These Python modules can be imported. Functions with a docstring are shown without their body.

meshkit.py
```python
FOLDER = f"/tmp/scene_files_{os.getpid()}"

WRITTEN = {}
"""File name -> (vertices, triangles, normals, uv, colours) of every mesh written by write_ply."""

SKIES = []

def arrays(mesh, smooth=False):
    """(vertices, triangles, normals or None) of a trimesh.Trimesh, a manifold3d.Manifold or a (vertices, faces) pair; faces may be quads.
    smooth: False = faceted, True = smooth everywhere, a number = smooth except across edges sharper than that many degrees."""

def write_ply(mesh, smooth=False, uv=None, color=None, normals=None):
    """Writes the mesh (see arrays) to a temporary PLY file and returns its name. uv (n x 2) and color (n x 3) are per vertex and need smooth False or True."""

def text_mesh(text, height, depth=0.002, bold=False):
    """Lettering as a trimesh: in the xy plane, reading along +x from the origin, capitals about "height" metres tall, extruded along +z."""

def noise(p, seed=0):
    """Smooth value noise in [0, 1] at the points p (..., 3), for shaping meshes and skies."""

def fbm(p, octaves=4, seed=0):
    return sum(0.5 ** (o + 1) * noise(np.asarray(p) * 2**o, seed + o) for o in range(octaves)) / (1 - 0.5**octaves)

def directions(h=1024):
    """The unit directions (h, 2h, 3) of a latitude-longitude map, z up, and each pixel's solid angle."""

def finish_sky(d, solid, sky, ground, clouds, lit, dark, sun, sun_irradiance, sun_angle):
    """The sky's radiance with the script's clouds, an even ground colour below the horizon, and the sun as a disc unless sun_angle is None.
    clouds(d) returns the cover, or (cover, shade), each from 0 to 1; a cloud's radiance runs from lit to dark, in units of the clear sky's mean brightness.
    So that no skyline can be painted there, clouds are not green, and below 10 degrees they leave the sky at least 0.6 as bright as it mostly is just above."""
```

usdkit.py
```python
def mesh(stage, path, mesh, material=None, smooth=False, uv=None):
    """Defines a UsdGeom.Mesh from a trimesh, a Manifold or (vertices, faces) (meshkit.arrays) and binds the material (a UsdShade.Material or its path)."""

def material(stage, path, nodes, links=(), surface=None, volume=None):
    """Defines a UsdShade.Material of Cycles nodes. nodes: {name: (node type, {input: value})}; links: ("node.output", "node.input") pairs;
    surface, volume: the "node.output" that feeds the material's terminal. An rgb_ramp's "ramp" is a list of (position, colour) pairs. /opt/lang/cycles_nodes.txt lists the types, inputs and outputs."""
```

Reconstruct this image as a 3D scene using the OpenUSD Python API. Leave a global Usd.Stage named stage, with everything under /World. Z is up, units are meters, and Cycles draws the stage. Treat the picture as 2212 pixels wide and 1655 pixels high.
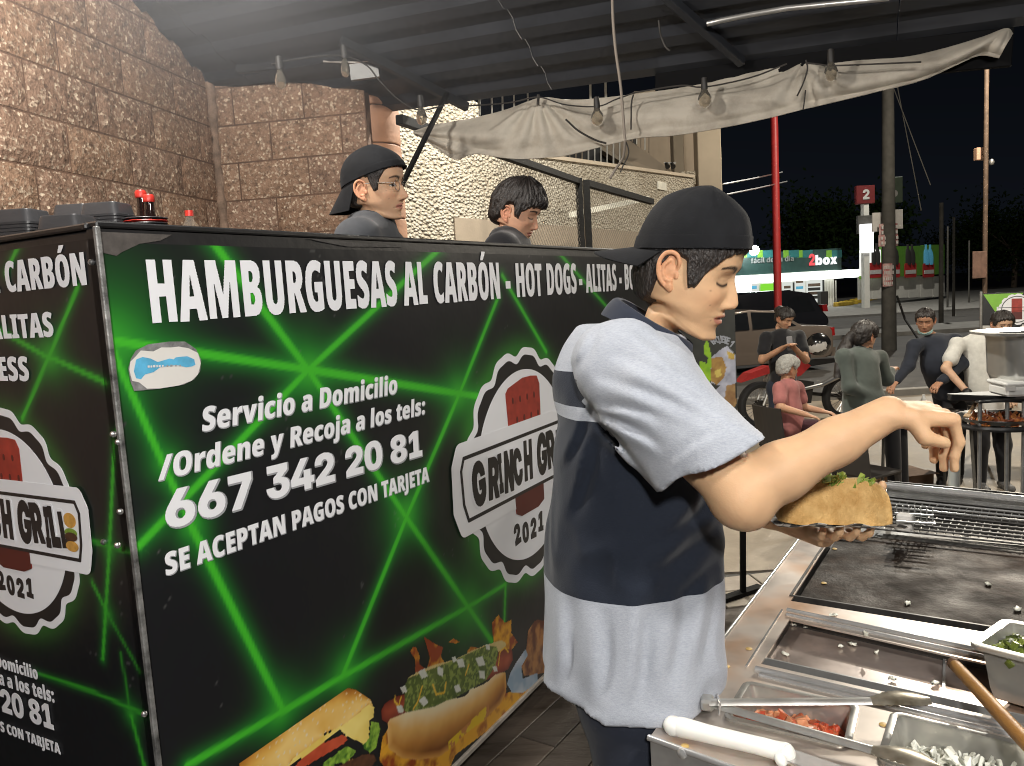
import math, random, glob
import numpy as np, trimesh, usdkit, meshkit
import shapely, shapely.affinity as aff
from shapely.geometry import Polygon, LineString, Point, box as sbox
from scipy.spatial import cKDTree
from scipy.ndimage import gaussian_filter
from pxr import Usd, UsdGeom, UsdLux, UsdShade, Sdf, Gf, Vt

random.seed(7)
RNG = np.random.default_rng(11)
stage = Usd.Stage.CreateInMemory()
UsdGeom.SetStageUpAxis(stage, 'Z'); UsdGeom.SetStageMetersPerUnit(stage, 1.0)
UsdGeom.Xform.Define(stage, '/World'); UsdGeom.Scope.Define(stage, '/World/Looks')

# ---------------------------------------------------------------- camera (world: x right, y ahead, z up, floor of the terrace z = 0)
FPX, CX, CY, CZ = 1709.0, 1106.0, 827.5, 1.65          # focal length and centre for a picture 2212 wide
def _n(v): v = np.asarray(v, float); return v / np.linalg.norm(v)
_e1 = _n([951.0, 250.0, -FPX]); _e2 = np.array([-3074.0, 13.0, -FPX]); _e2 = _n(_e2 - _e1 * (_e1 @ _e2)); _up = np.cross(_e1, _e2)
_fw = np.array([0, 0, -1.0]); _fw = _n(_fw - _up * (_fw @ _up)); _rt = np.cross(_fw, _up)
RC = np.stack([_rt, _fw, _up])                          # rows: world axes in camera space; world = RC @ camera
CAM = np.array([0, 0, CZ])
cam = UsdGeom.Camera.Define(stage, '/World/Camera')
_m = np.eye(4); _m[:3, :3] = RC; _m[:3, 3] = CAM
cam.AddTransformOp().Set(Gf.Matrix4d(*_m.T.ravel().tolist()))
cam.CreateHorizontalApertureAttr(36.0); cam.CreateVerticalApertureAttr(36.0 * 766 / 1024)
cam.CreateFocalLengthAttr(36.0 * FPX / 2212); cam.CreateClippingRangeAttr((0.05, 2000.0))
cam.CreateExposureAttr(0.0)

def ray(px, py): return RC @ np.array([(px - CX) / FPX, -(py - CY) / FPX, -1.0])
def at(px, py, d=None, z=None, plane=None):
    """A point of the world: on the sight line of (px, py) at depth d, height z, or on a plane (point, normal)."""
    r = ray(px, py)
    if d is not None: t = d
    elif z is not None: t = (z - CZ) / r[2]
    else: t = ((np.asarray(plane[0]) - CAM) @ plane[1]) / (r @ plane[1])
    return CAM + r * t
def az(deg): a = math.radians(deg); return np.array([math.sin(a), math.cos(a), 0.0])   # a level direction, degrees to the right of straight ahead
UP = np.array([0, 0, 1.0])

# ---------------------------------------------------------------- night sky, faint moonlight
def M(name, nodes, links=(), surface=None, volume=None):
    return usdkit.material(stage, '/World/Looks/' + name, nodes, links, surface, volume)
SUN_EL, SUN_AZ = 0.5, 2.6
dome = UsdLux.DomeLight.Define(stage, '/World/sky'); dome.CreateIntensityAttr(1.0)
skymat = M('night_sky', {'s': ('sky_texture', dict(sky_type='single_scattering', sun_disc=False, sun_elevation=SUN_EL, sun_rotation=SUN_AZ)),
                         'g': ('rgb_to_bw', {}), 't': ('mix', dict(mix_type='multiply', fac=1.0, color2=(0.62, 0.78, 1.15))),
                         'b': ('background_shader', dict(strength=0.0013))},
           [('s.color', 'g.color'), ('g.val', 't.color1'), ('t.color', 'b.color')], surface='b.background')
UsdShade.MaterialBindingAPI.Apply(dome.GetPrim()).Bind(skymat)
dome.GetPrim().SetCustomDataByKey('kind', 'structure')
moon = UsdLux.DistantLight.Define(stage, '/World/added_moonlight')  # faint directional light added to the night; no moon in view
moon.CreateIntensityAttr(0.004); moon.CreateAngleAttr(0.5); moon.CreateNormalizeAttr(True); moon.CreateColorAttr(Gf.Vec3f(0.8, 0.88, 1.0))
moon.AddRotateZOp().Set(-math.degrees(SUN_AZ)); moon.AddRotateXOp().Set(-(90 - math.degrees(SUN_EL)))

def lamp(path, loc, radius, power, color=(1, 1, 1)):
    l = UsdLux.SphereLight.Define(stage, path); l.AddTranslateOp().Set(Gf.Vec3d(*map(float, loc)))
    l.CreateRadiusAttr(radius); l.CreateIntensityAttr(power); l.CreateNormalizeAttr(True); l.CreateColorAttr(Gf.Vec3f(*color))
    return l
POWER = dict(front=92.0, trailer=50.0, yard=80.0, wall=210.0, street=680.0)

# ---------------------------------------------------------------- things, parts, names
used = {}
def numbered(parent, name):
    k = (parent, name); used[k] = used.get(k, -1) + 1
    return name if used[k] == 0 else f'{name}_{used[k]:03d}'
class Node:
    def __init__(s, path, mat): s.path, s.mat = path, mat
    @property
    def prim(s): return stage.GetPrimAtPath(s.path)
def tag(n, label=None, cat=None, group=None, kind=None):
    p = n.prim if isinstance(n, Node) else n
    for k, v in (('label', label), ('category', cat), ('group', group), ('kind', kind)):
        if v: p.SetCustomDataByKey(k, v)
    return n
def thing(name, label, cat, loc=(0, 0, 0), rz=0.0, group=None, kind=None, mat=None):
    """An Xform at the thing's base. rz in degrees about z (or mat: a full 4 x 4); parts follow."""
    path = '/World/' + numbered('/World', name)
    x = UsdGeom.Xform.Define(stage, path)
    if mat is None:
        a = math.radians(rz); mat = np.eye(4); mat[:2, :2] = [[math.cos(a), -math.sin(a)], [math.sin(a), math.cos(a)]]; mat[:3, 3] = loc
    x.AddTransformOp().Set(Gf.Matrix4d(*np.asarray(mat, float).T.ravel().tolist()))
    return tag(Node(path, mat), label, cat, group, kind)
def setting(name): 
    return thing(name, None, None, kind='structure')
def part(name, mesh, m, parent, label=None, world=True, smooth=False, kind=None, colors=None):
    """ONE mesh below a thing or a part. Points are in the world unless world=False (the thing's own axes)."""
    path = parent.path + '/' + numbered(parent.path, name)
    v, f, n = meshkit.arrays(mesh, smooth if colors is None else (True if smooth else False))
    if world:
        inv = np.linalg.inv(parent.mat); v = v @ inv[:3, :3].T + inv[:3, 3]
        if n is not None: n = n @ np.linalg.inv(inv[:3, :3])
    g = UsdGeom.Mesh.Define(stage, path)
    g.CreatePointsAttr(Vt.Vec3fArray.FromNumpy(np.ascontiguousarray(v, np.float32)))
    g.CreateFaceVertexCountsAttr(Vt.IntArray.FromNumpy(np.full(len(f), 3, np.int32)))
    g.CreateFaceVertexIndicesAttr(Vt.IntArray.FromNumpy(np.ascontiguousarray(f, np.int32).ravel()))
    g.CreateSubdivisionSchemeAttr('none')
    if n is not None:
        g.CreateNormalsAttr(Vt.Vec3fArray.FromNumpy(np.ascontiguousarray(n, np.float32))); g.SetNormalsInterpolation('vertex')
    if colors is not None:
        UsdGeom.PrimvarsAPI(g).CreatePrimvar('tint', Sdf.ValueTypeNames.Color3fArray, 'vertex').Set(Vt.Vec3fArray.FromNumpy(np.ascontiguousarray(colors, np.float32)))
    UsdShade.MaterialBindingAPI.Apply(g.GetPrim()).Bind(m)
    return tag(Node(path, parent.mat), label, kind=kind)
def solo(name, mesh, m, label, cat, group=None, kind=None, smooth=False, colors=None):
    """A thing that is one mesh, directly under /World."""
    return tag(part(name, mesh, m, Node('/World', np.eye(4)), None, smooth=smooth, colors=colors), label, cat, group, kind)
def copy(src, loc, rz=0.0, label=None, cat=None, group=None, mat=None):
    """Another of the same thing: an Xform that references the first one with its parts."""
    was = src.prim.GetCustomData(); base = src.path.split('/')[-1].rstrip('0123456789').rstrip('_')
    path = '/World/' + numbered('/World', base)
    x = UsdGeom.Xform.Define(stage, path)
    x.GetPrim().GetReferences().AddInternalReference(src.path)
    if mat is None:
        a = math.radians(rz); mat = np.eye(4); mat[:2, :2] = [[math.cos(a), -math.sin(a)], [math.sin(a), math.cos(a)]]; mat[:3, 3] = loc
    UsdGeom.Xformable(x).GetOrderedXformOps()[0].Set(Gf.Matrix4d(*np.asarray(mat, float).T.ravel().tolist()))
    x.GetPrim().SetInstanceable(True)
    return tag(Node(path, mat), label or was.get('label'), cat or was.get('category'), group or was.get('group'))
def frame(o, x, z=None):
    """4 x 4 with its x axis along x, z as near UP (or z) as it can be."""
    x = _n(x); z = UP if z is None else np.asarray(z, float); y = _n(np.cross(z, x)); z = np.cross(x, y)
    m = np.eye(4); m[:3, 0], m[:3, 1], m[:3, 2], m[:3, 3] = x, y, z, o
    return m

# ---------------------------------------------------------------- shapes
def cat_(ms): return trimesh.util.concatenate([m for m in ms if m is not None and len(m.faces)])
def tm(v, f): return trimesh.Trimesh(np.asarray(v, float), np.asarray(f, int), process=False)
def quads(f): f = np.asarray(f); return np.vstack([f[:, [0, 1, 2]], f[:, [0, 2, 3]]])
def moved(m, mat=None, t=None):
    m = m.copy()
    if mat is not None: m.apply_transform(mat)
    if t is not None: m.apply_translation(t)
    return m
def cbox(sx, sy, sz, c=0.0, center=(0, 0, 0)):
    """A box with chamfered edges, centred."""
    if c <= 0: b = trimesh.creation.box((sx, sy, sz))
    else:
        pts = []
        h = np.array([sx, sy, sz]) / 2
        c = min(c, h.min() * 0.9)
        for s in np.array(np.meshgrid([-1, 1], [-1, 1], [-1, 1])).reshape(3, -1).T:
            for k in range(3):
                q = h - c; q[k] = h[k]; pts.append(s * q)
        b = trimesh.convex.convex_hull(np.array(pts))
    b.apply_translation(center); return b
def bar(a, b, w, h=None, up=None, c=0.0):
    """A square bar from a to b, w across and h along up."""
    a, b = np.asarray(a, float), np.asarray(b, float); h = w if h is None else h
    L = np.linalg.norm(b - a); d = (b - a) / L
    z = UP if up is None else np.asarray(up, float)
    if abs(d @ _n(z)) > 0.98: z = np.array([1.0, 0, 0])
    return moved(cbox(L, w, h, c), frame((a + b) / 2, d, z))
def rod(a, b, r, r2=None, n=14):
    a, b = np.asarray(a, float), np.asarray(b, float)
    return tube([a, b], [r, r if r2 is None else r2], n)
def tube(pts, r, n=10, caps=True):
    p = np.asarray(pts, float); r = np.broadcast_to(np.asarray(r, float), (len(p),))
    t = np.gradient(p, axis=0); t /= np.linalg.norm(t, axis=1, keepdims=True) + 1e-12
    a = np.zeros_like(p); ref = np.array([0, 0, 1.0]) if abs(t[0][2]) < 0.9 else np.array([1.0, 0, 0])
    a[0] = _n(np.cross(t[0], ref))
    for i in range(1, len(p)):
        q = a[i - 1] - t[i] * (a[i - 1] @ t[i]); a[i] = _n(q)
    b = np.cross(t, a); g = np.arange(n) * 2 * np.pi / n
    v = (p[:, None] + r[:, None, None] * (np.cos(g)[None, :, None] * a[:, None] + np.sin(g)[None, :, None] * b[:, None])).reshape(-1, 3)
    i, j = np.meshgrid(np.arange(len(p) - 1), np.arange(n), indexing='ij')
    f = quads(np.stack([i * n + j, i * n + (j + 1) % n, (i + 1) * n + (j + 1) % n, (i + 1) * n + j], -1).reshape(-1, 4))
    if caps:
        k = len(v); v = np.vstack([v, p[:1], p[-1:]]); jj = np.arange(n)
        f = np.vstack([f, np.stack([np.full(n, k), (jj + 1) % n, jj], 1), np.stack([np.full(n, k + 1), (len(p) - 1) * n + jj, (len(p) - 1) * n + (jj + 1) % n], 1)])
    return tm(v, f)
def lathe(prof, n=24, mat=None):
    """prof: (radius, z) pairs from bottom to top."""
    prof = np.asarray(prof, float); g = np.arange(n) * 2 * np.pi / n
    v = np.stack([prof[:, 0:1] * np.cos(g), prof[:, 0:1] * np.sin(g), np.repeat(prof[:, 1:2], n, 1)], -1).reshape(-1, 3)
    i, j = np.meshgrid(np.arange(len(prof) - 1), np.arange(n), indexing='ij')
    f = quads(np.stack([i * n + j, i * n + (j + 1) % n, (i + 1) * n + (j + 1) % n, (i + 1) * n + j], -1).reshape(-1, 4))
    m = tm(v, f); return moved(m, mat) if mat is not None else m
def spline(pts, n=40):
    """Catmull-Rom through the points."""
    p = np.asarray(pts, float); p = np.vstack([2 * p[0] - p[1], p, 2 * p[-1] - p[-2]])
    out = []
    k = len(p) - 3
    for s in np.linspace(0, k - 1e-9, n):
        i = int(s); t = s - i; a, b, c, d = p[i:i + 4]
        out.append(0.5 * (2 * b + (c - a) * t + (2 * a - 5 * b + 4 * c - d) * t * t + (3 * b - a - 3 * c + d) * t ** 3))
    return np.array(out)
def sheet(n, m, fn):
    """A grid surface: fn(u, v) -> (.., 3) with u, v in 0..1."""
    u, v = np.meshgrid(np.linspace(0, 1, n), np.linspace(0, 1, m), indexing='ij')
    p = np.asarray(fn(u, v)).reshape(-1, 3)
    i, j = np.meshgrid(np.arange(n - 1), np.arange(m - 1), indexing='ij')
    return tm(p, quads(np.stack([i * m + j, (i + 1) * m + j, (i + 1) * m + j + 1, i * m + j + 1], -1).reshape(-1, 4)))
def thick(m, t):
    """A sheet given thickness t against its normals."""
    v, f = np.array(m.vertices), np.array(m.faces); n = np.array(m.vertex_normals)
    e = np.sort(np.vstack([f[:, [0, 1]], f[:, [1, 2]], f[:, [2, 0]]]), 1); o = np.vstack([f[:, [0, 1]], f[:, [1, 2]], f[:, [2, 0]]])
    _, inv, cnt = np.unique(e, axis=0, return_inverse=True, return_counts=True); b = o[cnt[inv.ravel()] == 1]; k = len(v)
    side = quads(np.stack([b[:, 1], b[:, 0], b[:, 0] + k, b[:, 1] + k], 1)) if len(b) else np.zeros((0, 3), int)
    return tm(np.vstack([v, v - n * t]), np.vstack([f, f[:, ::-1] + k, side]))
def glyphs(text, height, width, kind):
    """The letters of a line one by one, stretched to width."""
    f = font(kind); tot = f.getlength(text); sx = width / tot; cap = -f.getbbox('H', anchor='ls')[1]; out = []
    for i, c in enumerate(text):
        if c == ' ': continue
        b = f.getbbox(c, anchor='ls'); out.append(aff.translate(text_poly(c, height, (b[2] - b[0]) * sx, kind), f.getlength(text[:i]) * sx + b[0] * sx, 0))
    return out
def extrude(poly, h):
    ms = [trimesh.creation.extrude_polygon(g, h, engine='earcut') for g in getattr(poly, 'geoms', [poly]) if g.area > 1e-9 and g.geom_type == 'Polygon']
    return cat_(ms)
_fonts = {}
def font(kind='sans'):
    if kind not in _fonts:
        from PIL import ImageFont
        pat, axes = {'black': ('Inter.woff2', [28, 900]), 'bold': ('Inter.woff2', [28, 700]), 'cond': ('NotoSansKhmer*', [900, 62]), 'semi': ('NotoSansKhmer*', [900, 88])}[kind]
        f = ImageFont.truetype(glob.glob('/opt/blender-*/*/datafiles/fonts/' + pat)[0], 110)
        f.set_variation_by_axes(axes); _fonts[kind] = f
    return _fonts[kind]
def text_poly(text, height, width=None, kind='cond', grow=0.0):
    """Lettering as a shapely shape, baseline at y = 0, capitals "height" tall, stretched to "width" when given."""
    from PIL import Image, ImageDraw
    f = font(kind); x0, y0, x1, y1 = f.getbbox(text, anchor='ls'); cap = -f.getbbox('H', anchor='ls')[1]
    im = Image.new('L', (x1 - x0 + 8, y1 - y0 + 8)); ImageDraw.Draw(im).text((4 - x0, 4 - y0), text, 255, f, anchor='ls')
    on = np.pad(np.asarray(im) > 127, ((0, 0), (1, 1))).astype(np.int8); dd = np.diff(on, axis=1)
    r, s = np.nonzero(dd == 1); e = np.nonzero(dd == -1)[1]
    shp = shapely.union_all(shapely.box(s, -r - 1, e, -r)).buffer(0.6).buffer(-0.6).simplify(0.6)
    sy = height / cap; sx = sy if width is None else width / (x1 - x0)
    shp = aff.affine_transform(shp, [sx, 0, 0, sy, -4 * sx, (4 - y0) * sy])
    return shp.buffer(grow) if grow else shp

# ---------------------------------------------------------------- plain materials
def pm(name, color, rough=0.5, metal=0.0, var=0.12, vscale=6.0, bump=0.0, bscale=60.0, spec=0.5, color2=None, detail=6.0, coat=0.0, rvar=0.0, sub=0.0, stretch=None, sheen=0.0, bdist=0.01):
    """A principled surface whose colour wanders a little (or between color and color2) with noise, with fine relief."""
    c = np.array(color, float); a, b = (c * (1 - var), c * (1 + var)) if color2 is None else (c, np.array(color2, float))
    N = {'g': ('texture_coordinate', {}), 'mp': ('mapping', dict(scale=stretch or (1, 1, 1))),
         'n': ('noise_texture', dict(scale=vscale, detail=detail, roughness=0.6)), 'r': ('rgb_ramp', dict(ramp=[(0.3, tuple(a)), (0.7, tuple(b))])),
         'p': ('principled_bsdf', dict(roughness=rough, metallic=metal, specular_ior_level=spec, coat_weight=coat, subsurface_weight=sub, subsurface_scale=0.01, sheen_weight=sheen))}
    L = [('g.object', 'mp.vector'), ('mp.vector', 'n.vector'), ('n.fac', 'r.fac'), ('r.color', 'p.base_color')]
    if rvar:
        N['rr'] = ('map_range', dict(from_min=0.3, from_max=0.7, to_min=max(rough - rvar, 0.02), to_max=min(rough + rvar, 1))); L += [('n.fac', 'rr.value'), ('rr.result', 'p.roughness')]
    if bump:
        N['bn'] = ('noise_texture', dict(scale=bscale, detail=5.0, roughness=0.6)); N['b'] = ('bump', dict(strength=bump, distance=bdist))
        L += [('mp.vector', 'bn.vector'), ('bn.fac', 'b.height'), ('b.normal', 'p.normal')]
    return M(name, N, L, surface='p.BSDF')
def em(name, color, strength):
    return M(name, {'e': ('emission', dict(color=color, strength=strength))}, surface='e.emission')
def tint(name, rough=0.5, spec=0.5, bump=0.0, bscale=80.0, coat=0.0, sub=0.0, metal=0.0):
    """A surface whose colour is its printed or grown pattern (the mesh's own colours)."""
    N = {'a': ('attribute', dict(attribute='tint')), 'p': ('principled_bsdf', dict(roughness=rough, specular_ior_level=spec, coat_weight=coat, subsurface_weight=sub, subsurface_scale=0.008, metallic=metal))}
    L = [('a.color', 'p.base_color')]
    if bump:
        N['g'] = ('texture_coordinate', {}); N['bn'] = ('noise_texture', dict(scale=bscale, detail=4.0)); N['b'] = ('bump', dict(strength=bump, distance=0.01))
        L += [('g.object', 'bn.vector'), ('bn.fac', 'b.height'), ('b.normal', 'p.normal')]
    return M(name, N, L, surface='p.BSDF')
# ================================================================ ground, terrace, walls, roof
GZ = -0.45                                              # the street lies below the terrace
m_asphalt = pm('asphalt', (0.075, 0.07, 0.064), 0.75, var=0.3, vscale=1.5, bump=0.4, bscale=90)
m_pave = pm('worn_pavement', (0.3, 0.255, 0.2), 0.6, var=0.4, vscale=1.2, bump=0.3, bscale=30, rvar=0.15)
m_concrete = pm('concrete', (0.27, 0.26, 0.24), 0.8, var=0.2, vscale=3, bump=0.3, bscale=60)
m_black = pm('black_steel', (0.014, 0.014, 0.015), 0.45, var=0.3, bump=0.15, bscale=40)
m_grout = pm('grout', (0.03, 0.027, 0.024), 0.9)
m_tiles = [pm(f'floor_tile_{i}', c, 0.35, var=0.35, vscale=2.2, stretch=(1, 6, 1), bump=0.25, bscale=25, rvar=0.12)
           for i, c in enumerate([(0.085, 0.068, 0.055), (0.072, 0.06, 0.05), (0.1, 0.08, 0.064)])]
m_paletile = [pm(f'pale_tile_{i}', c, 0.45, var=0.2, vscale=5, bump=0.2, bscale=30) for i, c in enumerate([(0.34, 0.29, 0.24), (0.3, 0.26, 0.21)])]

U, W = az(29.27), az(-60.73)                            # along the trailer's long side, along its short side
C0 = at(205, 490, d=1.5)                                # the trailer's near top corner

g = setting('ground')
part('asphalt', tm([[-60, -20, GZ], [120, -20, GZ], [160, 300, GZ], [-120, 300, GZ]], [[0, 1, 2], [0, 2, 3]]), m_asphalt, g)
# terrace under the trailer and the grill, its edge facing the street
EDGE0, EDGE1 = at(1560, 1248, z=0.0), at(1660, 1236, z=0.0)
ed = _n((EDGE1 - EDGE0) * [1, 1, 0]); ec = EDGE0
tpoly = [ec - ed * 9, ec + ed * 14, ec + ed * 14 - np.array([ed[1], -ed[0], 0]) * -0.0 + np.array([ed[1], -ed[0], 0]) * 9, ec - ed * 9 + np.array([ed[1], -ed[0], 0]) * 9]
t = setting('terrace')
tb = extrude(Polygon([p[:2] for p in tpoly]), 0.44); tb.apply_translation([0, 0, GZ]); part('slab', tb, m_grout, t)
tile_dir = _n((at(1180, 1640, z=0) - at(1075, 1655, z=0)) * [1, 1, 0])
fl = setting('floor')
ta, tb2 = az(29.27 + 4), az(-60.73 + 4)
k = 0
for i in range(-8, 16):
    for j in range(-20, 14):
        s = 0.93 * i + (0.31 if j % 2 else 0.0) + (0.15 if j % 3 == 0 else 0); w = 0.158 * j
        c = ta * (s + 0.46) + tb2 * (w + 0.08)
        if (c - ec)[:2] @ np.array([-ed[1], ed[0]]) > -0.42: continue
        if not (-1.3 < c[0] < 1.9 and 0.5 < c[1] < 4.7): continue
        tl = moved(cbox(0.925, 0.152, 0.012, 0.002), frame(c + UP * (0.0 - 0.006), ta)); tl.apply_translation([0, 0, RNG.uniform(-.0008, .0008)])
        part('floor_tile', tl, m_tiles[RNG.integers(3)], fl)
for i in range(-8, 16):
    for r in range(2):
        c = ec + ed * (0.31 * i) + np.array([ed[1], -ed[0], 0]) * (0.13 + 0.2 * r - 0.02)
        part('edge_tile', moved(cbox(0.3, 0.19, 0.014, 0.003), frame(c, ed)), m_paletile[(i + r) % 2], fl)
# pavement beside the street where the people sit
pv = setting('pavement')
pvp = [at(1560, 1000, z=GZ), at(1575, 905, z=GZ), at(1700, 860, z=GZ)]
part('slab', moved(cbox(40, 7.6, 0.02), None, (8, 9.3, GZ + 0.006)), m_pave, pv)
kb = bar((-20, 13.15, GZ + 0.06), (40, 13.15, GZ + 0.06), 0.16, 0.14, c=0.01); part('kerb', kb, m_concrete, pv)
m_white_paint = pm('road_paint', (0.6, 0.58, 0.5), 0.7, var=0.2); m_yellow = pm('yellow_paint', (0.55, 0.36, 0.04), 0.6, var=0.2)
sp = setting('store_forecourt')
fa = [at(1778, 688, z=GZ), at(1805, 662, z=GZ), at(2330, 655, z=GZ), at(2330, 700, z=GZ)]
fc = extrude(Polygon([(fa[0][0] - 2, 38), (40, 38), (60, 66), (fa[0][0] - 12, 66)]), 0.1); fc.apply_translation([0, 0, GZ]); part('slab', fc, m_concrete, sp)
# verge strip of the far pavement, and the road edge line
st2 = setting('far_pavement'); part('slab', moved(cbox(80, 3.0, 0.13), None, (20, 27, GZ + 0.065)), m_concrete, st2)

# ---------------------------------------------------------------- block walls (left wall and back wall), each block a piece
def pebble(name, c1, c2, sc=1.0):
    return M(name, {'g': ('texture_coordinate', {}), 'v': ('voronoi_texture', dict(scale=58 * sc, randomness=1.0)), 'v2': ('voronoi_texture', dict(scale=95 * sc)),
                    'n': ('noise_texture', dict(scale=4.0, detail=6.0, roughness=0.65)), 'n2': ('noise_texture', dict(scale=70 * sc, detail=4.0)), 'n3': ('noise_texture', dict(scale=36 * sc, detail=6.0, roughness=0.75)),
                    'vc': ('rgb_to_bw', {}), 'fr': ('map_range', dict(from_min=0.66, from_max=0.95, clamp=True)),
                    'r': ('rgb_ramp', dict(ramp=[(0.3, c1), (0.7, c2)])), 'sp': ('mix', dict(mix_type='mix', color2=(0.66, 0.54, 0.4))),
                    'dk': ('rgb_ramp', dict(ramp=[(0.36, (0.28, 0.25, 0.23)), (0.52, (1, 1, 1))])), 'mu': ('mix', dict(mix_type='multiply', fac=0.85)),
                    'hs': ('math', dict(math_type='add')), 'hv': ('math', dict(math_type='multiply', value2=0.55)),
                    'b': ('bump', dict(strength=0.65, distance=0.01)), 'p': ('principled_bsdf', dict(roughness=0.75))},
             [('g.object', 'v.vector'), ('g.object', 'v2.vector'), ('g.object', 'n.vector'), ('g.object', 'n2.vector'), ('g.object', 'n3.vector'), ('v2.color', 'vc.color'), ('vc.val', 'fr.value'),
              ('n.fac', 'r.fac'), ('r.color', 'sp.color1'), ('fr.result', 'sp.fac'), ('n3.fac', 'dk.fac'), ('sp.color', 'mu.color1'), ('dk.color', 'mu.color2'), ('mu.color', 'p.base_color'),
              ('v2.distance', 'hv.value1'), ('n3.fac', 'hs.value1'), ('hv.value', 'hs.value2'), ('hs.value', 'b.height'), ('b.normal', 'p.normal')], surface='p.BSDF')
m_blocks = [pebble('split_block_a', (0.19, 0.112, 0.068), (0.31, 0.19, 0.122)), pebble('split_block_b', (0.22, 0.132, 0.08), (0.32, 0.2, 0.13)), pebble('split_block_c', (0.18, 0.108, 0.07), (0.28, 0.175, 0.118))]
m_mortar = pm('brown_mortar', (0.12, 0.068, 0.043), 0.85, var=0.25, bump=0.4, bscale=80)
WU, WB = az(10.08), az(-80.53)                          # the two block walls
K0 = at(463, 300, d=4.3)                                # their inside corner
def block_wall(name, label, o, d, nrm, length, z0, z1, off, depth=0.2, bl=0.4, bh=0.2):
    """o: a point of the wall's foot line; d: along it; nrm: towards the viewer."""
    w = thing(name, label, 'wall', o * [1, 1, 0], 0)
    a = o * [1, 1, 0] - nrm * 0.012; b = a + d * length
    part('mortar_core', moved(cbox(length, depth, z1 - z0), frame((a + b) / 2 - nrm * depth / 2 + UP * (z0 + z1) / 2, d)), m_mortar, w)
    for r in range(int(round((z1 - z0) / bh))):
        s = -(bl / 2 if r % 2 else 0) - off
        while s < length:
            s0, s1 = max(s, 0), min(s + bl, length); s += bl
            if s1 - s0 < 0.05: continue
            L = s1 - s0 - 0.009; nx, nz = max(3, int(L / 0.04)), 5
            zc = z0 + r * bh
            def fn(u, v, s0=s0, L=L, zc=zc):
                p = a + d * (s0 + 0.0045 + u[..., None] * L) + UP * (zc + 0.0045 + v[..., None] * (bh - 0.009))
                e = np.minimum(np.minimum(u, 1 - u) * L, np.minimum(v, 1 - v) * bh) / 0.02
                h = 0.002 + 0.010 * np.clip(e, 0, 1) + 0.011 * (meshkit.fbm(p * 16, 3, r) - 0.5) * np.clip(e, 0, 1)
                return p + nrm * h[..., None]
            m = sheet(nx, nz, fn)
            if (m.face_normals.mean(0) @ nrm) < 0: m.invert()
            m = thick(m, 0.012)
            part('block', m, m_blocks[RNG.integers(3)], w, smooth=False)
ZC = float(at(463, 355, d=4.3)[2])                      # a bed joint runs through the corner here
z0 = ZC - 0.2 * 9
block_wall('block_wall', 'brown split face block wall at the left, behind the stacked trays', K0 - WU * 3.4, WU, np.array([WU[1], -WU[0], 0.0]), 3.4, z0, z0 + 2.8, 0.13)
nb = -WU
block_wall('block_wall', 'brown split face block wall between the corner and the round column', K0, -WB, nb, 0.86, z0, z0 + 2.8, 0.28)
m_cornermort = pm('grey_corner_mortar', (0.2, 0.135, 0.095), 0.9, var=0.45, vscale=14, bump=0.8, bscale=60)
cs = thing('corner_mortar', 'rough grey mortar seam smeared down the inside corner of the block walls', 'mortar seam', K0 * [1, 1, 0])
pts = np.array([[0, 0, z] for z in np.linspace(z0, z0 + 2.8, 40)]); pts[:, 0] += 0.008 * (meshkit.noise(pts * 9 + 3) - .5)
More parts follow.
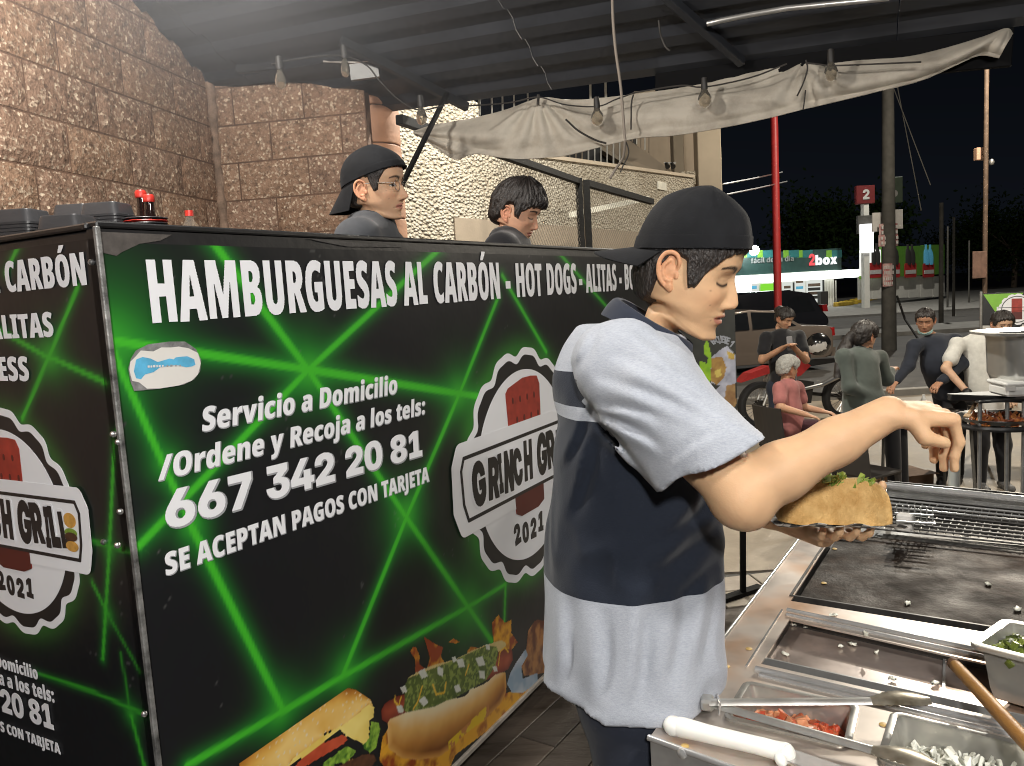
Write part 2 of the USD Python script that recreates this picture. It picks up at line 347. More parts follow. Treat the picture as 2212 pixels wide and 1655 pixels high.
part('seam', tube(pts + K0 * [1, 1, 0] + np.array([0.004, 0.006, 0]), 0.016 + 0.02 * meshkit.noise(pts * 14), 8), m_cornermort, cs, smooth=True)

# round tile-clad column
m_col = pm('terracotta_column', (0.33, 0.165, 0.09), 0.6, var=0.18, vscale=7, bump=0.25, bscale=45)
colc = at(803, 330, d=4.42) * [1, 1, 0]
co = thing('round_column', 'round terracotta coloured column of curved blocks behind the person in the grey shirt', 'column', colc)
cr = 0.165
part('mortar_core', lathe([(cr - .012, z0), (cr - .012, z0 + 2.8), (0.0, z0 + 2.8)], 32, np.block([[np.eye(3), colc[:, None]], [0, 0, 0, 1]])), m_mortar, co, smooth=30)
for r in range(14):
    za = z0 + 0.06 + r * 0.2
    part('column_block', lathe([(cr - .012, za + .003), (cr - .004, za + .004), (cr, za + .012), (cr, za + .188), (cr - .004, za + .196), (cr - .012, za + .197)], 40, np.block([[np.eye(3), colc[:, None]], [0, 0, 0, 1]])), m_col, co, smooth=35)

# pale rough-cast wall
m_stucco = M('rough_cast', {'g': ('texture_coordinate', {}), 'mp': ('mapping', dict(scale=(1.0, 1.0, 1.6))), 'v': ('voronoi_texture', dict(scale=24, randomness=1.0)), 'n': ('noise_texture', dict(scale=60, detail=4.0)), 'n2': ('noise_texture', dict(scale=2.0, detail=5.0)),
                            'cr': ('rgb_ramp', dict(ramp=[(0.25, (0.64, 0.59, 0.49)), (0.75, (0.4, 0.35, 0.27))])), 'c2': ('rgb_ramp', dict(ramp=[(0.3, (0.75, 0.72, 0.68)), (0.7, (1, 1, 1))])), 'mu': ('mix', dict(mix_type='multiply', fac=1.0)),
                            'ad': ('math', dict(math_type='multiply_add', value2=0.35)), 'b': ('bump', dict(strength=1.0, distance=0.05, invert=True)), 'p': ('principled_bsdf', dict(roughness=0.9))},
             [('g.object', 'mp.vector'), ('mp.vector', 'v.vector'), ('mp.vector', 'n.vector'), ('g.object', 'n2.vector'), ('v.distance', 'cr.fac'), ('n2.fac', 'c2.fac'), ('cr.color', 'mu.color1'), ('c2.color', 'mu.color2'), ('mu.color', 'p.base_color'),
              ('n.fac', 'ad.value1'), ('v.distance', 'ad.value3'), ('ad.value', 'b.height'), ('b.normal', 'p.normal')], surface='p.BSDF')
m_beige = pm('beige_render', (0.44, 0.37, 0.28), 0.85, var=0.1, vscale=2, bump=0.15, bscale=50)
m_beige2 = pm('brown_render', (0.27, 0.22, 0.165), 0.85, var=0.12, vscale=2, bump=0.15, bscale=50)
SW = az(32.0); S0 = at(872, 330, d=6.2) * [1, 1, 0]; SN = np.array([SW[1], -SW[0], 0.0])
def on_wall(px, py): return at(px, py, plane=(S0, SN))
def swall(px): return float((on_wall(px, 480) - S0) @ SW)
pw = thing('rough_cast_wall', 'pale rough cast plaster wall with a brown band, behind the wire mesh gate', 'wall', S0)
zt0, zt1 = on_wall(1060, 330)[2], on_wall(1480, 380)[2]
zb0 = on_wall(979, 470)[2]
L1 = swall(1500)
def slab(s0, s1, za0, za1, zb0_, zb1_, th, off=0.0):
    """A wall piece between s0 and s1 along the wall; lower edge za0..za1, upper zb0_..zb1_."""
    a = S0 + SW * s0 + SN * off; b = S0 + SW * s1 + SN * off
    f = [a + UP * za0, b + UP * za1, b + UP * zb1_, a + UP * zb0_]; k = [p - SN * th for p in f]
    v = np.array(f + k); m = tm(v, quads([[0, 1, 2, 3], [7, 6, 5, 4], [4, 5, 1, 0], [5, 6, 2, 1], [6, 7, 3, 2], [7, 4, 0, 3]])); m.fix_normals(); return m
sA, sB = swall(872), swall(1050)
part('tall_panel', slab(-0.3, sB, GZ, GZ, 3.6, 3.35, 0.15), m_stucco, pw)
part('low_panel', slab(sB + .002, L1, GZ, GZ, on_wall(1050, 326)[2], zt1, 0.15, 0.002), m_stucco, pw)
part('brown_band', slab(swall(979), L1, GZ, GZ, zb0, zb0 + .02, 0.012, 0.016), m_beige2, pw)
part('coping', slab(sB + .05, L1, on_wall(1050, 326)[2], zt1, on_wall(1050, 326)[2] + .04, zt1 + .04, 0.19, 0.03), m_beige, pw)
part('patch', slab(swall(1422), swall(1440), on_wall(1430, 411)[2], on_wall(1430, 411)[2], on_wall(1430, 394)[2], on_wall(1430, 394)[2], 0.02, 0.02), m_white_paint, pw)
# ================================================================ food trailer with printed panels
FN, LN = -W, -U                                         # outward normals of the long and the short side
ZB, ZT = 0.12, 1.822
m_vinyl = tint('printed_vinyl', 0.32, 0.38, bump=0.22, bscale=7)
m_print_white = pm('print_white', (0.82, 0.83, 0.86), 0.42, var=0.04, vscale=3)
m_print_grey = pm('print_grey', (0.33, 0.34, 0.36), 0.4, var=0.05)
m_print_black = pm('print_black', (0.012, 0.012, 0.014), 0.35, var=0.1)
m_body = pm('trailer_black', (0.012, 0.012, 0.013), 0.4, var=0.3, bump=0.1, bscale=30)
m_edge = pm('worn_metal_edge', (0.02, 0.02, 0.02), 0.45, metal=0.4, color2=(0.36, 0.36, 0.35), vscale=22, bump=0.3, bscale=120)
tr = thing('food_trailer', 'black food trailer wrapped in printed panels with white lettering and green light beams', 'trailer', C0 * [1, 1, 0], 90 - 29.27)
LONG, SHORT = 3.35, 1.6
def fp(s, z, off=0.0): return C0 * [1, 1, 0] + U * s + UP * z + FN * off       # a point of the long panel
def lp(s, z, off=0.0): return C0 * [1, 1, 0] + W * s + UP * z + LN * off       # a point of the short panel (s to the left)
FM = np.eye(4); FM[:3, 0], FM[:3, 1], FM[:3, 2], FM[:3, 3] = U, UP, FN, C0 * [1, 1, 0]
LM = np.eye(4); LM[:3, 0], LM[:3, 1], LM[:3, 2], LM[:3, 3] = -W, UP, LN, C0 * [1, 1, 0]     # its x runs to the right, so x = -s
def fq(px, py): p = at(px, py, plane=(C0, FN)); return np.array([(p - C0) @ U, p[2]])
def lq(px, py): p = at(px, py, plane=(C0, LN)); return np.array([-(p - C0) @ W, p[2]])
# panels: a board each, and the printed film on it
fpan = part('long_panel', moved(cbox(LONG, ZT - ZB, 0.03, 0.004), FM @ trimesh.transformations.translation_matrix([LONG / 2, (ZB + ZT) / 2, -0.0165])), m_body, tr)
lpan = part('short_panel', moved(cbox(SHORT, ZT - ZB - .004, 0.03, 0.004), LM @ trimesh.transformations.translation_matrix([-SHORT / 2 - .002, (ZB + ZT) / 2 - .003, -0.0165])), m_body, tr)

def seg_dist(P, a, b):
    a, b = np.asarray(a), np.asarray(b); d = b - a; t = np.clip(((P - a) @ d) / (d @ d), 0, 1)
    return np.linalg.norm(P - (a + t[..., None] * d), axis=-1)
def beam_print(P, beams, nodes, seed):
    """Base colour of the printed background: near black with green light beams that glow into it."""
    base = np.zeros(P.shape) + 0.0; P3 = np.concatenate([P * 3, np.zeros(P.shape[:-1] + (1,))], -1)
    c = np.zeros(P.shape[:-1] + (3,)) + np.array([0.0105, 0.011, 0.0125])
    glow = np.zeros(P.shape[:-1]); core = np.zeros(P.shape[:-1])
    for a, b, w, st in beams:
        d = seg_dist(P, a, b); glow = np.maximum(glow, st * np.exp(-(d / (0.021 * w)) ** 1.3)); core = np.maximum(core, st * np.clip(1.9 - d / (0.0058 * w), 0, 1))
    for q, r, st in nodes:
        d = np.linalg.norm(P - q, axis=-1); glow = 1 - (1 - glow * 1.0) * (1 - st * np.exp(-(d / r) ** 1.6)); core = np.maximum(core, 0.55 * st * np.exp(-(d / (r * .45)) ** 2))
    glow *= 0.85 + 0.3 * meshkit.fbm(P3 * 2, 3, seed)
    c = c + glow[..., None] ** 1.25 * np.array([0.006, 0.2, 0.012]); core = np.clip(core, 0, 1); c = c * (1 - core[..., None]) + core[..., None] * np.array([0.05, 0.42, 0.024])
    # scuffs: small flecks where the film is worn through
    n = meshkit.noise(P3 * 34, seed + 5) * meshkit.noise(P3 * 6, seed + 9)
    return np.where((n > 0.8)[..., None], np.maximum(c, 0.05), c)
def film(name, mat4, x0, x1, y0, y1, h, off, colfn, parent, keep=None, m=None):
    nx, ny = int((x1 - x0) / h) + 2, int((y1 - y0) / h) + 2
    x, y = np.meshgrid(np.linspace(x0, x1, nx), np.linspace(y0, y1, ny), indexing='ij')
    P = np.stack([x, y], -1); col = colfn(P).reshape(-1, 3)
    i, j = np.meshgrid(np.arange(nx - 1), np.arange(ny - 1), indexing='ij')
    q = np.stack([i * ny + j, (i + 1) * ny + j, (i + 1) * ny + j + 1, i * ny + j + 1], -1).reshape(-1, 4)
    v = np.concatenate([P.reshape(-1, 2), np.full((nx * ny, 1), off)], 1)
    if keep is not None:
        k = keep(P).ravel(); q = q[k[q].all(1)]
        used_ = np.unique(q); re = np.full(len(v), -1); re[used_] = np.arange(len(used_)); v, col, q = v[used_], col[used_], re[q]
    return part(name, moved(tm(v, quads(q)), mat4), m or m_vinyl, parent, colors=np.clip(col, 0, 1))
def fb(a, b, w=1.0, st=1.0): return (fq(*a), fq(*b), w, st)
F_BEAMS = [fb((445, 503), (665, 798), 1.2), fb((665, 798), (878, 1118), 1.1), fb((878, 1118), (1063, 1386), 1.1), fb((955, 533), (665, 800)), fb((665, 800), (300, 1180)),
           fb((236, 735), (665, 798), 1.15), fb((665, 798), (990, 850), 1.3), fb((990, 850), (1060, 860), 1.3), fb((236, 740), (345, 985), 0.9), fb((345, 985), (415, 1140), 0.9), fb((415, 1140), (612, 1535), 1.1),
           fb((1077, 640), (993, 850), .9), fb((993, 850), (878, 1118)), fb((878, 1118), (742, 1455)), fb((1198, 536), (1310, 662), .9, .8), fb((1085, 595), (1180, 760), .9),
           fb((405, 1653), (606, 1540), 1.0), fb((606, 1540), (742, 1460), 1.1), fb((742, 1460), (1010, 1312)), fb((1010, 1312), (1092, 1262), .9), fb((1092, 1262), (1088, 1395), .7), fb((250, 1205), (300, 1180), .9)]
F_NODES = [(fq(668, 800), .09, 1.0), (fq(236, 735), .13, .8), (fq(990, 850), .10, .9), (fq(415, 1130), .05, .8), (fq(876, 1112), .10, .9), (fq(1012, 1312), .15, .7), (fq(606, 1535), .07, .9), (fq(745, 1452), .08, .8), (fq(360, 1000), .05, .6)]
LOGO_F, LOGO_L = np.array([1.655, 1.0]), np.array([-0.425, 1.207])
def halo(P, c, r): d = np.abs(np.linalg.norm(P - c, axis=-1) - r); return np.exp(-(d / (0.05 * r / .45)) ** 1.5) * .75
def f_colors(P):
    c = beam_print(P, F_BEAMS, F_NODES, 1); h = halo(P, LOGO_F, .43)
    return c + h[..., None] * np.array([0.02, 0.2, 0.01])
def lb(a, b, w=.6, st=.75): return (lq(*a), lq(*b), w, st)
L_BEAMS = [lb((168, 620), (108, 765)), lb((108, 765), (48, 905)), lb((-40, 690), (108, 775)), lb((108, 772), (232, 828)), lb((45, 520), (12, 590)), lb((248, 930), (236, 1190), .5), lb((236, 1190), (222, 1425), .5), lb((196, 1168), (290, 1195), .5, .5),
           lb((198, 1256), (233, 1327), .45, .6), lb((233, 1327), (304, 1454), .4, .35), lb((78, 1454), (205, 1496), .45, .6), lb((205, 1496), (318, 1546), .45, .5), lb((261, 1411), (283, 1546), .35, .35), lb((283, 1546), (312, 1655), .5, .7)]
L_NODES = [(lq(108, 772), .055, .8), (lq(283, 1540), .035, .6), (lq(236, 1190), .03, .5), (lq(233, 1327), .03, .5)]
def l_colors(P):
    c = beam_print(P, L_BEAMS, L_NODES, 30); h = halo(P, LOGO_L, .252)
    return c + h[..., None] * np.array([0.015, 0.11, 0.006])
film('long_film', FM, 0.002, LONG - .002, ZB + .012, ZT - .03, 0.0062, 0.0, f_colors, tr)
film('short_film', LM, -SHORT + .3, -0.004, ZB + .012, ZT - .022, 0.0062, 0.0, l_colors, tr)

def put(poly, name, m, mat4, off, label=None, h=0.0006): return part(name, moved(extrude(poly, h), mat4 @ trimesh.transformations.translation_matrix([0, 0, off])), m, tr, label)
def line_of(text, name, mat4, x0, x1, y0, y1, cap, kind, m=None, off=0.0022, shadow=True, skew=0.0):
    """A line of lettering from (x0, y0) to (x1, y1) with a grey shadow edge behind it."""
    L = math.hypot(x1 - x0, y1 - y0); gs = glyphs(text, cap, L, kind)
    if skew: gs = [aff.skew(p, xs=skew, origin=(0, 0)) for p in gs]
    gs = [aff.translate(aff.rotate(p, math.degrees(math.atan2(y1 - y0, x1 - x0)), origin=(0, 0)), x0, y0) for p in gs]; p = shapely.union_all(gs)
    if shadow: put(aff.translate(p.buffer(cap * .03), cap * 0.045, -cap * .03), 'letter_shadow', m_print_grey, mat4, off - .0011)
    for p in gs: put(p, 'letter' if name == 'lettering' else name, m or m_print_white, mat4, off)
b_, t_ = fq(322, 700), fq(320, 563)
e_ = fq(1365, 625)
capf = 0.128
sB_ = fq(860, 664)[0]
# the top line is one row of lettering with narrower letters towards its far end
line_of('HAMBURGUESAS', 'lettering', FM, b_[0], sB_, 1.632, 1.634, capf, 'cond', shadow=False)
line_of('AL CARBÓN', 'lettering', FM, fq(872, 662)[0], fq(1082, 645)[0], 1.633, 1.633, capf, 'cond', shadow=False)
line_of('- HOT DOGS', 'lettering', FM, fq(1092, 645)[0], fq(1246, 633)[0], 1.634, 1.634, capf * .985, 'cond', shadow=False)
line_of('- ALITAS', 'lettering', FM, fq(1250, 632)[0], fq(1332, 627)[0], 1.634, 1.634, capf * .98, 'cond', shadow=False)
line_of('- BONELESS', 'lettering', FM, fq(1337, 627)[0], 3.27, 1.634, 1.634, capf * .98, 'cond', shadow=False)
line_of('Servicio a Domicilio', 'lettering', FM, .189, .886, 1.392, 1.379, .052, 'semi', skew=8)
line_of('/Ordene y Recoja a los tels:', 'lettering', FM, .072, 1.017, 1.311, 1.297, .05, 'semi', skew=8)
line_of('667 342 20 81', 'lettering', FM, .074, .992, 1.206, 1.172, .08, 'black')
line_of('SE ACEPTAN PAGOS CON TARJETA', 'lettering', FM, .064, 1.013, 1.112, 1.085, .047, 'semi')
line_of('HAMBURGUESAS AL CARBÓN', 'lettering', LM, -1.0, -.037, 1.714, 1.714, .063, 'cond', shadow=False)
line_of('- HOT DOGS - ALITAS', 'lettering', LM, -.86, -.167, 1.617, 1.617, .05, 'cond', shadow=False)
line_of('BONELESS', 'lettering', LM, -.62, -.272, 1.526, 1.526, .052, 'cond', shadow=False)
line_of('Servicio a Domicilio', 'lettering', LM, -.75, -.39, .841, .841, .03, 'semi', shadow=False)
line_of('Ordene y Recoja a los tels:', 'lettering', LM, -.86, -.336, .797, .797, .034, 'semi', shadow=False)
line_of('667 342 20 81', 'lettering', LM, -.9, -.35, .726, .728, .06, 'black', shadow=False)
line_of('SE ACEPTAN PAGOS CON TARJETA', 'lettering', LM, -.88, -.34, .673, .673, .026, 'semi', shadow=False)

# the round badge: scalloped rim, white disc, ribbon with lettering, tufted red slab, date (the green figure on it is left out)
m_red = pm('print_red', (0.33, 0.035, 0.022), 0.4, var=0.25, vscale=25); m_darkred = pm('print_dark_red', (0.1, 0.016, 0.012), 0.4)
m_bun = pm('print_bun', (0.62, 0.33, 0.07), 0.4, var=0.3, vscale=40); m_patty = pm('print_patty', (0.07, 0.03, 0.015), 0.4, var=0.3, vscale=60); m_lettuce = pm('print_lettuce', (0.2, 0.33, 0.04), 0.4, var=0.3, vscale=60)
def scallop(r, a, n, ph=0.0):
    t = np.linspace(0, 2 * np.pi, 361)[:-1]; w = np.cos(n * t + ph); q = r + a * (w - 0.35 * np.cos(2 * (n * t + ph)))
    return Polygon(np.stack([q * np.cos(t), q * np.sin(t)], 1))
def badge(mat4, c, k, tilt):
    T = lambda p: aff.translate(aff.scale(p, k, k, origin=(0, 0)), c[0], c[1])
    z = 0.0009
    put(T(scallop(.43, .014, 13, .4).buffer(.006)), 'badge_rim', m_print_white, mat4, z)
    put(T(scallop(.407, .014, 13, .4)), 'badge_field', m_print_black, mat4, z + .0008)
    put(T(Point(0, 0).buffer(.362, 48)), 'badge_disc', m_print_white, mat4, z + .0016)
    for x in (-.225, .235):
        X = shapely.union_all([LineString([(x - .03, .16), (x + .03, .05)]).buffer(.0062), LineString([(x + .03, .16), (x - .03, .05)]).buffer(.0062), Point(x + .03, .05).buffer(.009), Point(x - .03, .05).buffer(.009)])
        put(T(X), 'crossed_sticks', m_print_black, mat4, z + .0024)
    slab_ = Polygon([(-.115, .285), (-.1, .3), (-.06, .31), (0, .325), (.06, .325), (.1, .32), (.115, .29), (.1, -.165), (.06, -.18), (-.06, -.18), (-.09, -.165)]).buffer(.006)
    slab_ = aff.scale(slab_, 1.13, 1.0, origin=(0, 0)); put(T(slab_), 'red_slab', m_red, mat4, z + .0024)
    tufts = [Point(-.085 + .057 * i + (.025 if j % 2 else 0), .255 - .075 * j).buffer(.011) for j in range(6) for i in range(4)]
    put(T(shapely.union_all([aff.scale(q, .6, 1.15) for q in tufts]).intersection(slab_)), 'slab_dimples', m_darkred, mat4, z + .0031)
    rib = Polygon([(-.46, .135), (.46, .135), (.485, .09), (.48, -.05), (.46, -.115), (-.46, -.115), (-.49, -.05), (-.485, .09)]).buffer(.012)
    R = lambda p: T(aff.rotate(p, tilt, origin=(0, 0)))
    put(R(rib.buffer(.022)), 'ribbon_edge', m_print_white, mat4, z + .0038)
    ink = Polygon([(-.445, .115), (.445, .115), (.465, .075), (.455, -.04), (.437, -.1), (-.437, -.1), (-.46, -.04), (-.465, .075)]).buffer(.006)
    put(R(ink.difference(ink.buffer(-.013))), 'ribbon_line', m_print_black, mat4, z + .0046)
    lower = slab_.intersection(sbox(-.2, -.2, .2, -.105)); put(T(lower), 'red_slab_foot', m_darkred, mat4, z + .0046)
    x = -.4
    for i, (ch, w, hh) in enumerate([('G', .088, .15), ('R', .075, .145), ('I', .024, .14), ('N', .07, .15), ('C', .068, .135), ('H', .07, .15), (' ', .022, .1), ('G', .085, .16), ('R', .074, .15), ('I', .026, .15), ('L', .055, .15), ('L', .055, .13)]):
        if ch != ' ':
            p = aff.translate(aff.rotate(text_poly(ch, hh, w, 'black', .003), [3, -4, 2, -3, 4, -2, 0, -3, 3, -2, 2, 4][i], origin=(0, 0)), x, -.068 + .004 * (i % 3))
            put(R(p.buffer(.009)), 'letter_edge', m_print_white, mat4, z + .0053); put(R(p), 'letter', m_print_black, mat4, z + .006)
        x += w + .008
    for q, h_, m_ in (((.405, .045), .05, m_bun), ((.405, .0), .03, m_lettuce), ((.405, -.015), .03, m_patty), ((.405, -.05), .036, m_bun)):
        put(R(aff.scale(Point(0, 0).buffer(1), .034, h_ * .5).buffer(.004)if False else aff.translate(aff.scale(Point(0, 0).buffer(1), .036, h_ * .55), q[0], q[1])), 'burger_mark', m_, mat4, z + .0053 + .0006 * (q[1] < .04) + .0006 * (q[1] < 0))
    x = -.13
    for i, ch in enumerate('2021'):
        p = aff.translate(aff.rotate(text_poly(ch, .075, .05, 'black', .002), [6, 2, -3, -6][i], origin=(0, 0)), x, -.285 - .012 * math.sin(i / 3 * math.pi)); x += .062
        put(T(p), 'date_numeral', m_print_black, mat4, z + .0024)
badge(FM, LOGO_F, 1.0, 0.0)
badge(LM, LOGO_L, 0.585, 0.0)

# peeling oval sticker
m_sticker = pm('sticker_white', (0.72, 0.7, 0.66), 0.5, var=0.06); m_stblue = pm('sticker_blue', (0.1, 0.42, 0.66), 0.5, var=0.2, vscale=30); m_glue = pm('old_glue', (0.2, 0.2, 0.2), 0.7, var=0.4, vscale=60)
def fpoly(pts): return Polygon([fq(*p) for p in pts])
def c1(pts): return [(p[0] * .3427, p[1] * .3427 + 432) for p in pts]
st_ = [(820, 1000), (850, 950), (930, 910), (1060, 893), (1160, 893), (1230, 940), (1262, 1010), (1255, 1080), (1220, 1130), (1150, 1165), (1000, 1190), (840, 1205), (815, 1140), (803, 1060)]
put(fpoly(c1(st_)), 'sticker_glue', m_glue, FM, .0026)
put(fpoly(c1([(815, 1020), (850, 985), (880, 950), (960, 955), (1010, 930), (1070, 930), (1120, 925), (1180, 935), (1240, 965), (1258, 1030), (1240, 1100), (1200, 1140), (1120, 1170), (1000, 1188), (920, 1190), (870, 1150), (825, 1140), (808, 1070)])), 'sticker', m_sticker, FM, .0034)
put(fpoly(c1([(850, 1005), (890, 990), (940, 1000), (985, 1022), (1060, 1000), (1085, 1005), (1100, 992), (1170, 985), (1215, 1005), (1222, 1040), (1200, 1050), (1165, 1055), (1100, 1040), (1000, 1055), (960, 1085), (905, 1100), (880, 1130), (850, 1125), (835, 1080)])), 'sticker_print', m_stblue, FM, .0042)
for i, (xa, w_, hh) in enumerate(((920, 12, 14), (938, 10, 13), (954, 13, 15), (974, 9, 14), (990, 12, 13), (1010, 10, 12), (1040, 9, 11), (1062, 14, 12), (1094, 8, 10), (1120, 10, 9))): put(fpoly(c1([(xa, 1058 - i), (xa + w_, 1057 - i), (xa + w_, 1057 - i - hh), (xa, 1058 - i - hh)])).buffer(-.0006).buffer(.0006), 'faded_print', m_print_grey if i > 5 else m_sticker, FM, .0052)

# food pictures along the bottom of the long panel, painted as flat print
def k3(pts): return [(p[0] * .35395 + 432, p[1] * .35395 + 1323) for p in pts]        # measured on a detail
def fpo(pts, sm=0.004):
    p = Polygon([fq(*q) for q in k3(pts)]).buffer(0); return p.buffer(sm).buffer(-2 * sm).buffer(sm)
def food_layers():
    bun = fpo([(120, 950), (150, 935), (230, 850), (330, 760), (470, 690), (530, 620), (640, 540), (760, 470), (880, 450), (960, 470), (1040, 525), (1060, 570), (1020, 590), (870, 690), (760, 740), (740, 800), (620, 880), (540, 945), (450, 1100), (100, 1100)])
    cheese = fpo([(780, 735), (900, 670), (1030, 560), (1065, 575), (1060, 640), (1035, 660), (1030, 770), (990, 810), (960, 790), (900, 765), (850, 720), (740, 800), (620, 890), (530, 945), (560, 900)], .002)
    tomato = fpo([(870, 740), (910, 775), (870, 810), (640, 945), (560, 950), (620, 890), (740, 800)], .002)
    lett = fpo([(1040, 660), (1095, 670), (1100, 720), (1075, 830), (1040, 860), (1000, 840), (990, 810), (1030, 770)], .002).union(fpo([(750, 910), (800, 880), (850, 840), (900, 810), (960, 840), (940, 870), (880, 920), (820, 930), (800, 1000), (730, 1000)], .002))
    pat = fpo([(700, 960), (850, 930), (1000, 860), (1060, 860), (1080, 900), (1000, 1000), (700, 1000)])
    low = fpo([(860, 1000), (870, 910), (960, 880), (970, 910), (960, 1000)])
    flame = shapely.union_all([fpo(q, .001) for q in ([(1180, 380), (1220, 360), (1255, 370), (1250, 430), (1230, 470), (1250, 560), (1200, 620), (1110, 760), (1090, 900), (1150, 1000), (1500, 1000), (1560, 870), (1760, 720), (1900, 600), (2070, 440), (2060, 400), (1900, 480), (1560, 560), (1180, 560)],
               [(1275, 240), (1300, 205), (1320, 210), (1340, 260), (1340, 310), (1380, 340), (1400, 280), (1360, 140), (1440, 190), (1485, 210), (1470, 270), (1495, 300), (1420, 330), (1310, 380), (1310, 290)], [(1165, 130), (1190, 90), (1240, 30), (1210, 80), (1215, 110), (1190, 120)],
               [(1510, 185), (1550, 155), (1590, 180), (1560, 195)], [(1790, 200), (1780, 60), (1820, 10), (1860, 60), (1900, 40), (1900, 120), (1940, 180), (1880, 260), (1830, 230)], [(1625, 240), (1650, 205), (1720, 215), (1640, 260)])])
    dogbun = fpo([(1140, 680), (1160, 650), (1260, 610), (1430, 575), (1500, 540), (1620, 505), (1650, 470), (1740, 430), (1800, 380), (1865, 360), (1870, 480), (1830, 560), (1740, 650), (1620, 740), (1540, 820), (1460, 880), (1330, 900), (1230, 890), (1150, 830)], .01)
    back = fpo([(1250, 440), (1270, 390), (1400, 330), (1560, 280), (1740, 195), (1840, 170), (1870, 190), (1850, 240), (1500, 400), (1260, 480)], .006)
    saus = fpo([(1100, 600), (1120, 560), (1190, 510), (1300, 480), (1500, 400), (1700, 300), (1860, 220), (1905, 230), (1910, 290), (1880, 350), (1500, 540), (1250, 620), (1140, 680), (1105, 660)], .008)
    relish = fpo([(1250, 520), (1240, 450), (1270, 400), (1400, 350), (1550, 290), (1750, 200), (1810, 210), (1820, 250), (1800, 330), (1740, 420), (1600, 500), (1480, 570), (1260, 610), (1240, 590)], .001)
    bowl = fpo([(1870, 440), (1890, 370), (1930, 300), (1985, 220), (2000, 260), (1960, 330), (1970, 400), (2060, 370), (2060, 430), (1970, 490), (1900, 490)])
    wings = fpo([(1960, 330), (1990, 210), (2000, 110), (2040, 50), (2060, 40), (2400, 100), (2400, 300), (2060, 380), (1975, 390)])
    return bun, cheese, tomato, lett, pat, low, flame, dogbun, back, saus, relish, bowl, wings
FL = food_layers()
mus = [LineString([fq(*q) for q in k3(s)]).buffer(.0035) for s in ([(1190, 500), (1185, 540), (1210, 570), (1225, 520)], [(1355, 450), (1330, 540), (1300, 590)], [(1420, 440), (1440, 500), (1490, 490), (1500, 430)], [(1620, 380), (1640, 320)], [(1820, 320), (1830, 240), (1860, 215), (1880, 240)])]
onions = [Polygon([fq(*q) for q in k3([(x - a, y - b), (x + b * .6, y - a * 1.1), (x + a, y + b), (x - b * .5, y + a)])]) for x, y, a, b in ((1240, 470, 26, 14), (1220, 590, 24, 18), (1365, 545, 30, 6), (1360, 375, 30, 14), (1465, 360, 16, 32), (1590, 310, 26, 22), (1710, 300, 30, 20), (1755, 210, 14, 20), (1720, 380, 20, 26), (1570, 465, 24, 14), (1800, 345, 16, 14), (1550, 285, 20, 10), (1660, 480, 18, 8))]
seeds = []
_r = np.random.default_rng(5)
for q in _r.uniform([120, 450], [1060, 1050], (420, 2)):
    p = Point(*fq(*k3([q])[0]))
    if FL[0].buffer(-.004).contains(p) and all(p.distance(o) > .013 for o in seeds): seeds.append(p)
seeds = shapely.union_all([aff.rotate(aff.scale(p.buffer(1), .0042, .0026), _r.uniform(-60, 90)) for p in seeds])
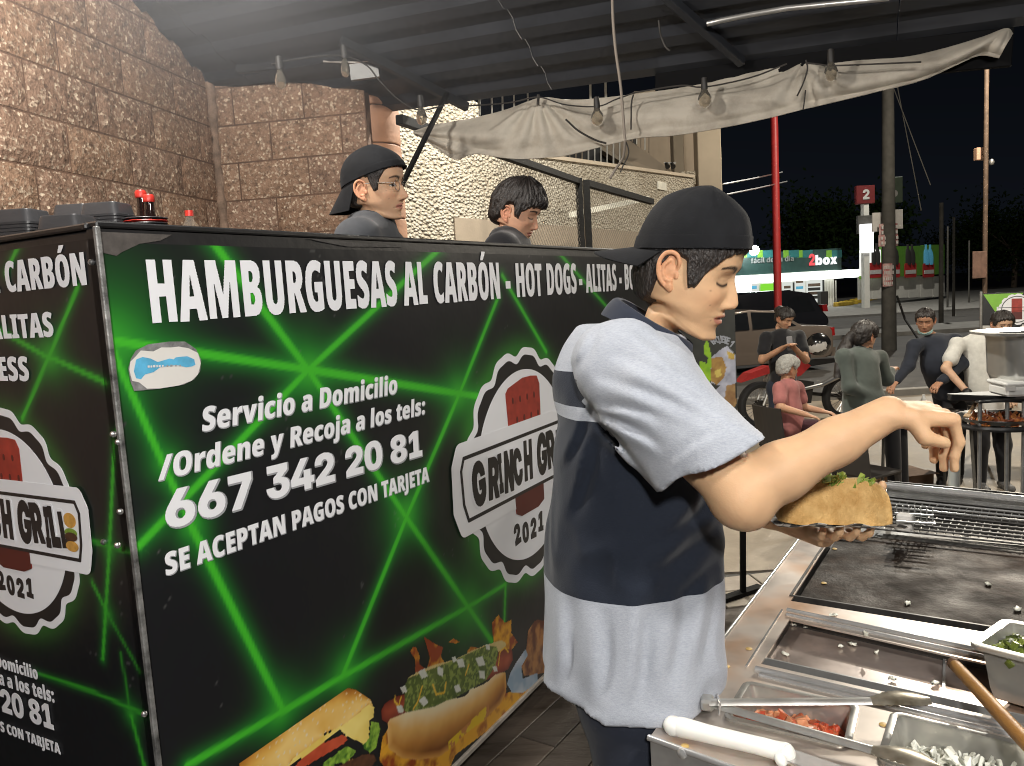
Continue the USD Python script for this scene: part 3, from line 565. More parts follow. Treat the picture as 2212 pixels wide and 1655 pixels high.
def food_colors(P):
    x, y = P[..., 0].ravel(), P[..., 1].ravel(); P3 = np.stack([x, y, 0 * x], 1)
    col = f_colors(P).reshape(-1, 3); al = np.zeros(len(x), bool)
    n1, n2, n3 = meshkit.fbm(P3 * 30, 4, 3), meshkit.fbm(P3 * 90, 3, 4), meshkit.fbm(P3 * 14, 3, 6)
    def lay(poly, c, edge=.006):
        m = shapely.contains_xy(poly, x, y)
        if m.any(): col[m] = c(m); al[m] = True
    L3 = lambda a, b, t: np.asarray(a) * (1 - t[:, None]) + np.asarray(b) * t[:, None]
    def dist(poly, m): return shapely.distance(shapely.boundary(poly), shapely.points(x[m], y[m]))
    bun, cheese, tomato, lett, pat, low, flame, dogbun, back, saus, relish, bowl, wings = FL
    lay(flame, lambda m: L3((.28, .05, .012), (.75, .38, .03), np.clip((n1[m] - .35) * 3.2 - (y[m] - .35) * 2.2, 0, 1)))
    lay(wings, lambda m: L3((.12, .03, .01), (.45, .2, .06), np.clip((n1[m] - .3) * 2.6, 0, 1)))
    lay(bowl, lambda m: L3((.3, .42, .55), (.6, .66, .72), np.clip((n3[m] - .3) * 2.5, 0, 1)))
    lay(back, lambda m: L3((.5, .4, .15), (.75, .6, .28), n1[m]))
    lay(saus, lambda m: L3((.16, .02, .012), (.45, .1, .045), np.clip(dist(saus, m) / .03, 0, 1) * (.4 + .8 * n3[m])))
    lay(relish, lambda m: np.where((n2[m] > .57)[:, None], L3((.16, .24, .05), (.33, .4, .1), n1[m]), L3((.04, .08, .015), (.15, .2, .045), n1[m])))
    for o in mus: lay(o, lambda m: L3((.7, .4, .03), (.8, .52, .06), n1[m]))
    for o in onions: lay(o, lambda m: L3((.55, .57, .5), (.78, .8, .76), n1[m]))
    def crust(m):
        pt = shapely.points(x[m], y[m]); a_ = shapely.distance(relish, pt); t = np.clip(a_ / .13 + .18 * (n3[m] - .5) + .08 * (n1[m] - .5), 0, 1) * np.clip(.55 + dist(dogbun, m) / .05, 0, 1)
        return np.stack([np.interp(t, [0, .15, .4, .7, 1], q) for q in ([.85, .82, .74, .5, .2], [.72, .62, .43, .22, .065], [.46, .33, .13, .045, .012])], 1)
    lay(dogbun, crust)
    lay(flame.intersection(dogbun.buffer(-.0)).intersection(sbox(*fq(*k3([(1520, 900)])[0]), *fq(*k3([(1760, 560)])[0]))), lambda m: np.where((n1[m] > .56)[:, None], np.array([.72, .5, .02]), np.array([.5, .2, .06])))
    lay(low, lambda m: L3((.6, .36, .05), (.75, .5, .08), n1[m])); lay(pat, lambda m: L3((.03, .012, .008), (.14, .06, .03), n2[m]))
    def dome(m):
        pt = shapely.points(x[m], y[m]); lo_ = shapely.distance(cheese, pt); up_ = shapely.distance(shapely.boundary(bun), pt); t = np.clip(up_ / (up_ + lo_ + 1e-6) + .25 * (n3[m] - .5) + .1 * (n1[m] - .5), 0, 1)
        return np.stack([np.interp(t, [0, .12, .35, .6, .85, 1], q) for q in ([.24, .42, .68, .8, .72, .55], [.075, .17, .39, .56, .43, .26], [.01, .022, .08, .19, .11, .05])], 1)
    lay(bun, dome)
    lay(seeds, lambda m: L3((.6, .45, .24), (.8, .7, .5), n1[m]))
    lay(tomato, lambda m: L3((.34, .04, .015), (.6, .11, .05), n1[m])); lay(lett, lambda m: L3((.04, .13, .015), (.3, .5, .06), np.clip((n2[m] - .25) * 2, 0, 1)))
    lay(cheese, lambda m: L3((.68, .45, .05), (.85, .7, .22), np.clip(n3[m] * 1.6 - .3, 0, 1)))
    food_colors.mask = al.reshape(P.shape[:-1]); return col.reshape(P.shape[:-1] + (3,))
film('food_print', FM, .2, 2.2, ZB + .012, .62, 0.0034, 0.0009, food_colors, tr, keep=lambda P: food_colors.mask)

# trims, rivets, wear
part('corner_trim', bar(fp(0, ZB, .004), fp(0, ZT, .004), .011, .011, up=U, c=.002), m_edge, tr)
part('top_trim', bar(fp(0, ZT + .004, -.014), fp(LONG, ZT + .004, -.014), .04, .012, c=.003), m_body, tr)
part('top_trim', bar(lp(0.02, ZT + .002, -.014), lp(SHORT, ZT + .002, -.014), .04, .012, c=.003), m_body, tr)
part('bottom_trim', bar(fp(0, ZB + .004, .004), fp(LONG, ZB + .004, .004), .012, .018, up=UP, c=.002), pm('bottom_trim', (0.42, 0.38, 0.33), 0.5, var=0.3, vscale=12), tr)
m_rivet = pm('rivet_steel', (0.5, 0.5, 0.5), 0.3, metal=0.9)
_r = np.random.default_rng(9)
for px, py in ((243, 938), (254, 955), (231, 565), (252, 1178), (226, 1170), (258, 1105), (310, 1542)):
    s, z = fq(px, py) if px > 230 else lq(px, py)
    q = fp(s, z, .004) if px > 240 else lp(-s if s < 0 else .02, z, .004); nrm = FN if px > 240 else LN
    part('rivet', moved(lathe([(.0062, -.004), (.006, .001), (.0035, .0032), (0.0, .004)], 10), frame(q, U if nrm is FN else W, nrm)), m_rivet, tr, smooth=40)
patch = [(205, 495), (330, 500), (375, 505), (345, 520), (300, 527), (262, 545), (250, 553), (215, 545)]
put(fpoly(patch).intersection(sbox(.006, 0, 9, ZT - .01)), 'worn_patch', pm('bare_board', (0.075, 0.066, 0.06), 0.6, var=0.35, vscale=25, bump=.2), FM, .0012)
put(fpoly([(930, 535), (1010, 528), (1035, 536), (900, 537), (730, 520), (560, 508), (640, 510), (700, 524), (750, 533)]).buffer(0), 'worn_patch', pm('bare_board_2', (0.05, 0.047, 0.045), 0.6, var=0.4, vscale=25, bump=.2), FM, .0012)
# inside: deck, counters, the frame, wheels
part('deck', moved(cbox(LONG - .1, SHORT - .1, .05), FM @ trimesh.transformations.translation_matrix([LONG / 2, .33, 0]) @ trimesh.transformations.rotation_matrix(np.pi / 2, [1, 0, 0]) @ trimesh.transformations.translation_matrix([0, -SHORT / 2 + .0, 0]) if False else frame(fp(LONG / 2, .33, -SHORT / 2), U)), m_body, tr)
m_steel = pm('brushed_steel', (0.42, 0.42, 0.41), 0.33, metal=0.9, var=0.1, vscale=8, stretch=(1, 14, 1), rvar=.1)
part('shelf', moved(cbox(.78, .3, .02, .003), frame(fp(.42, 1.735, -.2), U)), m_steel, tr)
part('shelf', moved(cbox(.26, 1.2, .02, .003), frame(fp(.16, 1.735, -.95), U)), m_steel, tr)
for s, o in ((.1, -.3), (.75, -.3), (.1, -1.5), (LONG - .1, -.1), (LONG - .1, -1.5)): part('post', bar(fp(s, .34, o), fp(s, 1.725, o), .03), m_black, tr)
for o in (-.25, -1.35): part('wheel', moved(lathe([(.0, -.07), (.13, -.075), (.19, -.06), (.2, 0), (.19, .06), (.13, .075), (0, .07)], 24), frame(fp(2.2, .2, o), U, FN)), m_black, tr, smooth=40)
# ================================================================ corrugated roof, tarpaulin, wires and bulbs
m_roof = pm('roof_sheet', (0.024, 0.026, 0.031), 0.5, metal=0.2, var=0.35, vscale=2.5, bump=0.1, bscale=30, rvar=0.1)
RB, RCn = at(1000, 222, d=4.15), at(2150, 66, d=3.2)
gy = -0.35; gx = ((RCn - RB)[2] - gy * (RCn - RB)[1]) / (RCn - RB)[0]
def roof_z(x, y): return RB[2] + gx * (x - RB[0]) + gy * (y - RB[1])
e_dir = _n((RCn - RB) * [1, 1, 0]); e_in = np.array([-e_dir[1], e_dir[0], 0.0]); e_in = e_in if e_in[1] < 0 else -e_in
rf = thing('roof', 'dark corrugated metal roof over the food trailer and the grill', 'roof', RB)
prof = []
per = 0.19
for k in range(30):
    for a, h in ((0, 0), (.055, 0), (.085, .028), (.15, .028), (.18, 0)): prof.append((k * per + a, h))
prof = np.array(prof)
def roof_sheet(s0, s1, t0, t1):
    pr = prof[(prof[:, 0] >= t0) & (prof[:, 0] <= t1)]
    def fn(u, v):
        s = s0 + u * (s1 - s0); i = np.rint(v * (len(pr) - 1)).astype(int); t = pr[i, 0]; h = pr[i, 1]
        p = RB + e_dir * s[..., None] + e_in * t[..., None]; z = roof_z(p[..., 0], p[..., 1]) + h + .004
        return np.stack([p[..., 0], p[..., 1], z], -1)
    return thick(sheet(9, len(pr), fn), 0.002)
for i in range(4):
    part('roof_sheet', roof_sheet(-2.6 + i * 1.55, -2.6 + (i + 1) * 1.55 - .004, 0.0, 5.4), m_roof, rf)
def on_roof(px, py, dz=0.0):
    r = ray(px, py); n = np.array([-gx, -gy, 1.0]); q = RB - UP * dz; return CAM + r * (((q - CAM) @ n) / (r @ n))
def rbeam(a, b, w, h, m=None, dz=.0): 
    A, B = on_roof(*a, dz + h / 2), on_roof(*b, dz + h / 2); return part('roof_beam', bar(A, B, w, h, up=[-gx, -gy, 1], c=.003), m or m_black, rf)
rbeam((735, 88), (1010, 232), .03, .045); rbeam((1425, -20), (1603, 135), .035, .04, m_roof)
part('edge_beam', bar(RB + e_dir * 1.02 - UP * .06, RCn + e_dir * .06 - UP * .075, .03, .15, c=.003), pm('near_black', (.004, .004, .0045), .8, spec=.1), rf)  # near-black strip closing the gap between roof edge and tarpaulin
m_fascia = pm('fascia_strip', (0.33, 0.31, 0.27), 0.7, var=0.3, vscale=20)
# a white shop canopy lattice seen between roof and tarpaulin: its slats
m_slat = pm('pale_slat', (0.5, 0.48, 0.43), 0.6, var=0.15)
slats = thing('slatted_screen', 'pale slats showing in the gap between the roof and the tarpaulin', 'screen', at(1500, 180, d=4.3))
for px, w in [(1035, 12), (1062, 9), (1085, 9), (1110, 10), (1140, 8), (1480, 8), (1501, 7), (1512, 5), (1530, 10), (1553, 9), (1572, 4), (1590, 4), (1308, 7), (1275, 6)]:
    y = 222 + (px - 1000) * -.136; a, b = at(px, y - 6, d=4.35 - .0008 * (px - 1000)), at(px + 1, y + 32, d=4.35 - .0008 * (px - 1000)); part('slat', bar(a, b, w * .0024, .01), m_slat, slats)

# tarpaulin valance
m_tarp = M('tarpaulin', {'g': ('texture_coordinate', {}), 'n': ('noise_texture', dict(scale=5.0, detail=8.0, roughness=0.7)), 'r': ('rgb_ramp', dict(ramp=[(0.3, (0.3, 0.265, 0.215)), (0.55, (0.43, 0.39, 0.325)), (0.8, (0.47, 0.43, 0.36))])),
                         'n2': ('noise_texture', dict(scale=160.0, detail=2.0)), 'b': ('bump', dict(strength=0.15, distance=0.004)), 'd': ('principled_bsdf', dict(roughness=0.7)), 't': ('translucent_bsdf', {}), 'x': ('mix_closure', dict(fac=0.15))},
           [('g.object', 'n.vector'), ('n.fac', 'r.fac'), ('r.color', 'd.base_color'), ('r.color', 't.color'), ('g.object', 'n2.vector'), ('n2.fac', 'b.height'), ('b.normal', 'd.normal'), ('d.BSDF', 'x.closure1'), ('t.BSDF', 'x.closure2')], surface='x.closure')
upE = [(893, 285), (940, 270), (985, 262), (1026, 255), (1100, 236), (1163, 213), (1210, 214), (1265, 215), (1368, 205), (1505, 185), (1608, 161), (1711, 137), (1741, 134), (1829, 131), (1946, 126), (2033, 108), (2121, 82), (2173, 63), (2187, 74)]
loE = [(895, 289), (939, 318), (983, 345), (1026, 333), (1080, 341), (1129, 344), (1180, 341), (1232, 335), (1368, 301), (1454, 294), (1560, 277), (1660, 256), (1735, 237), (1800, 222), (1887, 201), (1989, 175), (2062, 143), (2115, 121), (2158, 126)]
upS, loS = spline(upE, 150), spline(loE, 150)
def tarp_fn(u, v):
    i = np.rint(u * 149).astype(int); p = upS[i] * (1 - v[..., None]) + loS[i] * v[..., None]
    d = 4.12 - (p[..., 0] - 900) / 1290 * 0.97
    # folds fan out from the two tied points; the middle bellies towards the viewer
    f = np.zeros_like(u)
    for cx_, cy_, k, w in ((1163, 205, 13, 1.0), (1741, 128, 11, .8), (2180, 60, 12, .8), (900, 287, 16, .9)):
        dx, dy = p[..., 0] - cx_, p[..., 1] - cy_; r = np.hypot(dx, dy); th = np.arctan2(dy, dx)
        f += w * np.sin(th * k + 1.3 * np.sin(r / 60)) * np.clip(r / 55, 0, 1) * np.exp(-(r / 150) ** 2) * .019
    q = np.stack([p[..., 0] / 130, p[..., 1] / 45, 0 * u], -1)
    f += .035 * (meshkit.fbm(q, 3, 2) - .5) + .014 * (meshkit.fbm(q * 2.7 + 5, 3, 4) - .5)
    d = d - .055 * np.sin(v * np.pi) - f * np.clip(np.minimum(u, 1 - u) * 20, 0.2, 1) - .035 * np.clip((v - .86) / .14, 0, 1)
    r = np.stack([(p[..., 0] - CX) / FPX, -(p[..., 1] - CY) / FPX, -np.ones_like(u)], -1) @ RC.T
    return CAM + r * d[..., None]
tp = thing('tarpaulin', 'dirty cream tarpaulin rolled along the street edge of the metal roof', 'tarpaulin', at(1500, 200, d=3.7))
ts = sheet(150, 26, tarp_fn); part('cloth', thick(ts, .004), m_tarp, tp, smooth=50)
m_cord = pm('dark_cord', (0.03, 0.026, 0.022), 0.7); m_rope = pm('grey_rope', (0.2, 0.17, 0.14), 0.8)
def wire(pts, r, ds, n=40): 
    P = spline([np.array([p[0], p[1], d]) for p, d in zip(pts, ds)], n); return tube([at(a, b, d=c) for a, b, c in P], r, 6)
def tarp_d(px): return 4.12 - (px - 900) / 1290 * .97
part('tie', wire([(1368, 205), (1364, 225), (1363, 280)], .004, [tarp_d(1368) - .1] * 3), m_cord, tp); part('tie', wire([(1741, 130), (1744, 150), (1735, 180), (1722, 207)], .0035, [tarp_d(1740) - .1] * 4), m_cord, tp)
part('tie', wire([(1740, 195), (1738, 215), (1735, 236)], .003, [tarp_d(1740) - .09] * 3), m_cord, tp); part('tie', wire([(1163, 205), (1162, 225)], .008, [tarp_d(1163) - .09] * 2), m_cord, tp)
part('hem_cord', wire([(1222, 258), (1250, 283), (1285, 302), (1310, 310)], .005, [tarp_d(1260) - .12] * 4), m_cord, tp)

# festoon of bulbs and other cables
m_glassb = M('clear_bulb', {'p': ('principled_bsdf', dict(base_color=(0.6, 0.54, 0.44), transmission_weight=0.9, roughness=0.06, ior=1.25))}, [], surface='p.BSDF')
m_socket = pm('bulb_socket', (0.02, 0.018, 0.016), 0.6)
fest = thing('festoon_cable', 'thin dark festoon cable looping along the tarpaulin and the roof edge', 'cable', at(1500, 190, d=3.7))
def td(px): return tarp_d(px) - .14 if px > 1000 else 3.7 - (1000 - px) * .0012
for pts in ([(585, 140), (640, 128), (735, 120), (790, 140), (820, 175), (860, 215), (905, 238), (960, 228)], [(1000, 230), (1100, 222), (1163, 210), (1220, 226), (1290, 230), (1330, 215), (1372, 200)], [(1372, 200), (1470, 185), (1523, 188), (1620, 168), (1700, 138)], [(1741, 136), (1775, 140), (1800, 142), (1900, 138), (1990, 134)]):
    part('cable', wire(pts, .0035, [td(p[0]) for p in pts]), m_cord, fest)
for px, py, sc, lab in ((605, 163, .8, 'clear bulb hanging in front of the block wall, leftmost of the festoon'), (745, 138, .7, 'clear bulb beside the lamp bracket above the round column'), (910, 243, .85, 'bulb hanging before the bright rough cast wall'), (1290, 246, 1.15, 'bulb hanging in front of the tarpaulin left of the hanging rope end'), (1522, 206, 1.15, 'bulb hanging in the middle of the tarpaulin'), (1795, 147, 1.0, 'bulb hanging at the narrow right part of the tarpaulin')):
    o = at(px, py, d=td(px)); b = thing('festoon_bulb', lab, 'light bulb', o, group='bulbs of the festoon')
    part('socket', moved(lathe([(0, .075), (.012, .075), (.014, .06), (.015, .03), (.013, .022)], 12), t=o), m_socket, b, smooth=40)
    part('glass_bulb', moved(lathe(np.array([(.012, .024), (.016, .012), (.024, -.002), (.029, -.018), (.028, -.034), (.02, -.048), (.008, -.055), (0, -.056)]) * [sc, 1], 16), t=o), m_glassb, b, smooth=True)
hc = thing('hanging_cable', 'long grey cable hanging from the roof in front of the tarpaulin', 'cable', at(1325, 0, d=3.0))
part('cable', wire([(1322, -30), (1324, 40), (1330, 110), (1341, 190), (1349, 290), (1350, 305), (1346, 340), (1330, 365), (1318, 385)], .006, [3.0, 3.05, 3.1, 3.15, 3.2, 3.2, 3.25, 3.3, 3.3], 60), m_rope, hc, smooth=True)
part('loose_end', wire([(1350, 300), (1358, 330), (1345, 360), (1340, 372)], .003, [3.2, 3.22, 3.25, 3.25]), m_cord, hc)
c2 = thing('hanging_cable', 'short dark wire dangling from the roof sheets near the middle', 'cable', at(1425, 50, d=3.2)); part('cable', wire([(1423, 45), (1427, 75), (1437, 100), (1447, 110)], .004, [3.2] * 4), m_cord, c2)
m_pipe = pm('conduit_pipe', (0.4, 0.39, 0.37), 0.35, metal=0.7, var=0.2, vscale=10)
cp = thing('conduit', 'pale metal conduit running under the roof at the upper right', 'conduit', on_roof(1530, 50))
part('pipe', tube([on_roof(a, b, .05) for a, b in ((1528, 52), (1560, 44), (1620, 32), (1700, 18), (1800, 8), (1920, -4))], .011, 10), m_pipe, cp, smooth=True)
# lamp bracket and beam in front of the column
lb_ = thing('lamp_bracket', 'small grey lamp bracket fixed to a dark beam above the round column', 'lamp bracket', at(760, 150, d=3.95))
part('beam', bar(at(512, 146, d=4.12), at(742, 130, d=4.0), .04, .06, c=.004), m_black, lb_)
part('bracket_arm', bar(at(700, 131, d=3.95), at(808, 134, d=3.9), .02, .02), m_pipe, lb_)
part('bracket_plate', bar(at(757, 158, d=3.9), at(818, 150, d=3.9), .03, .075), pm('grey_plate', (0.16, 0.16, 0.155), 0.5, metal=.3), lb_)
# struts and gate
gt = thing('mesh_gate', 'black steel tube gate with wire mesh behind the two people in the trailer', 'gate', at(1250, 540, d=5.0))
gp = [at(862, 258, d=4.17), at(1250, 392, d=6.8), at(1266, 396, d=6.95), at(1408, 436, d=8.6)]
zf = -0.3
def drop(p, z): return np.array([p[0], p[1], z])
m_frame = pm('gate_frame', (0.007, 0.0065, 0.006), 0.7, var=0.4, vscale=30, bump=.3, bscale=80, spec=.12)
part('top_rail', bar(gp[0], gp[1], .045, .05, c=.003), m_frame, gt); part('post', bar(gp[1] + UP * .025, drop(gp[1], zf), .06, .055), m_frame, gt)
part('top_rail', bar(gp[2], gp[3], .055, .06, c=.003), m_frame, gt); part('post', bar(gp[2] + UP * .025, drop(gp[2], zf), .07, .055), m_frame, gt)
part('strut', bar(at(966, 202, d=3.95), at(868, 400, d=3.6), .018, .018), m_frame, gt)
m_wire = pm('galvanised_wire', (0.2, 0.18, 0.15), 0.5, metal=0.4)
wires = []
for A, B in ((gp[0] + (gp[1] - gp[0]) * .42, gp[1]), (gp[2], gp[3])):
    d = (B - A) * [1, 1, 0]; Lg = np.linalg.norm(d); d /= Lg; zt = A[2]
    H = 1.7
    for k in np.arange(-H, Lg + H, .055):
        for sg in (1, -1):
            s0, s1 = k, k + sg * H; ta, tb_ = 0.0, 1.0
            lo, hi = (0 - k) / (sg * H), (Lg - k) / (sg * H); lo, hi = min(lo, hi), max(lo, hi); lo, hi = max(lo, 0), min(hi, 1)
            if hi - lo < .02: continue
            top = lambda s: A[2] + (B[2] - A[2]) * s / Lg - .03
            a, b = A * [1, 1, 0] + d * (k + sg * H * lo), A * [1, 1, 0] + d * (k + sg * H * hi)
            wires.append(tube([a + UP * (top(k + sg * H * lo) - H * lo), b + UP * (top(k + sg * H * hi) - H * hi)], .0016, 3, caps=False))
part('wire_mesh', cat_(wires), m_wire, gt, kind='stuff')
wp = thing('white_rail', 'thin white painted rail slanting across the rough cast wall', 'rail', at(1320, 445, d=5.6))
part('pipe', bar(at(1232, 464, d=7.6), at(1400, 428, d=9.0), .035, .05), m_white_paint, wp)

# house behind, with an outside stair
hs = thing('stair_house', 'beige house with square pillars and an outside stair behind the rough cast wall', 'house', drop(at(1500, 330, d=14.00), GZ))
def hbox(x0, x1, y0, y1, d, m, nm, th=.3):
    a, b = at(x0, y1, d=d), at(x1, y1, d=d); zt, zb = at((x0 + x1) / 2, y0, d=d)[2], at((x0 + x1) / 2, y1, d=d)[2]
    u = _n((b - a) * [1, 1, 0]); w = np.linalg.norm((b - a)[:2]); c = (a + b) / 2; c[2] = (zt + zb) / 2
    return part(nm, moved(cbox(w, th, zt - zb, .01), frame(c + np.array([0, th / 2, 0]), u)), m, hs)
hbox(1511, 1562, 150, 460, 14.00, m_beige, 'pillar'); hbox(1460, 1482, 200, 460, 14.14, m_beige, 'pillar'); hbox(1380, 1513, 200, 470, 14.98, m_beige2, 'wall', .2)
hbox(1466, 1503, 371, 400, 13.58, m_stucco, 'low_wall', .2)
sa, sb = at(1300, 300, d=12.88), at(1462, 402, d=12.60)
st_m = [at(1299, 318, d=12.88), at(1436, 401, d=12.60), at(1490, 398, d=12.60), at(1356, 300, d=12.88)]
v = np.array(st_m + [p + np.array([.05, 1.0, 0]) for p in st_m]); m_ = tm(v, quads([[0, 1, 2, 3], [7, 6, 5, 4], [4, 5, 1, 0], [5, 6, 2, 1], [6, 7, 3, 2], [7, 4, 0, 3]])); m_.fix_normals()
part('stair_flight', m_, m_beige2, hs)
part('stair_edge', bar(at(1300, 320, d=12.81), at(1437, 403, d=12.53), .06, .05), m_beige, hs)
for k in range(12):
    px = 1190 + k * 13.5; y1 = 344 + (px - 1190) * .095
    part('baluster', bar(at(px, 296, d=12.04), at(px, y1 + 4, d=12.04), .022), m_slat if k > 5 else m_beige2, hs)
for k in range(5):
    px = 1366 + k * 9; part('baluster', bar(at(px, 285, d=12.74), at(px, 306 + k * 6, d=12.74), .02), m_slat if k % 2 else m_beige2, hs)
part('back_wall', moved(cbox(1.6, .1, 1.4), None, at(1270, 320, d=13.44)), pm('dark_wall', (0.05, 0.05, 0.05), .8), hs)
fl2 = thing('flood_lamp', 'pair of small unlit flood lamps on the stair of the beige house', 'lamp', at(1446, 357, d=12.46))
for px in (1441, 1453): part('lamp_head', moved(lathe([(0, -.05), (.03, -.045), (.035, .03), (.04, .05), (0, .045)], 12), frame(at(px, 357, d=12.46), np.array([1, 0, 0]), np.array([0, -.8, -.6]))), m_socket, fl2, smooth=40)
part('mount', bar(at(1434, 352, d=12.53), at(1460, 352, d=12.53), .02), m_pipe, fl2)

# ================================================================ across the street
def D(z, px, py): return float(at(px, py, z=z) @ np.array([0, 1, 0]))
m_redpole = pm('red_paint', (0.42, 0.03, 0.03), 0.45, var=0.12, bump=.1); m_oldpole = pm('old_concrete', (0.085, 0.08, 0.07), 0.85, var=0.3, vscale=4, bump=.3, bscale=30); m_rust = pm('rusty_steel', (0.1, 0.064, 0.042), 0.7, var=0.35, vscale=10)
def pole(name, label, cat, px, d, y_top, r0, r1, m, base_px=None, zb=GZ):
    """A standing pole: base under (px, .) at depth d."""
    b = drop(at(px, 640, d=d), zb); t = drop(b, at(px, y_top, d=d)[2]); th = thing(name, label, cat, b)
    part('shaft', tube([b, (b + t) / 2, t], [r0, (r0 + r1) / 2, r1], 16), m, th, smooth=50); return th, b, t
rp, rb, rt = pole('red_pole', 'tall bright red steel pole behind the black parked car', 'pole', 1680, 19, 190, .095, .085, m_redpole)
part('base_plate', moved(cbox(.4, .4, .03, .005), t=rb + UP * .02), m_redpole, rp)
up_, ub, ut = pole('utility_pole', 'grey concrete utility pole with layered red and white posters', 'utility pole', 1920, 21, 175, .19, .14, m_oldpole)
m_poster = pm('poster_red', (0.35, 0.05, 0.06), 0.7, color2=(0.6, 0.5, 0.46), vscale=9, detail=3.0); m_paper = pm('poster_paper', (0.55, 0.53, 0.5), 0.7, var=0.1)
def wrap(px0, px1, y0, y1, d, m, th, nm, r=.2):
    a, b = at(px0, y0, d=d), at(px1, y1, d=d); c = (a + b) / 2; w, h = abs(b[0] - a[0]), abs(a[2] - b[2])
    return part(nm, sheet(7, 2, lambda u, v: np.stack([c[0] + (u - .5) * w, c[1] - .02 + .6 * (u - .5) ** 2 * w, c[2] + (v - .5) * h], -1)), m, th), c, w, h
for (x0, x1, y0, y1, txt) in ((1900, 1942, 484, 508, 'BAILE'), (1899, 1943, 508, 530, 'BANDA'), (1907, 1932, 570, 596, 'GRAN'), (1907, 1930, 596, 618, '667')):
    n_, c, w, h = wrap(x0, x1, y0, y1, 20.75, m_poster, up_, 'poster')
    for r_ in range(2):
        for k_ in range(5): part('faded_print', moved(cbox(w * (.09 + .05 * ((k_ * 7 + r_ * 3) % 3) / 2), .004, h * .26), None, c + np.array([-w * .38 + w * .19 * k_, -.02, h * (.2 - .42 * r_)])), m_paper, n_)
for x0, x1, y0, y1 in ((1884, 1906, 460, 500), (1926, 1950, 453, 494)): 
    a = at((x0 + x1) / 2, (y0 + y1) / 2, d=20.95); part('notice_board', moved(cbox((x1 - x0) / 1709 * 21, .03, (y1 - y0) / 1709 * 21), None, a), m_paper, up_)
for k, (p, q) in enumerate(((( 1939, 190), (1990, 455)), ((1930, 190), (2010, 400)))):
    part('stay_wire', tube([at(*p, d=20.5), at(*q, d=19.5)], .012, 5), m_oldpole, up_)
part('stay_wire', tube([at(1938, 640, d=20.9), at(1955, 690, d=20.3), at(1985, 735, d=19.6)], .03, 6), m_socket, up_)
sp_, sb2, stp = pole('steel_pole', 'slim rusty steel pole with a junction box at the right edge', 'pole', 2127, 15, 112, .045, .04, m_rust)
a = at(2118, 333, d=14.9); part('junction_box', moved(cbox(.2, .12, .23, .01), None, a), pm('salmon_box', (0.5, 0.3, 0.2), .6), sp_)
part('insulator', moved(lathe([(0, -.06), (.04, -.05), (.05, 0), (.03, .05), (0, .06)], 12), t=at(2142, 350, d=14.9)), m_pipe, sp_, smooth=True)
part('placard', moved(cbox(.34, .03, .5, .005), frame(at(2116, 572, d=14.8), az(70))), pm('faded_placard', (0.2, 0.12, 0.09), .7, var=.3, vscale=8), sp_)
for px, d, yt, w in ((2060, 34, 470, .06), (2047, 40, 490, .05), (2093, 44, 520, .05), (2033, 30, 440, .09)):
    pole('lamp_post', {2060: 'thin dark post between the billboard wall and the slim steel pole', 2047: 'thin post just right of the billboard wall', 2093: 'farthest thin post beside the dark trees at the right', 2033: 'dark post with a small grey meter box in front of the billboard wall'}[px], 'post', px, d, yt, w, w * .8, m_oldpole)
pw_ = thing('power_lines', 'power lines crossing the night sky between the house and the red pole', 'power line', at(1600, 400, d=16))
for (p, q) in (((1562, 398), (1690, 372)), ((1570, 420), (1700, 392))): part('cable', tube([at(*p, d=14), at((p[0] + q[0]) / 2, (p[1] + q[1]) / 2 + 1, d=17), at(*q, d=20)], .016, 5), m_pipe, pw_)

# convenience store
DS = 50.0
m_cream = pm('store_wall', (0.66, 0.64, 0.58), 0.7, var=.06); m_fgreen = pm('fascia_green', (0.035, 0.085, 0.075), 0.4, var=.1); m_lime = pm('fascia_lime', (0.22, 0.5, 0.05), .5); m_teal = pm('fascia_teal', (0.03, 0.2, 0.2), .5)
m_lit = em('lit_soffit', (0.95, 1.0, 0.94), 2.4); m_litw = em('lit_front_glow', (0.93, 0.97, 0.9), 0.75); m_litred = em('lit_red', (0.95, 0.12, 0.13), 1.0); m_litwhite = em('lit_white', (1, 1, 1), 1.3); m_litgreen = em('lit_green', (0.3, 0.9, 0.06), 0.8)
S_ = az(88.0); store0 = drop(at(1803, 661, d=DS), GZ)      # its right front corner
sto = thing('convenience_store', 'small convenience store with a dark green fascia and a bright white canopy', 'store', store0)
SF = np.array([S_[1], -S_[0], 0.0]); SF = SF if SF[1] < 0 else -SF
def so(s, z, off=0.0): return store0 - S_ * s + UP * (z - GZ) + SF * off     # s metres to the left of the corner
def szz(px, py, off=0.0):
    p = at(px, py, plane=(store0 + SF * off, SF)); return float((store0 - p) @ S_), float(p[2])
def sbx(nm, p0, p1, off, th, m, par=None, label=None):
    """A box on the store front between two picture corners, its face off metres ahead."""
    s0, z1 = szz(*p0, off); s1, zb_ = szz(*p1, off); c = so((s0 + s1) / 2, (z1 + zb_) / 2, off - th / 2)
    return part(nm, moved(cbox(abs(s0 - s1), th, abs(z1 - zb_)), frame(c, S_)), m, par or sto, label)
zt_ = szz(1812, 536, 1.0)[1]; zs_ = szz(1812, 583, 1.0)[1]
sL = 16.0
part('wall', moved(cbox(sL, 8, 3.6), frame(so(sL / 2, GZ + 1.8, -4.05), S_)), m_cream, sto)
part('fascia', moved(cbox(sL, 1.2, zt_ - zs_ - .02), frame(so(sL / 2, (zt_ + zs_) / 2, .4), S_)), m_fgreen, sto)
part('lit_canopy', moved(cbox(sL + .6, 1.5, .5), frame(so(sL / 2 - .9, zs_ - .27, .35), S_)), m_lit, sto)
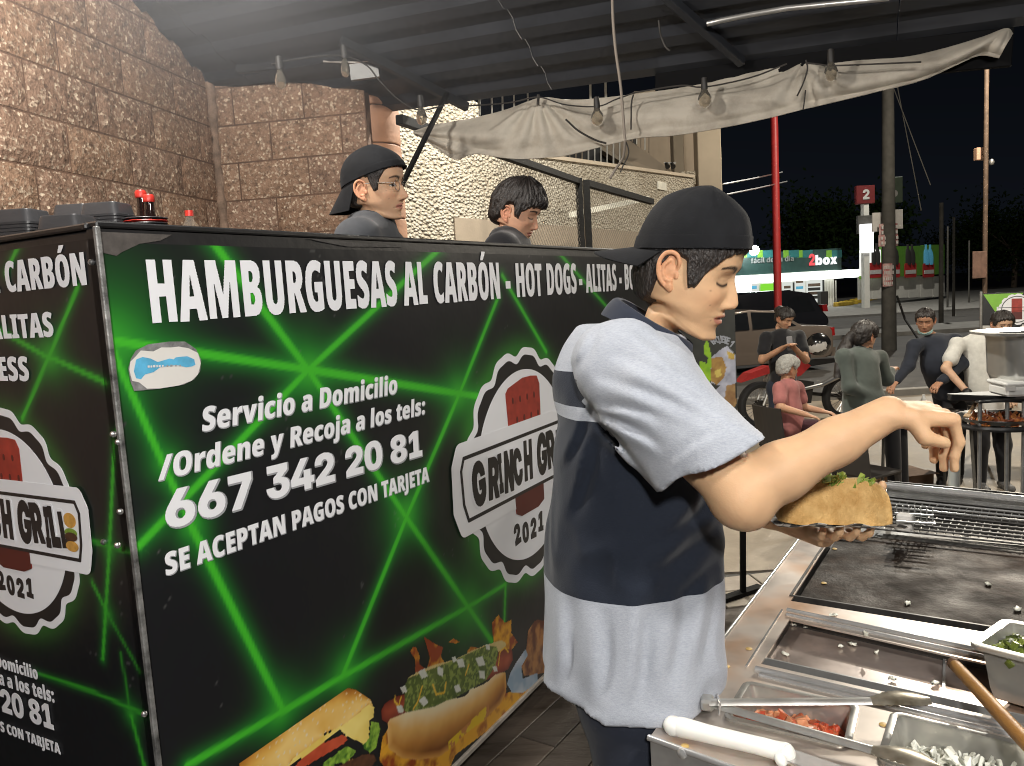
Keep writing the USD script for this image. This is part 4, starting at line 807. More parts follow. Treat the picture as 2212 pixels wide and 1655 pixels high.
for i, px in enumerate((1602, 1636, 1692, 1722, 1785)):
    sbx('fascia_stripe', (px, 541), (px + 12, 556), 1.02, .02, m_lime); sbx('fascia_stripe', (px + 12, 541), (px + 34, 556), 1.025, .02, m_teal)
def sign_text(txt, p0, p1, base, cap, m, nm='sign_letter', kind='black', off=1.06, each=True):
    s0, z = szz(p0, base, off); s1, _ = szz(p1, base, off); h = cap / 1709 * DS; w = s0 - s1; fw = font(kind)
    tot = sum(fw.getlength(c) for c in txt); x = 0.0
    for c in txt:
        cw = fw.getlength(c) / tot * w
        if c != ' ':
            part(nm, moved(extrude(text_poly(c, h, cw * .94, kind), .06), frame(so(s0 - x, z, off - .03), S_) @ trimesh.transformations.rotation_matrix(np.pi / 2, [1, 0, 0])), m, sto)
        x += cw
sign_text('2', 1747, 1762, 574, 24, m_litred); sign_text('box', 1761, 1809, 573, 21, m_litwhite); sign_text('fácil de tu día', 1622, 1716, 569, 11, pm('dull_letter', (0.3, 0.33, 0.32), .6), kind='bold')
for p0, p1, m in (((1788, 607), (1812, 660), m_cream),):
    pass
for p0, p1 in (((1742, 605), (1778, 652)), ((1690, 610), (1714, 650))): 
    w_ = sbx('lit_front_pane', p0, p1, .06, .05, m_litw)
    for k in range(4): sbx('shelf_goods', (p0[0] + 4, p0[1] + 8 + 9 * k), (p1[0] - 6, p0[1] + 13 + 9 * k), .1, .05, m_socket if k % 2 else m_rust)
    sbx('window_frame', (p1[0] - 1, p0[1]), (p1[0] + 3, p1[1]), .12, .08, m_black)
sbx('window_banner', (1643, 614), (1680, 630), .12, .05, m_litgreen)
for k in range(5): sbx('wall_rib', (1781 + 6 * k, 606), (1783 + 6 * k, 658), .05, .06, m_cream)
sbx('bin', (1773, 630), (1789, 660), 1.2, .5, m_socket)
sbx('lit_panel', (1590, 590), (1625, 655), .3, .2, m_litwhite)
gl = thing('flood_light', 'glaring white flood light at the left corner of the store', 'lamp', so(14.5, 3.2, 1.3))
part('lens', moved(trimesh.creation.icosphere(2, .3), None, at(1629, 541, d=47)), em('flood_glow', (1, 1, 1), 60), gl); part('arm', bar(at(1629, 541, d=47) + np.array([0, .25, 0]), at(1629, 548, d=49), .06), m_socket, gl)
# pylon with the store's figure
py = thing('pylon_sign', 'store pylon with a dull red square sign on top', 'sign', drop(at(1872, 640, d=45), GZ))
part('post', bar(drop(at(1870, 640, d=45), GZ), at(1868, 440, d=45), .4, .3), m_cream, py)
pc = at(1868, 421, d=44.8); part('sign_box', moved(cbox(1.05, .3, 1.02, .03), None, pc), pm('sign_red', (0.16, 0.02, 0.02), .5), py)
p2_ = text_poly('2', .55, .42, 'black'); part('numeral', moved(extrude(p2_, .03), frame(pc + np.array([-.21, -.16, -.27]), np.array([1.0, 0, 0])) @ trimesh.transformations.rotation_matrix(np.pi / 2, [1, 0, 0])), m_paper, py)
part('lower_panel', moved(cbox(.95, .25, 1.0), None, at(1870, 485, d=44.9)), m_oldpole, py)
part('lit_base', moved(cbox(.7, .25, 1.6), None, at(1872, 515, d=44.7)), m_litwhite, py)
bs = thing('blade_sign', 'small pale green blade sign behind the utility pole', 'sign', at(1938, 408, d=30)); part('panel', moved(cbox(.42, .12, .95, .02), None, at(1937, 410, d=30)), pm('pale_green', (0.12, 0.16, 0.11), .6), bs); part('disc', moved(lathe([(.0, -.01), (.13, -.01), (.13, .01), (0, .01)], 18), frame(at(1932, 418, d=29.9), np.array([1.0, 0, 0]), np.array([0, -1.0, 0]))), m_paper, bs)
# billboard wall
bw0, bw1 = at(1858, 640, d=46), at(2045, 636, d=52); bd = _n((bw1 - bw0) * [1, 1, 0]); bn = np.array([bd[1], -bd[0], 0.0]); bn = bn if bn[1] < 0 else -bn
bb = thing('billboard_wall', 'long wall with a green billboard of bottles above pale panels', 'wall', drop(bw0, GZ))
def bq(px, py, off=0.0): return at(px, py, plane=(bw0 + bn * off, bn))
def bbx(nm, x0, x1, y0, y1, off, th, m, par=None):
    a, b, c, d = bq(x0, y0, off), bq(x1, y0, off), bq(x1, y1, off), bq(x0, y1, off); w = (b - a) @ bd; z1 = (a[2] + b[2]) / 2; z0_ = (c[2] + d[2]) / 2; ce = (a + b) / 2; ce[2] = (z0_ + z1) / 2
    return part(nm, moved(cbox(w, th, z1 - z0_), frame(ce - bn * th / 2, bd)), m, par or bb)
m_bgreen = pm('billboard_green', (0.1, 0.26, 0.03), .6, var=.15)
bbx('lit_panel', 1861, 1903, 540, 595, .35, .15, em('bill_white', (1, 1, .93), .95)); bbx('green_edge', 1861, 1903, 595, 602, .36, .15, m_lime)
bbx('billboard', 1904, 1994, 532, 597, .3, .15, m_bgreen); bbx('billboard', 1994, 2040, 529, 593, .3, .15, m_bgreen)
for k in range(7): bbx('wall_panel', 1859 + k * 26, 1859 + k * 26 + 25.3, 596, 646 - k * .9, 0, .2, m_cream)
for x in (1890, 1930, 1966, 2005): 
    cp_ = bq(x, 584, .34); RX = frame(cp_, bd) @ trimesh.transformations.rotation_matrix(np.pi / 2, [1, 0, 0])
    part('red_caption', moved(extrude(sbox(-.55, -.3, .55, .3).buffer(.14), .04), RX), m_redpole, bb); part('caption_bar', moved(extrude(sbox(-.6, -.22, .6, .02), .06), RX), m_paper, bb)
    for dx in (-5, 4):
        q = bq(x + dx, 572, .37); part('pictured_bottle', moved(lathe([(0, 0), (.22, .0), (.24, .5), (.2, .8), (.08, 1.1), (.08, 1.35), (0, 1.35)], 12) if x == 1966 or x == 1930 else lathe([(0, 0), (.3, 0), (.3, .5), (.26, .6), (0, .6)], 12), np.diag([1, .15, 1, 1]), q) if False else moved(lathe([(0, 0), (.2, .0), (.22, .45), (.18, .75), (.07, 1.0), (.07, 1.25), (0, 1.25)], 12), np.diag([1, .2, 1, 1.0]), q), m_socket if x != 2005 else m_stblue, bb, smooth=30)
# yellow wheel stops
for k in range(6):
    o = at(1822 + k * 11, 661 - k * 2.6, z=GZ + .1); ws = thing('wheel_stop', ['yellow parking block nearest to the store door', 'second yellow parking block from the store door', 'third yellow parking block from the store door', 'fourth yellow parking block, before the lit panel', 'fifth yellow parking block, just before the utility pole', 'last yellow parking block, beside the utility pole'][k], 'parking block', o, group='yellow parking blocks before the store')
    part('block', moved(cbox(1.7, .25, .3, .05), frame(o + UP * .12, az(60))), m_yellow, ws)
ry = thing('yellow_ramp_rail', 'low yellow kerb rail at the end of the store forecourt', 'kerb', at(1885, 652, d=44)); part('kerb', bar(at(1862, 650, z=GZ + .1) + UP * .25, at(1890, 640, z=GZ + .1) + UP * .5, .3, .5), m_yellow, ry)

# dark trees beyond
m_leaf = M('leaf', {'o': ('geometry', {}), 'r': ('rgb_ramp', dict(ramp=[(0, (0.02, 0.035, 0.01)), (1, (0.05, 0.075, 0.024))])), 'd': ('diffuse_bsdf', {}), 't': ('translucent_bsdf', {}), 'x': ('mix_closure', dict(fac=0.3))}, [('o.random_per_island', 'r.fac'), ('r.color', 'd.color'), ('r.color', 't.color'), ('d.BSDF', 'x.closure1'), ('t.BSDF', 'x.closure2')], surface='x.closure')
m_bark = pm('bark', (0.09, 0.065, 0.045), .9, bump=.5, bscale=20)
def tree(label, base, h, rx, seed, n=7000, group='trees beyond the street'):
    r = np.random.default_rng(seed); t = thing('tree', label, 'tree', base, group=group)
    part('trunk', tube([base, base + [.1, 0, h * .3], base + [0, 0, h * .62]], [h * .035, h * .028, h * .012], 8), m_bark, t, smooth=True)
    for a in range(4): 
        q = base + UP * h * (.35 + .06 * a); an = r.uniform(0, 6.3); part('limb', tube([q, q + [rx * .3 * math.cos(an), rx * .3 * math.sin(an), h * .15], q + [rx * .65 * math.cos(an), rx * .65 * math.sin(an), h * .28]], [h * .015, h * .01, h * .004], 6), m_bark, t)
    cl = r.normal(size=(26, 3)); cl /= np.linalg.norm(cl, axis=1, keepdims=True); cl *= r.uniform(.35, 1, (26, 1)); cl = cl * [rx, rx, h * .32] + base + [0, 0, h * .66]
    c = cl[r.integers(26, size=n)] + r.normal(size=(n, 3)) * rx * .2; a = r.normal(size=(n, 3)); a /= np.linalg.norm(a, axis=1, keepdims=True); b = np.cross(a, r.normal(size=(n, 3))); b /= np.linalg.norm(b, axis=1, keepdims=True); s = r.uniform(.12, .24, (n, 1)) * h / 7
    v = np.stack([c - a * s, c + b * s * .5, c + a * s, c - b * s * .5], 1).reshape(-1, 3); part('crown', tm(v, quads(np.arange(4 * n).reshape(-1, 4))), m_leaf, t, kind='stuff')
for i, (px, d, h, rx, lab) in enumerate(((1800, 66, 8.5, 5.2, 'broad dark tree rising behind the store roof'), (2095, 90, 6.5, 5, 'dark tree right of the billboard wall'), (2190, 70, 7, 5.5, 'large dark tree at the far right behind the slim pole'))):
    tree(lab, drop(at(px, 640, d=d), GZ), h, rx, 50 + i)
# added glowing panes standing in for the brightly lit store wall
for x0, x1 in ((1600, 1640), (1715, 1740)):
    w_ = sbx('lit_front_pane', (x0, 598), (x1, 655), .05, .05, m_litw)
    for k in range(3): sbx('shelf_goods', (x0 + 5, 606 + 13 * k), (x1 - 5, 611 + 13 * k), .09, .05, (m_rust, m_stblue, m_lime)[k])
# ================================================================ the grill: steel table, griddle, wells, pans and tools
GT = 0.90
def steel(name, c1=(0.5, 0.5, 0.49), c2=(0.42, 0.42, 0.41), rough=0.3, scale=4.0, warm=None, metal=.72, bs=9, bump=.0):
    N = {'g': ('texture_coordinate', {}), 'mp': ('mapping', dict(scale=(1, 1, 1))), 'n': ('noise_texture', dict(scale=scale, detail=3.0, roughness=0.5)), 'r': ('rgb_ramp', dict(ramp=[(0.3, c2), (0.6, c1)] if warm is None else [(0.3, c2), (0.5, c1), (0.72, warm)])),
         'n2': ('noise_texture', dict(scale=bs, detail=5.0)), 'rr': ('map_range', dict(from_min=0.3, from_max=0.7, to_min=rough * .8, to_max=rough * 1.3)), 'b': ('bump', dict(strength=bump, distance=0.004)), 'p': ('principled_bsdf', dict(metallic=metal, roughness=rough))}
    return M(name, N, [('g.object', 'mp.vector'), ('mp.vector', 'n.vector'), ('mp.vector', 'n2.vector'), ('n.fac', 'r.fac'), ('r.color', 'p.base_color'), ('n2.fac', 'rr.value'), ('rr.result', 'p.roughness'), ('n2.fac', 'b.height'), ('b.normal', 'p.normal')], surface='p.BSDF')
m_st = steel('worn_steel'); m_strip = steel('copper_tinted_steel', (0.6, 0.53, 0.47), (0.42, 0.38, 0.34), .36, 5, warm=(0.6, 0.38, 0.24)); m_copper = steel('copper_tinted_tray', (0.56, 0.48, 0.44), (0.5, 0.4, 0.34), .25, 3, warm=(0.62, 0.4, 0.26))  # strip and tray steel carry warm copper tones in their colour
m_shiny = steel('bright_rail', (0.7, 0.7, 0.69), (0.55, 0.55, 0.54), .18); m_dkst = steel('sooty_steel', (0.09, 0.085, 0.08), (0.03, 0.028, 0.026), .4, 8); m_pan = steel('pan_steel', (0.58, 0.57, 0.53), (0.48, 0.47, 0.43), .24, 6)
m_griddle = M('griddle_plate', {'g': ('texture_coordinate', {}), 'n': ('noise_texture', dict(scale=3.2, detail=9.0, roughness=0.7, distortion=.6)), 'n2': ('noise_texture', dict(scale=45.0, detail=6.0, roughness=.7)), 'n4': ('noise_texture', dict(scale=9.0, detail=6.0)), 'r': ('rgb_ramp', dict(ramp=[(0.42, (0.003, 0.0024, 0.002)), (0.52, (0.01, 0.0062, 0.0045)), (0.62, (0.032, 0.019, 0.013)), (0.76, (0.075, 0.047, 0.035))])),
                              'm': ('rgb_ramp', dict(ramp=[(0.3, (0.5, 0.46, 0.44)), (0.6, (1, 1, 1))])), 'mu': ('mix', dict(mix_type='multiply', fac=.9)), 'rr': ('map_range', dict(from_min=0.35, from_max=0.7, to_min=.4, to_max=.75)), 'b': ('bump', dict(strength=.5, distance=0.006)), 'p': ('principled_bsdf', dict(specular_ior_level=.16, specular_tint=(1, .74, .58)))},
              [('g.object', 'n.vector'), ('g.object', 'n2.vector'), ('g.object', 'n4.vector'), ('n.fac', 'r.fac'), ('n2.fac', 'm.fac'), ('r.color', 'mu.color1'), ('m.color', 'mu.color2'), ('mu.color', 'p.base_color'), ('n4.fac', 'rr.value'), ('rr.result', 'p.roughness'), ('n2.fac', 'b.height'), ('b.normal', 'p.normal')], surface='p.BSDF')
def g(px, py, z=GT): return at(px, py, z=z)
def plate(pts, z, th, m, name, parent, smooth=False):
    """A flat plate through picture points at height z (its top), th thick."""
    p = Polygon([g(x, y, z)[:2] for x, y in pts]); me = extrude(p, th); me.apply_translation([0, 0, z - th]); return part(name, me, m, parent)
gr = thing('grill_table', 'stainless steel grill table with a sooty griddle, a tinted well and sunk pans', 'grill', g(1405, 1590) * [1, 1, 0])
gdL = _n((g(1745, 1140) - g(1405, 1590)) * [1, 1, 0]); gdX = _n((g(2110, 1410) - g(1700, 1320)) * [1, 1, 0])
cA = g(1405, 1590); cB = g(1740, 1143)
far = 1.5
# table top pieces laid edge to edge
def gl_(p, q, t): return p + (q - p) * t
part('front_apron', moved(cbox(1.5, .004, .05, .001), frame(cA + gdX * .75 - UP * .03 + np.array([0, 0, 0]), gdX)), m_st, gr)
part('front_lip', tube([cA + gdX * -.004 - UP * .004, cA + gdX * 1.5 - UP * .004], .0055, 10), m_shiny, gr, smooth=True)
part('lower_front', moved(cbox(1.46, .01, .5, .002), frame(cA + gdX * .77 + gdL * .03 - UP * .32, gdX)), m_dkst, gr)
part('side_panel', moved(cbox(1.2, .01, .5, .002), frame(cA + gdL * .64 + gdX * .02 - UP * .27, gdL)), m_dkst, gr)
for a, b in ((.05, .05), (.05, 1.2), (1.4, .05), (1.4, 1.2)): p = cA + gdX * a + gdL * b; part('leg', bar(drop(p, 0.0), drop(p, GT - .01), .035), m_dkst, gr)
part('bolt', moved(lathe([(.009, -.002), (.0085, .002), (.004, .005), (0, .005)], 12), frame(at(1473, 1628, plane=(cA - gdL * .004, np.array([gdX[1], -gdX[0], 0.0]))), gdX, np.array([gdX[1], -gdX[0], 0]))), m_shiny, gr, smooth=40)
# top sheet with openings for the pans and wells
P2 = lambda pts, z=GT: Polygon([g(x, y, z)[:2] for x, y in pts])
pan1 = [(1609, 1474), (1858, 1527), (1838, 1620), (1560, 1556)]; pan2 = [(1925, 1539), (2290, 1628), (2290, 1760), (1892, 1648)]
well = [(1706, 1338), (2330, 1478), (2330, 1590), (1644, 1434)]; grid_ = [(1806, 1146), (2330, 1200), (2330, 1398), (1708, 1298)]
rearw = [(1918, 1070), (2330, 1112), (2330, 1190), (1838, 1146)]
outer = Polygon([p[:2] for p in (cA, cA + gdX * 1.5, cB + gdX * 1.7 + gdL * .06, cB + gdL * .04 + gdX * .0)])
top = outer
for o in (pan1, pan2): top = top.difference(P2(o).buffer(-.004))
for o in (well, grid_, rearw): top = top.difference(P2(o))
tm_ = extrude(top, .004); tm_.apply_translation([0, 0, GT - .004]); part('top_sheet', tm_, m_strip, gr)
# griddle plate, its dark channel and walls
plate([(1815, 1152), (2330, 1206), (2330, 1392), (1722, 1298)], GT - .018, .012, m_griddle, 'griddle', gr)
plate([(1760, 1140), (2400, 1195), (2400, 1460), (1660, 1300)], GT - .05, .004, m_dkst, 'channel_floor', gr)
part('griddle_wall', bar(g(1708, 1299, GT - .012), g(1806, 1147, GT - .012), .006, .03), m_dkst, gr)
part('griddle_wall', bar(g(1709, 1300, GT - .015), g(2330, 1400, GT - .015), .005, .034), m_dkst, gr)
part('griddle_front', bar(g(1722, 1301, GT - .02), g(2330, 1396, GT - .02), .012, .012), steel('rust_edge', (.2, .13, .1), (.1, .07, .05), .5), gr)
# rails between griddle and well
for (p, q, r, dz) in (((1700, 1318), (2330, 1449), .0055, .004), ((1699, 1328), (2330, 1462), .0045, .002), ((1632, 1446), (2330, 1605), .007, .004), ((1640, 1459), (2330, 1622), .005, .001)):
    part('rail', tube([g(*p, GT + dz), g(*q, GT + dz)], r, 10), m_shiny, gr, smooth=True)
plate([(1706, 1338), (2330, 1478), (2330, 1590), (1644, 1434)], GT - .03, .004, m_copper, 'well_floor', gr)
part('well_wall', bar(g(1706, 1338, GT - .016), g(1644, 1434, GT - .016), .004, .03), m_dkst, gr); part('well_wall', bar(g(1706, 1338, GT - .017), g(2330, 1478, GT - .017), .004, .03), m_dkst, gr); part('well_wall', bar(g(1644, 1434, GT - .017), g(2330, 1590, GT - .017), .004, .03), m_st, gr)
part('well_seam', bar(g(2040, 1420, GT - .028), g(2038, 1510, GT - .028), .005, .004), m_shiny, gr)
part('strip_fold', bar(g(1690, 1318, GT + .001), g(1612, 1440, GT + .001), .004, .004), m_shiny, gr); part('strip_edge', tube([g(1742, 1143, GT), g(1552, 1393, GT)], .004, 8), m_shiny, gr, smooth=True)
# charcoal grate at the back
part('rear_box', plate([(1925, 1066), (2330, 1106), (2330, 1196), (1838, 1150)], GT - .1, .004, m_dkst, 'ash_tray', gr).prim and bar(g(1918, 1068, GT - .05), g(2330, 1110, GT - .05), .006, .1), m_dkst, gr)
for k in range(9): t = k / 8; part('grate_wire', tube([g(1915 - 62 * t, 1078 + 60 * t, GT + .004), g(2330, 1120 + 68 * t, GT + .004)], .0032, 6), m_shiny if k < 3 else m_dkst, gr)
for k in range(26): a, b = g(1915 + k * 16, 1078 + k * 1.6, GT + .001), g(1853 + k * 18.5, 1138 + k * 1.9, GT + .001); part('grate_wire', tube([a, b], .0022, 5), m_dkst, gr)
part('back_rail', tube([g(1913, 1049, GT + .05), g(2330, 1092, GT + .05)], .0115, 14), m_shiny, gr, smooth=True)
part('back_plate', plate([(1913, 1057), (2330, 1098), (2330, 1112), (1920, 1071)], GT + .01, .003, m_st, 'back_shelf', gr).prim and bar(g(1916, 1056, GT + .03), g(2330, 1097, GT + .03), .004, .04), m_st, gr)
for px in (1925, 2100): part('rail_post', rod(g(px, 1050 + (px - 1913) * .1, GT - .02), g(px, 1050 + (px - 1913) * .1, GT + .05), .008), m_st, gr)
# stacked grill basket standing on the grate
bk = thing('grill_basket', 'stack of wire grill baskets on the rear grate beside the sandwich', 'grill basket', g(1975, 1130))
for k in range(5):
    z = GT + .02 + .009 * k
    for s in range(2): part('wire', tube([g(1932 + 4 * s, 1108 + 18 * s, z), g(2016 + 6 * s, 1114 + 18 * s, z)], .0028, 6), m_shiny, bk)
for k in range(7): a = g(1937 + 13 * k, 1109 + k, GT + .012), g(1937 + 13 * k, 1126 + k, GT + .012); part('wire', tube([a[0], a[1]], .002, 5), m_shiny, bk); part('upright', rod(a[1], a[1] + UP * .05, .002, n=5), m_st, bk)
part('folded_paper', moved(cbox(.04, .03, .05, .004), frame(g(1955, 1128, GT + .04), gdX)), m_paper, bk)
sc_ = []
# crumbs and bits of onion scattered on the metal
rr = np.random.default_rng(3); m_onion = pm('onion', (0.66, 0.66, 0.57), .35, var=.08); m_bit = pm('crumb', (0.5, 0.34, 0.12), .5, var=.3)
for i, (x, y, z) in enumerate([(1714, 1351, GT - .028), (1743, 1356, GT - .028), (1870, 1372, GT + .004), (1815, 1398, GT - .028), (1842, 1394, GT - .028), (1893, 1412, GT - .028), (1697, 1415, GT - .028), (1961, 1304, GT - .017), (2135, 1264, GT - .017), (2198, 1318, GT - .017), (1800, 1331, GT), (2020, 1478, GT - .028), (1930, 1470, GT - .028)]):
    s = .0035 + .0025 * rr.random(); o = g(x, y, z); b = trimesh.creation.icosphere(1, 1.0); b.vertices *= [s * 1.7, s, .003]; b.vertices += .0015 * rr.normal(size=b.vertices.shape)
    m_ = moved(b, frame(o + UP * .003, az(rr.uniform(0, 360)))); solo('onion_bit', m_, m_onion, ['chip of white onion at the left end of the tinted well', 'second onion chip at the left end of the tinted well', 'onion chip on the rail in front of the griddle', 'largest onion lump in the middle of the tinted well', 'tiny onion speck beside the largest lump in the well', 'pale onion slice right of the largest lump in the well', 'bluish onion lump by the left corner of the tinted well', 'white onion chip near the front of the griddle', 'pale crumb in the middle right of the griddle', 'onion chip at the right front of the griddle', 'small onion chip beside the griddle rail', 'faint onion sliver near the seam of the well', 'faint onion sliver left of the well seam'][i], 'onion bit', smooth=True)
for x, y, z in ((1803, 1186, GT - .017), (1780, 1260, GT - .017), (1618, 1402, GT), (1570, 1440, GT), (1908, 1566, GT), (1480, 1612, GT)): o = g(x, y, z); part('grease_spot', moved(lathe([(.007, 0), (.006, .0012), (0, .0015)], 10), frame(o + UP * .0005, az(30))), m_bit, gr, smooth=True)

def gastro(name, label, quad, z, depth, cat='food pan', m=None, taper=.86, lip=.012, bottom=None):
    """A steel food pan: rolled rim around quad (four corners), tapering walls, floor."""
    q = Polygon([p[:2] for p in quad]); m = m or m_pan
    rim = q.buffer(-.018).buffer(.018, 8); N = 72
    def ring(pg): 
        L = pg.exterior if shapely.is_ccw(pg.exterior) else pg.exterior.reverse(); s0 = L.project(Point(*(np.array(quad[0][:2])))); return np.array([L.interpolate((s0 + L.length * i / N) % L.length).coords[0] for i in range(N)])
    c = np.array(q.centroid.coords[0]); R = ring(rim); I = ring(rim.buffer(-lip))
    rows = [(R, -.007), (R + (R - c) * .004, -.002), (R, .001), ((R + I) / 2, .0022), (I, .001), (I, -.004)]
    for t in (.2, .5, .8, .93, 1.0):
        k = 1 - (1 - taper) * t ** .8; rows.append((c + (I - c) * (k if t < .9 else k - (t - .8) * .28), -depth * (t if t < .9 else (.8 + .2 * (1 - (1 - (t - .8) / .2) ** 2)))))
    rows.append((c + (I - c) * .02, -depth))
    v = np.concatenate([np.concatenate([r, np.full((N, 1), z + h)], 1) for r, h in rows]); i, j = np.meshgrid(np.arange(len(rows) - 1), np.arange(N), indexing='ij')
    f = quads(np.stack([i * N + j, i * N + (j + 1) % N, (i + 1) * N + (j + 1) % N, (i + 1) * N + j], -1).reshape(-1, 4))
    me = tm(v, f); 
    if me.face_normals[np.argmax(np.abs(me.triangles_center[:, 2] - (z - depth)) < 1e-3)][2] < 0: me.invert()
    me = thick(me, .0015); t = thing(name, label, cat, np.array([c[0], c[1], z - depth])); part('pan', me, m, t, smooth=40); return t, c, I
def food(nm, c, I, z0, heap, fn, n, mats, label, seed, size, cat, keep=None, sxy=.7):
    """Cut pieces heaped in a pan, each piece of its own."""
    r = np.random.default_rng(seed); poly = Polygon(c + (I - c) * sxy); t = thing(nm, label, cat, np.array([c[0], c[1], z0])); x0, y0, x1, y1 = poly.bounds; k = 0
    bed = extrude(poly, .012); bed.apply_translation([0, 0, z0 - .008]); part('bed', bed, mats[1], t)
    while k < n:
        p = r.uniform([x0, y0], [x1, y1])
        if not poly.contains(Point(*p)): continue
        k += 1; d = poly.exterior.distance(Point(*p)); h = z0 + heap * (.3 + .7 * min(1, d / .04)) * r.uniform(.35, 1)
        R = trimesh.transformations.random_rotation_matrix(r.random(3)); 
        part('piece', moved(fn(r, size), trimesh.transformations.translation_matrix([p[0], p[1], h]) @ R), mats[r.integers(len(mats))], t)
    return t
m_tom = [pm('tomato_flesh', (0.56, 0.13, 0.06), .22, var=.2, vscale=60, sub=.15, coat=.4), pm('tomato_skin', (0.5, 0.07, 0.03), .2, var=.2, vscale=50, sub=.1, coat=.5), pm('tomato_core', (0.62, 0.25, 0.13), .25, var=.15, vscale=60, sub=.2, coat=.3)]
def cube(r, s): b = cbox(s * r.uniform(.7, 1.3), s * r.uniform(.6, 1.1), s * r.uniform(.4, .9), s * .14); b.vertices += r.normal(size=b.vertices.shape) * s * .07; return b
def sliver(r, s): L = s * r.uniform(1.0, 2.6); b = cbox(L, s * r.uniform(.35, .6), s * .22, s * .06); b.vertices[:, 2] += (b.vertices[:, 0] / L) ** 2 * s * .6; b.vertices += r.normal(size=b.vertices.shape) * s * .03; return b
t1, c, I = gastro('food_pan', 'steel pan of diced tomato sunk in the front of the grill table', [g(*p) for p in pan1], GT + .004, .075)
food('diced_tomato', c, I, GT - .056, .046, cube, 170, m_tom, 'heap of red diced tomato in the left steel pan', 4, .019, 'diced tomato', sxy=.82)
t2, c, I = gastro('food_pan', 'steel pan of chopped onion at the lower right corner of the table', [g(*p) for p in pan2], GT + .004, .075)
food('chopped_onion', c, I, GT - .056, .05, sliver, 260, [m_onion, pm('onion_pale', (0.72, 0.73, 0.65), .3, var=.06)], 'heap of white chopped onion in the right steel pan', 6, .016, 'chopped onion', sxy=.84)
zg = GT + .085
t3, c, I = gastro('food_pan', 'raised steel pan of green salsa at the right edge', [g(2088, 1391, zg), g(2168, 1336, zg), g(2420, 1385, zg), g(2400, 1470, zg)], zg, .1, taper=.82, lip=.016)
m_gr = [pm('salsa_green', (0.1, 0.13, 0.02), .3, var=.35, vscale=60, coat=.4), pm('salsa_dark', (0.045, 0.06, 0.012), .3, var=.3, coat=.4), pm('salsa_light', (0.2, 0.24, 0.04), .3, var=.3, coat=.4)]
food('green_salsa', c, I, zg - .026, .022, cube, 300, m_gr, 'dark green chopped salsa filling the raised steel pan', 8, .014, 'salsa', sxy=.9)

# tongs
m_tong = steel('tong_steel', (0.6, 0.6, 0.57), (0.4, 0.39, 0.36), .25, 20); m_tongt = steel('greasy_tong_tip', (0.38, 0.35, 0.28), (0.18, 0.15, 0.1), .3, 30)
tg = thing('tongs', 'long steel tongs lying open across the tomato pan', 'tongs', g(1520, 1515))
def tong_arm(p0, p1, tip, zz):
    A, B = g(*p0, zz[0]), g(*p1, zz[1]); d = _n(B - A); s = _n(np.cross(UP, d)); L = np.linalg.norm(B - A); n = 30
    def fn(u, v):
        x = u * L; w = .0108 + .001 * u + np.where(u > .74, .012 * np.sin(np.clip((u - .74) / .26, 0, 1) * np.pi * .86 + .1) , 0); w = np.where(u > .985, w * .75, w)
        y = (v - .5) * 2; h = .006 * (1 - y ** 2) + np.where(u > .74, .006 * np.sin(np.clip((u - .74) / .26, 0, 1) * np.pi), 0)
        wav = np.where(u > .78, .0016 * np.sin(u * L * 520) * np.abs(y) ** 3, 0)
        return A + d * x[..., None] + s * (y * (w + wav))[..., None] + UP * h[..., None]
    m = sheet(70, 9, fn); a = m.submesh([np.nonzero(m.triangles_center @ d - A @ d < L * .74)[0]], append=True); b = m.submesh([np.nonzero(m.triangles_center @ d - A @ d >= L * .74)[0]], append=True)
    return thick(a, .0015), thick(b, .0015)
a, b = tong_arm((1530, 1518), (2008, 1514), None, (GT + .03, GT + .035)); ar = part('arm', a, m_tong, tg, smooth=40); part('scalloped_tip', b, m_tongt, ar, smooth=40)
a, b = tong_arm((1532, 1520), (2030, 1662), None, (GT + .022, GT + .012)); ar = part('arm', a, m_tong, tg, smooth=40); part('scalloped_tip', b, m_tongt, ar, smooth=40)
part('hinge', moved(cbox(.022, .03, .02, .004), frame(g(1528, 1518, GT + .026), _n((g(2008, 1560) - g(1528, 1518)) * [1, 1, 0]))), m_tong, tg); part('locking_ring', tube([g(1549, 1500, GT + .028), g(1556, 1519, GT + .045), g(1553, 1544, GT + .02)], .0018, 6), m_shiny, tg)
# knife
kn = thing('knife', 'kitchen knife with a thick white plastic handle at the table corner', 'knife', g(1450, 1560))
m_hand = pm('white_handle', (0.78, 0.76, 0.71), .38, var=.05, vscale=10, sub=.1)
kp = spline([g(1445, 1566, GT + .02), g(1480, 1573, GT + .02), g(1540, 1588, GT + .019), g(1600, 1602, GT + .018), g(1650, 1614, GT + .017), g(1688, 1625, GT + .015), g(1696, 1629, GT + .014)], 40); kt = np.linspace(0, 1, 40)
kr = np.interp(kt, [0, .06, .15, .3, .55, .75, .88, .95, 1], [.008, .0145, .0165, .0145, .0138, .0142, .0165, .0175, .012])
hm_ = [tube(kp, kr, 18), moved(trimesh.creation.icosphere(3, 1.0), np.diag([.017, .017, .016, 1]), kp[2]), moved(trimesh.creation.icosphere(3, 1.0), np.diag([.0165, .0165, .016, 1]), kp[-3] + UP * .001), moved(trimesh.creation.icosphere(3, 1.0), np.diag([.009, .014, .009, 1]), kp[-4] + (g(1672, 1640) - g(1682, 1622)) * .75)]
part('handle', cat_(hm_), m_hand, kn, smooth=True)
k0, k1 = g(1676, 1618, GT + .012), g(1960, 1715, GT + .004); kd = _n(k1 - k0); ks = _n(np.cross(UP, kd))
bl = [k0 + ks * .012, k0 - ks * .022, k0 + kd * .12 - ks * .024, k0 + kd * .2 - ks * .012, k0 + kd * .23 + ks * .008, k0 + kd * .1 + ks * .012]
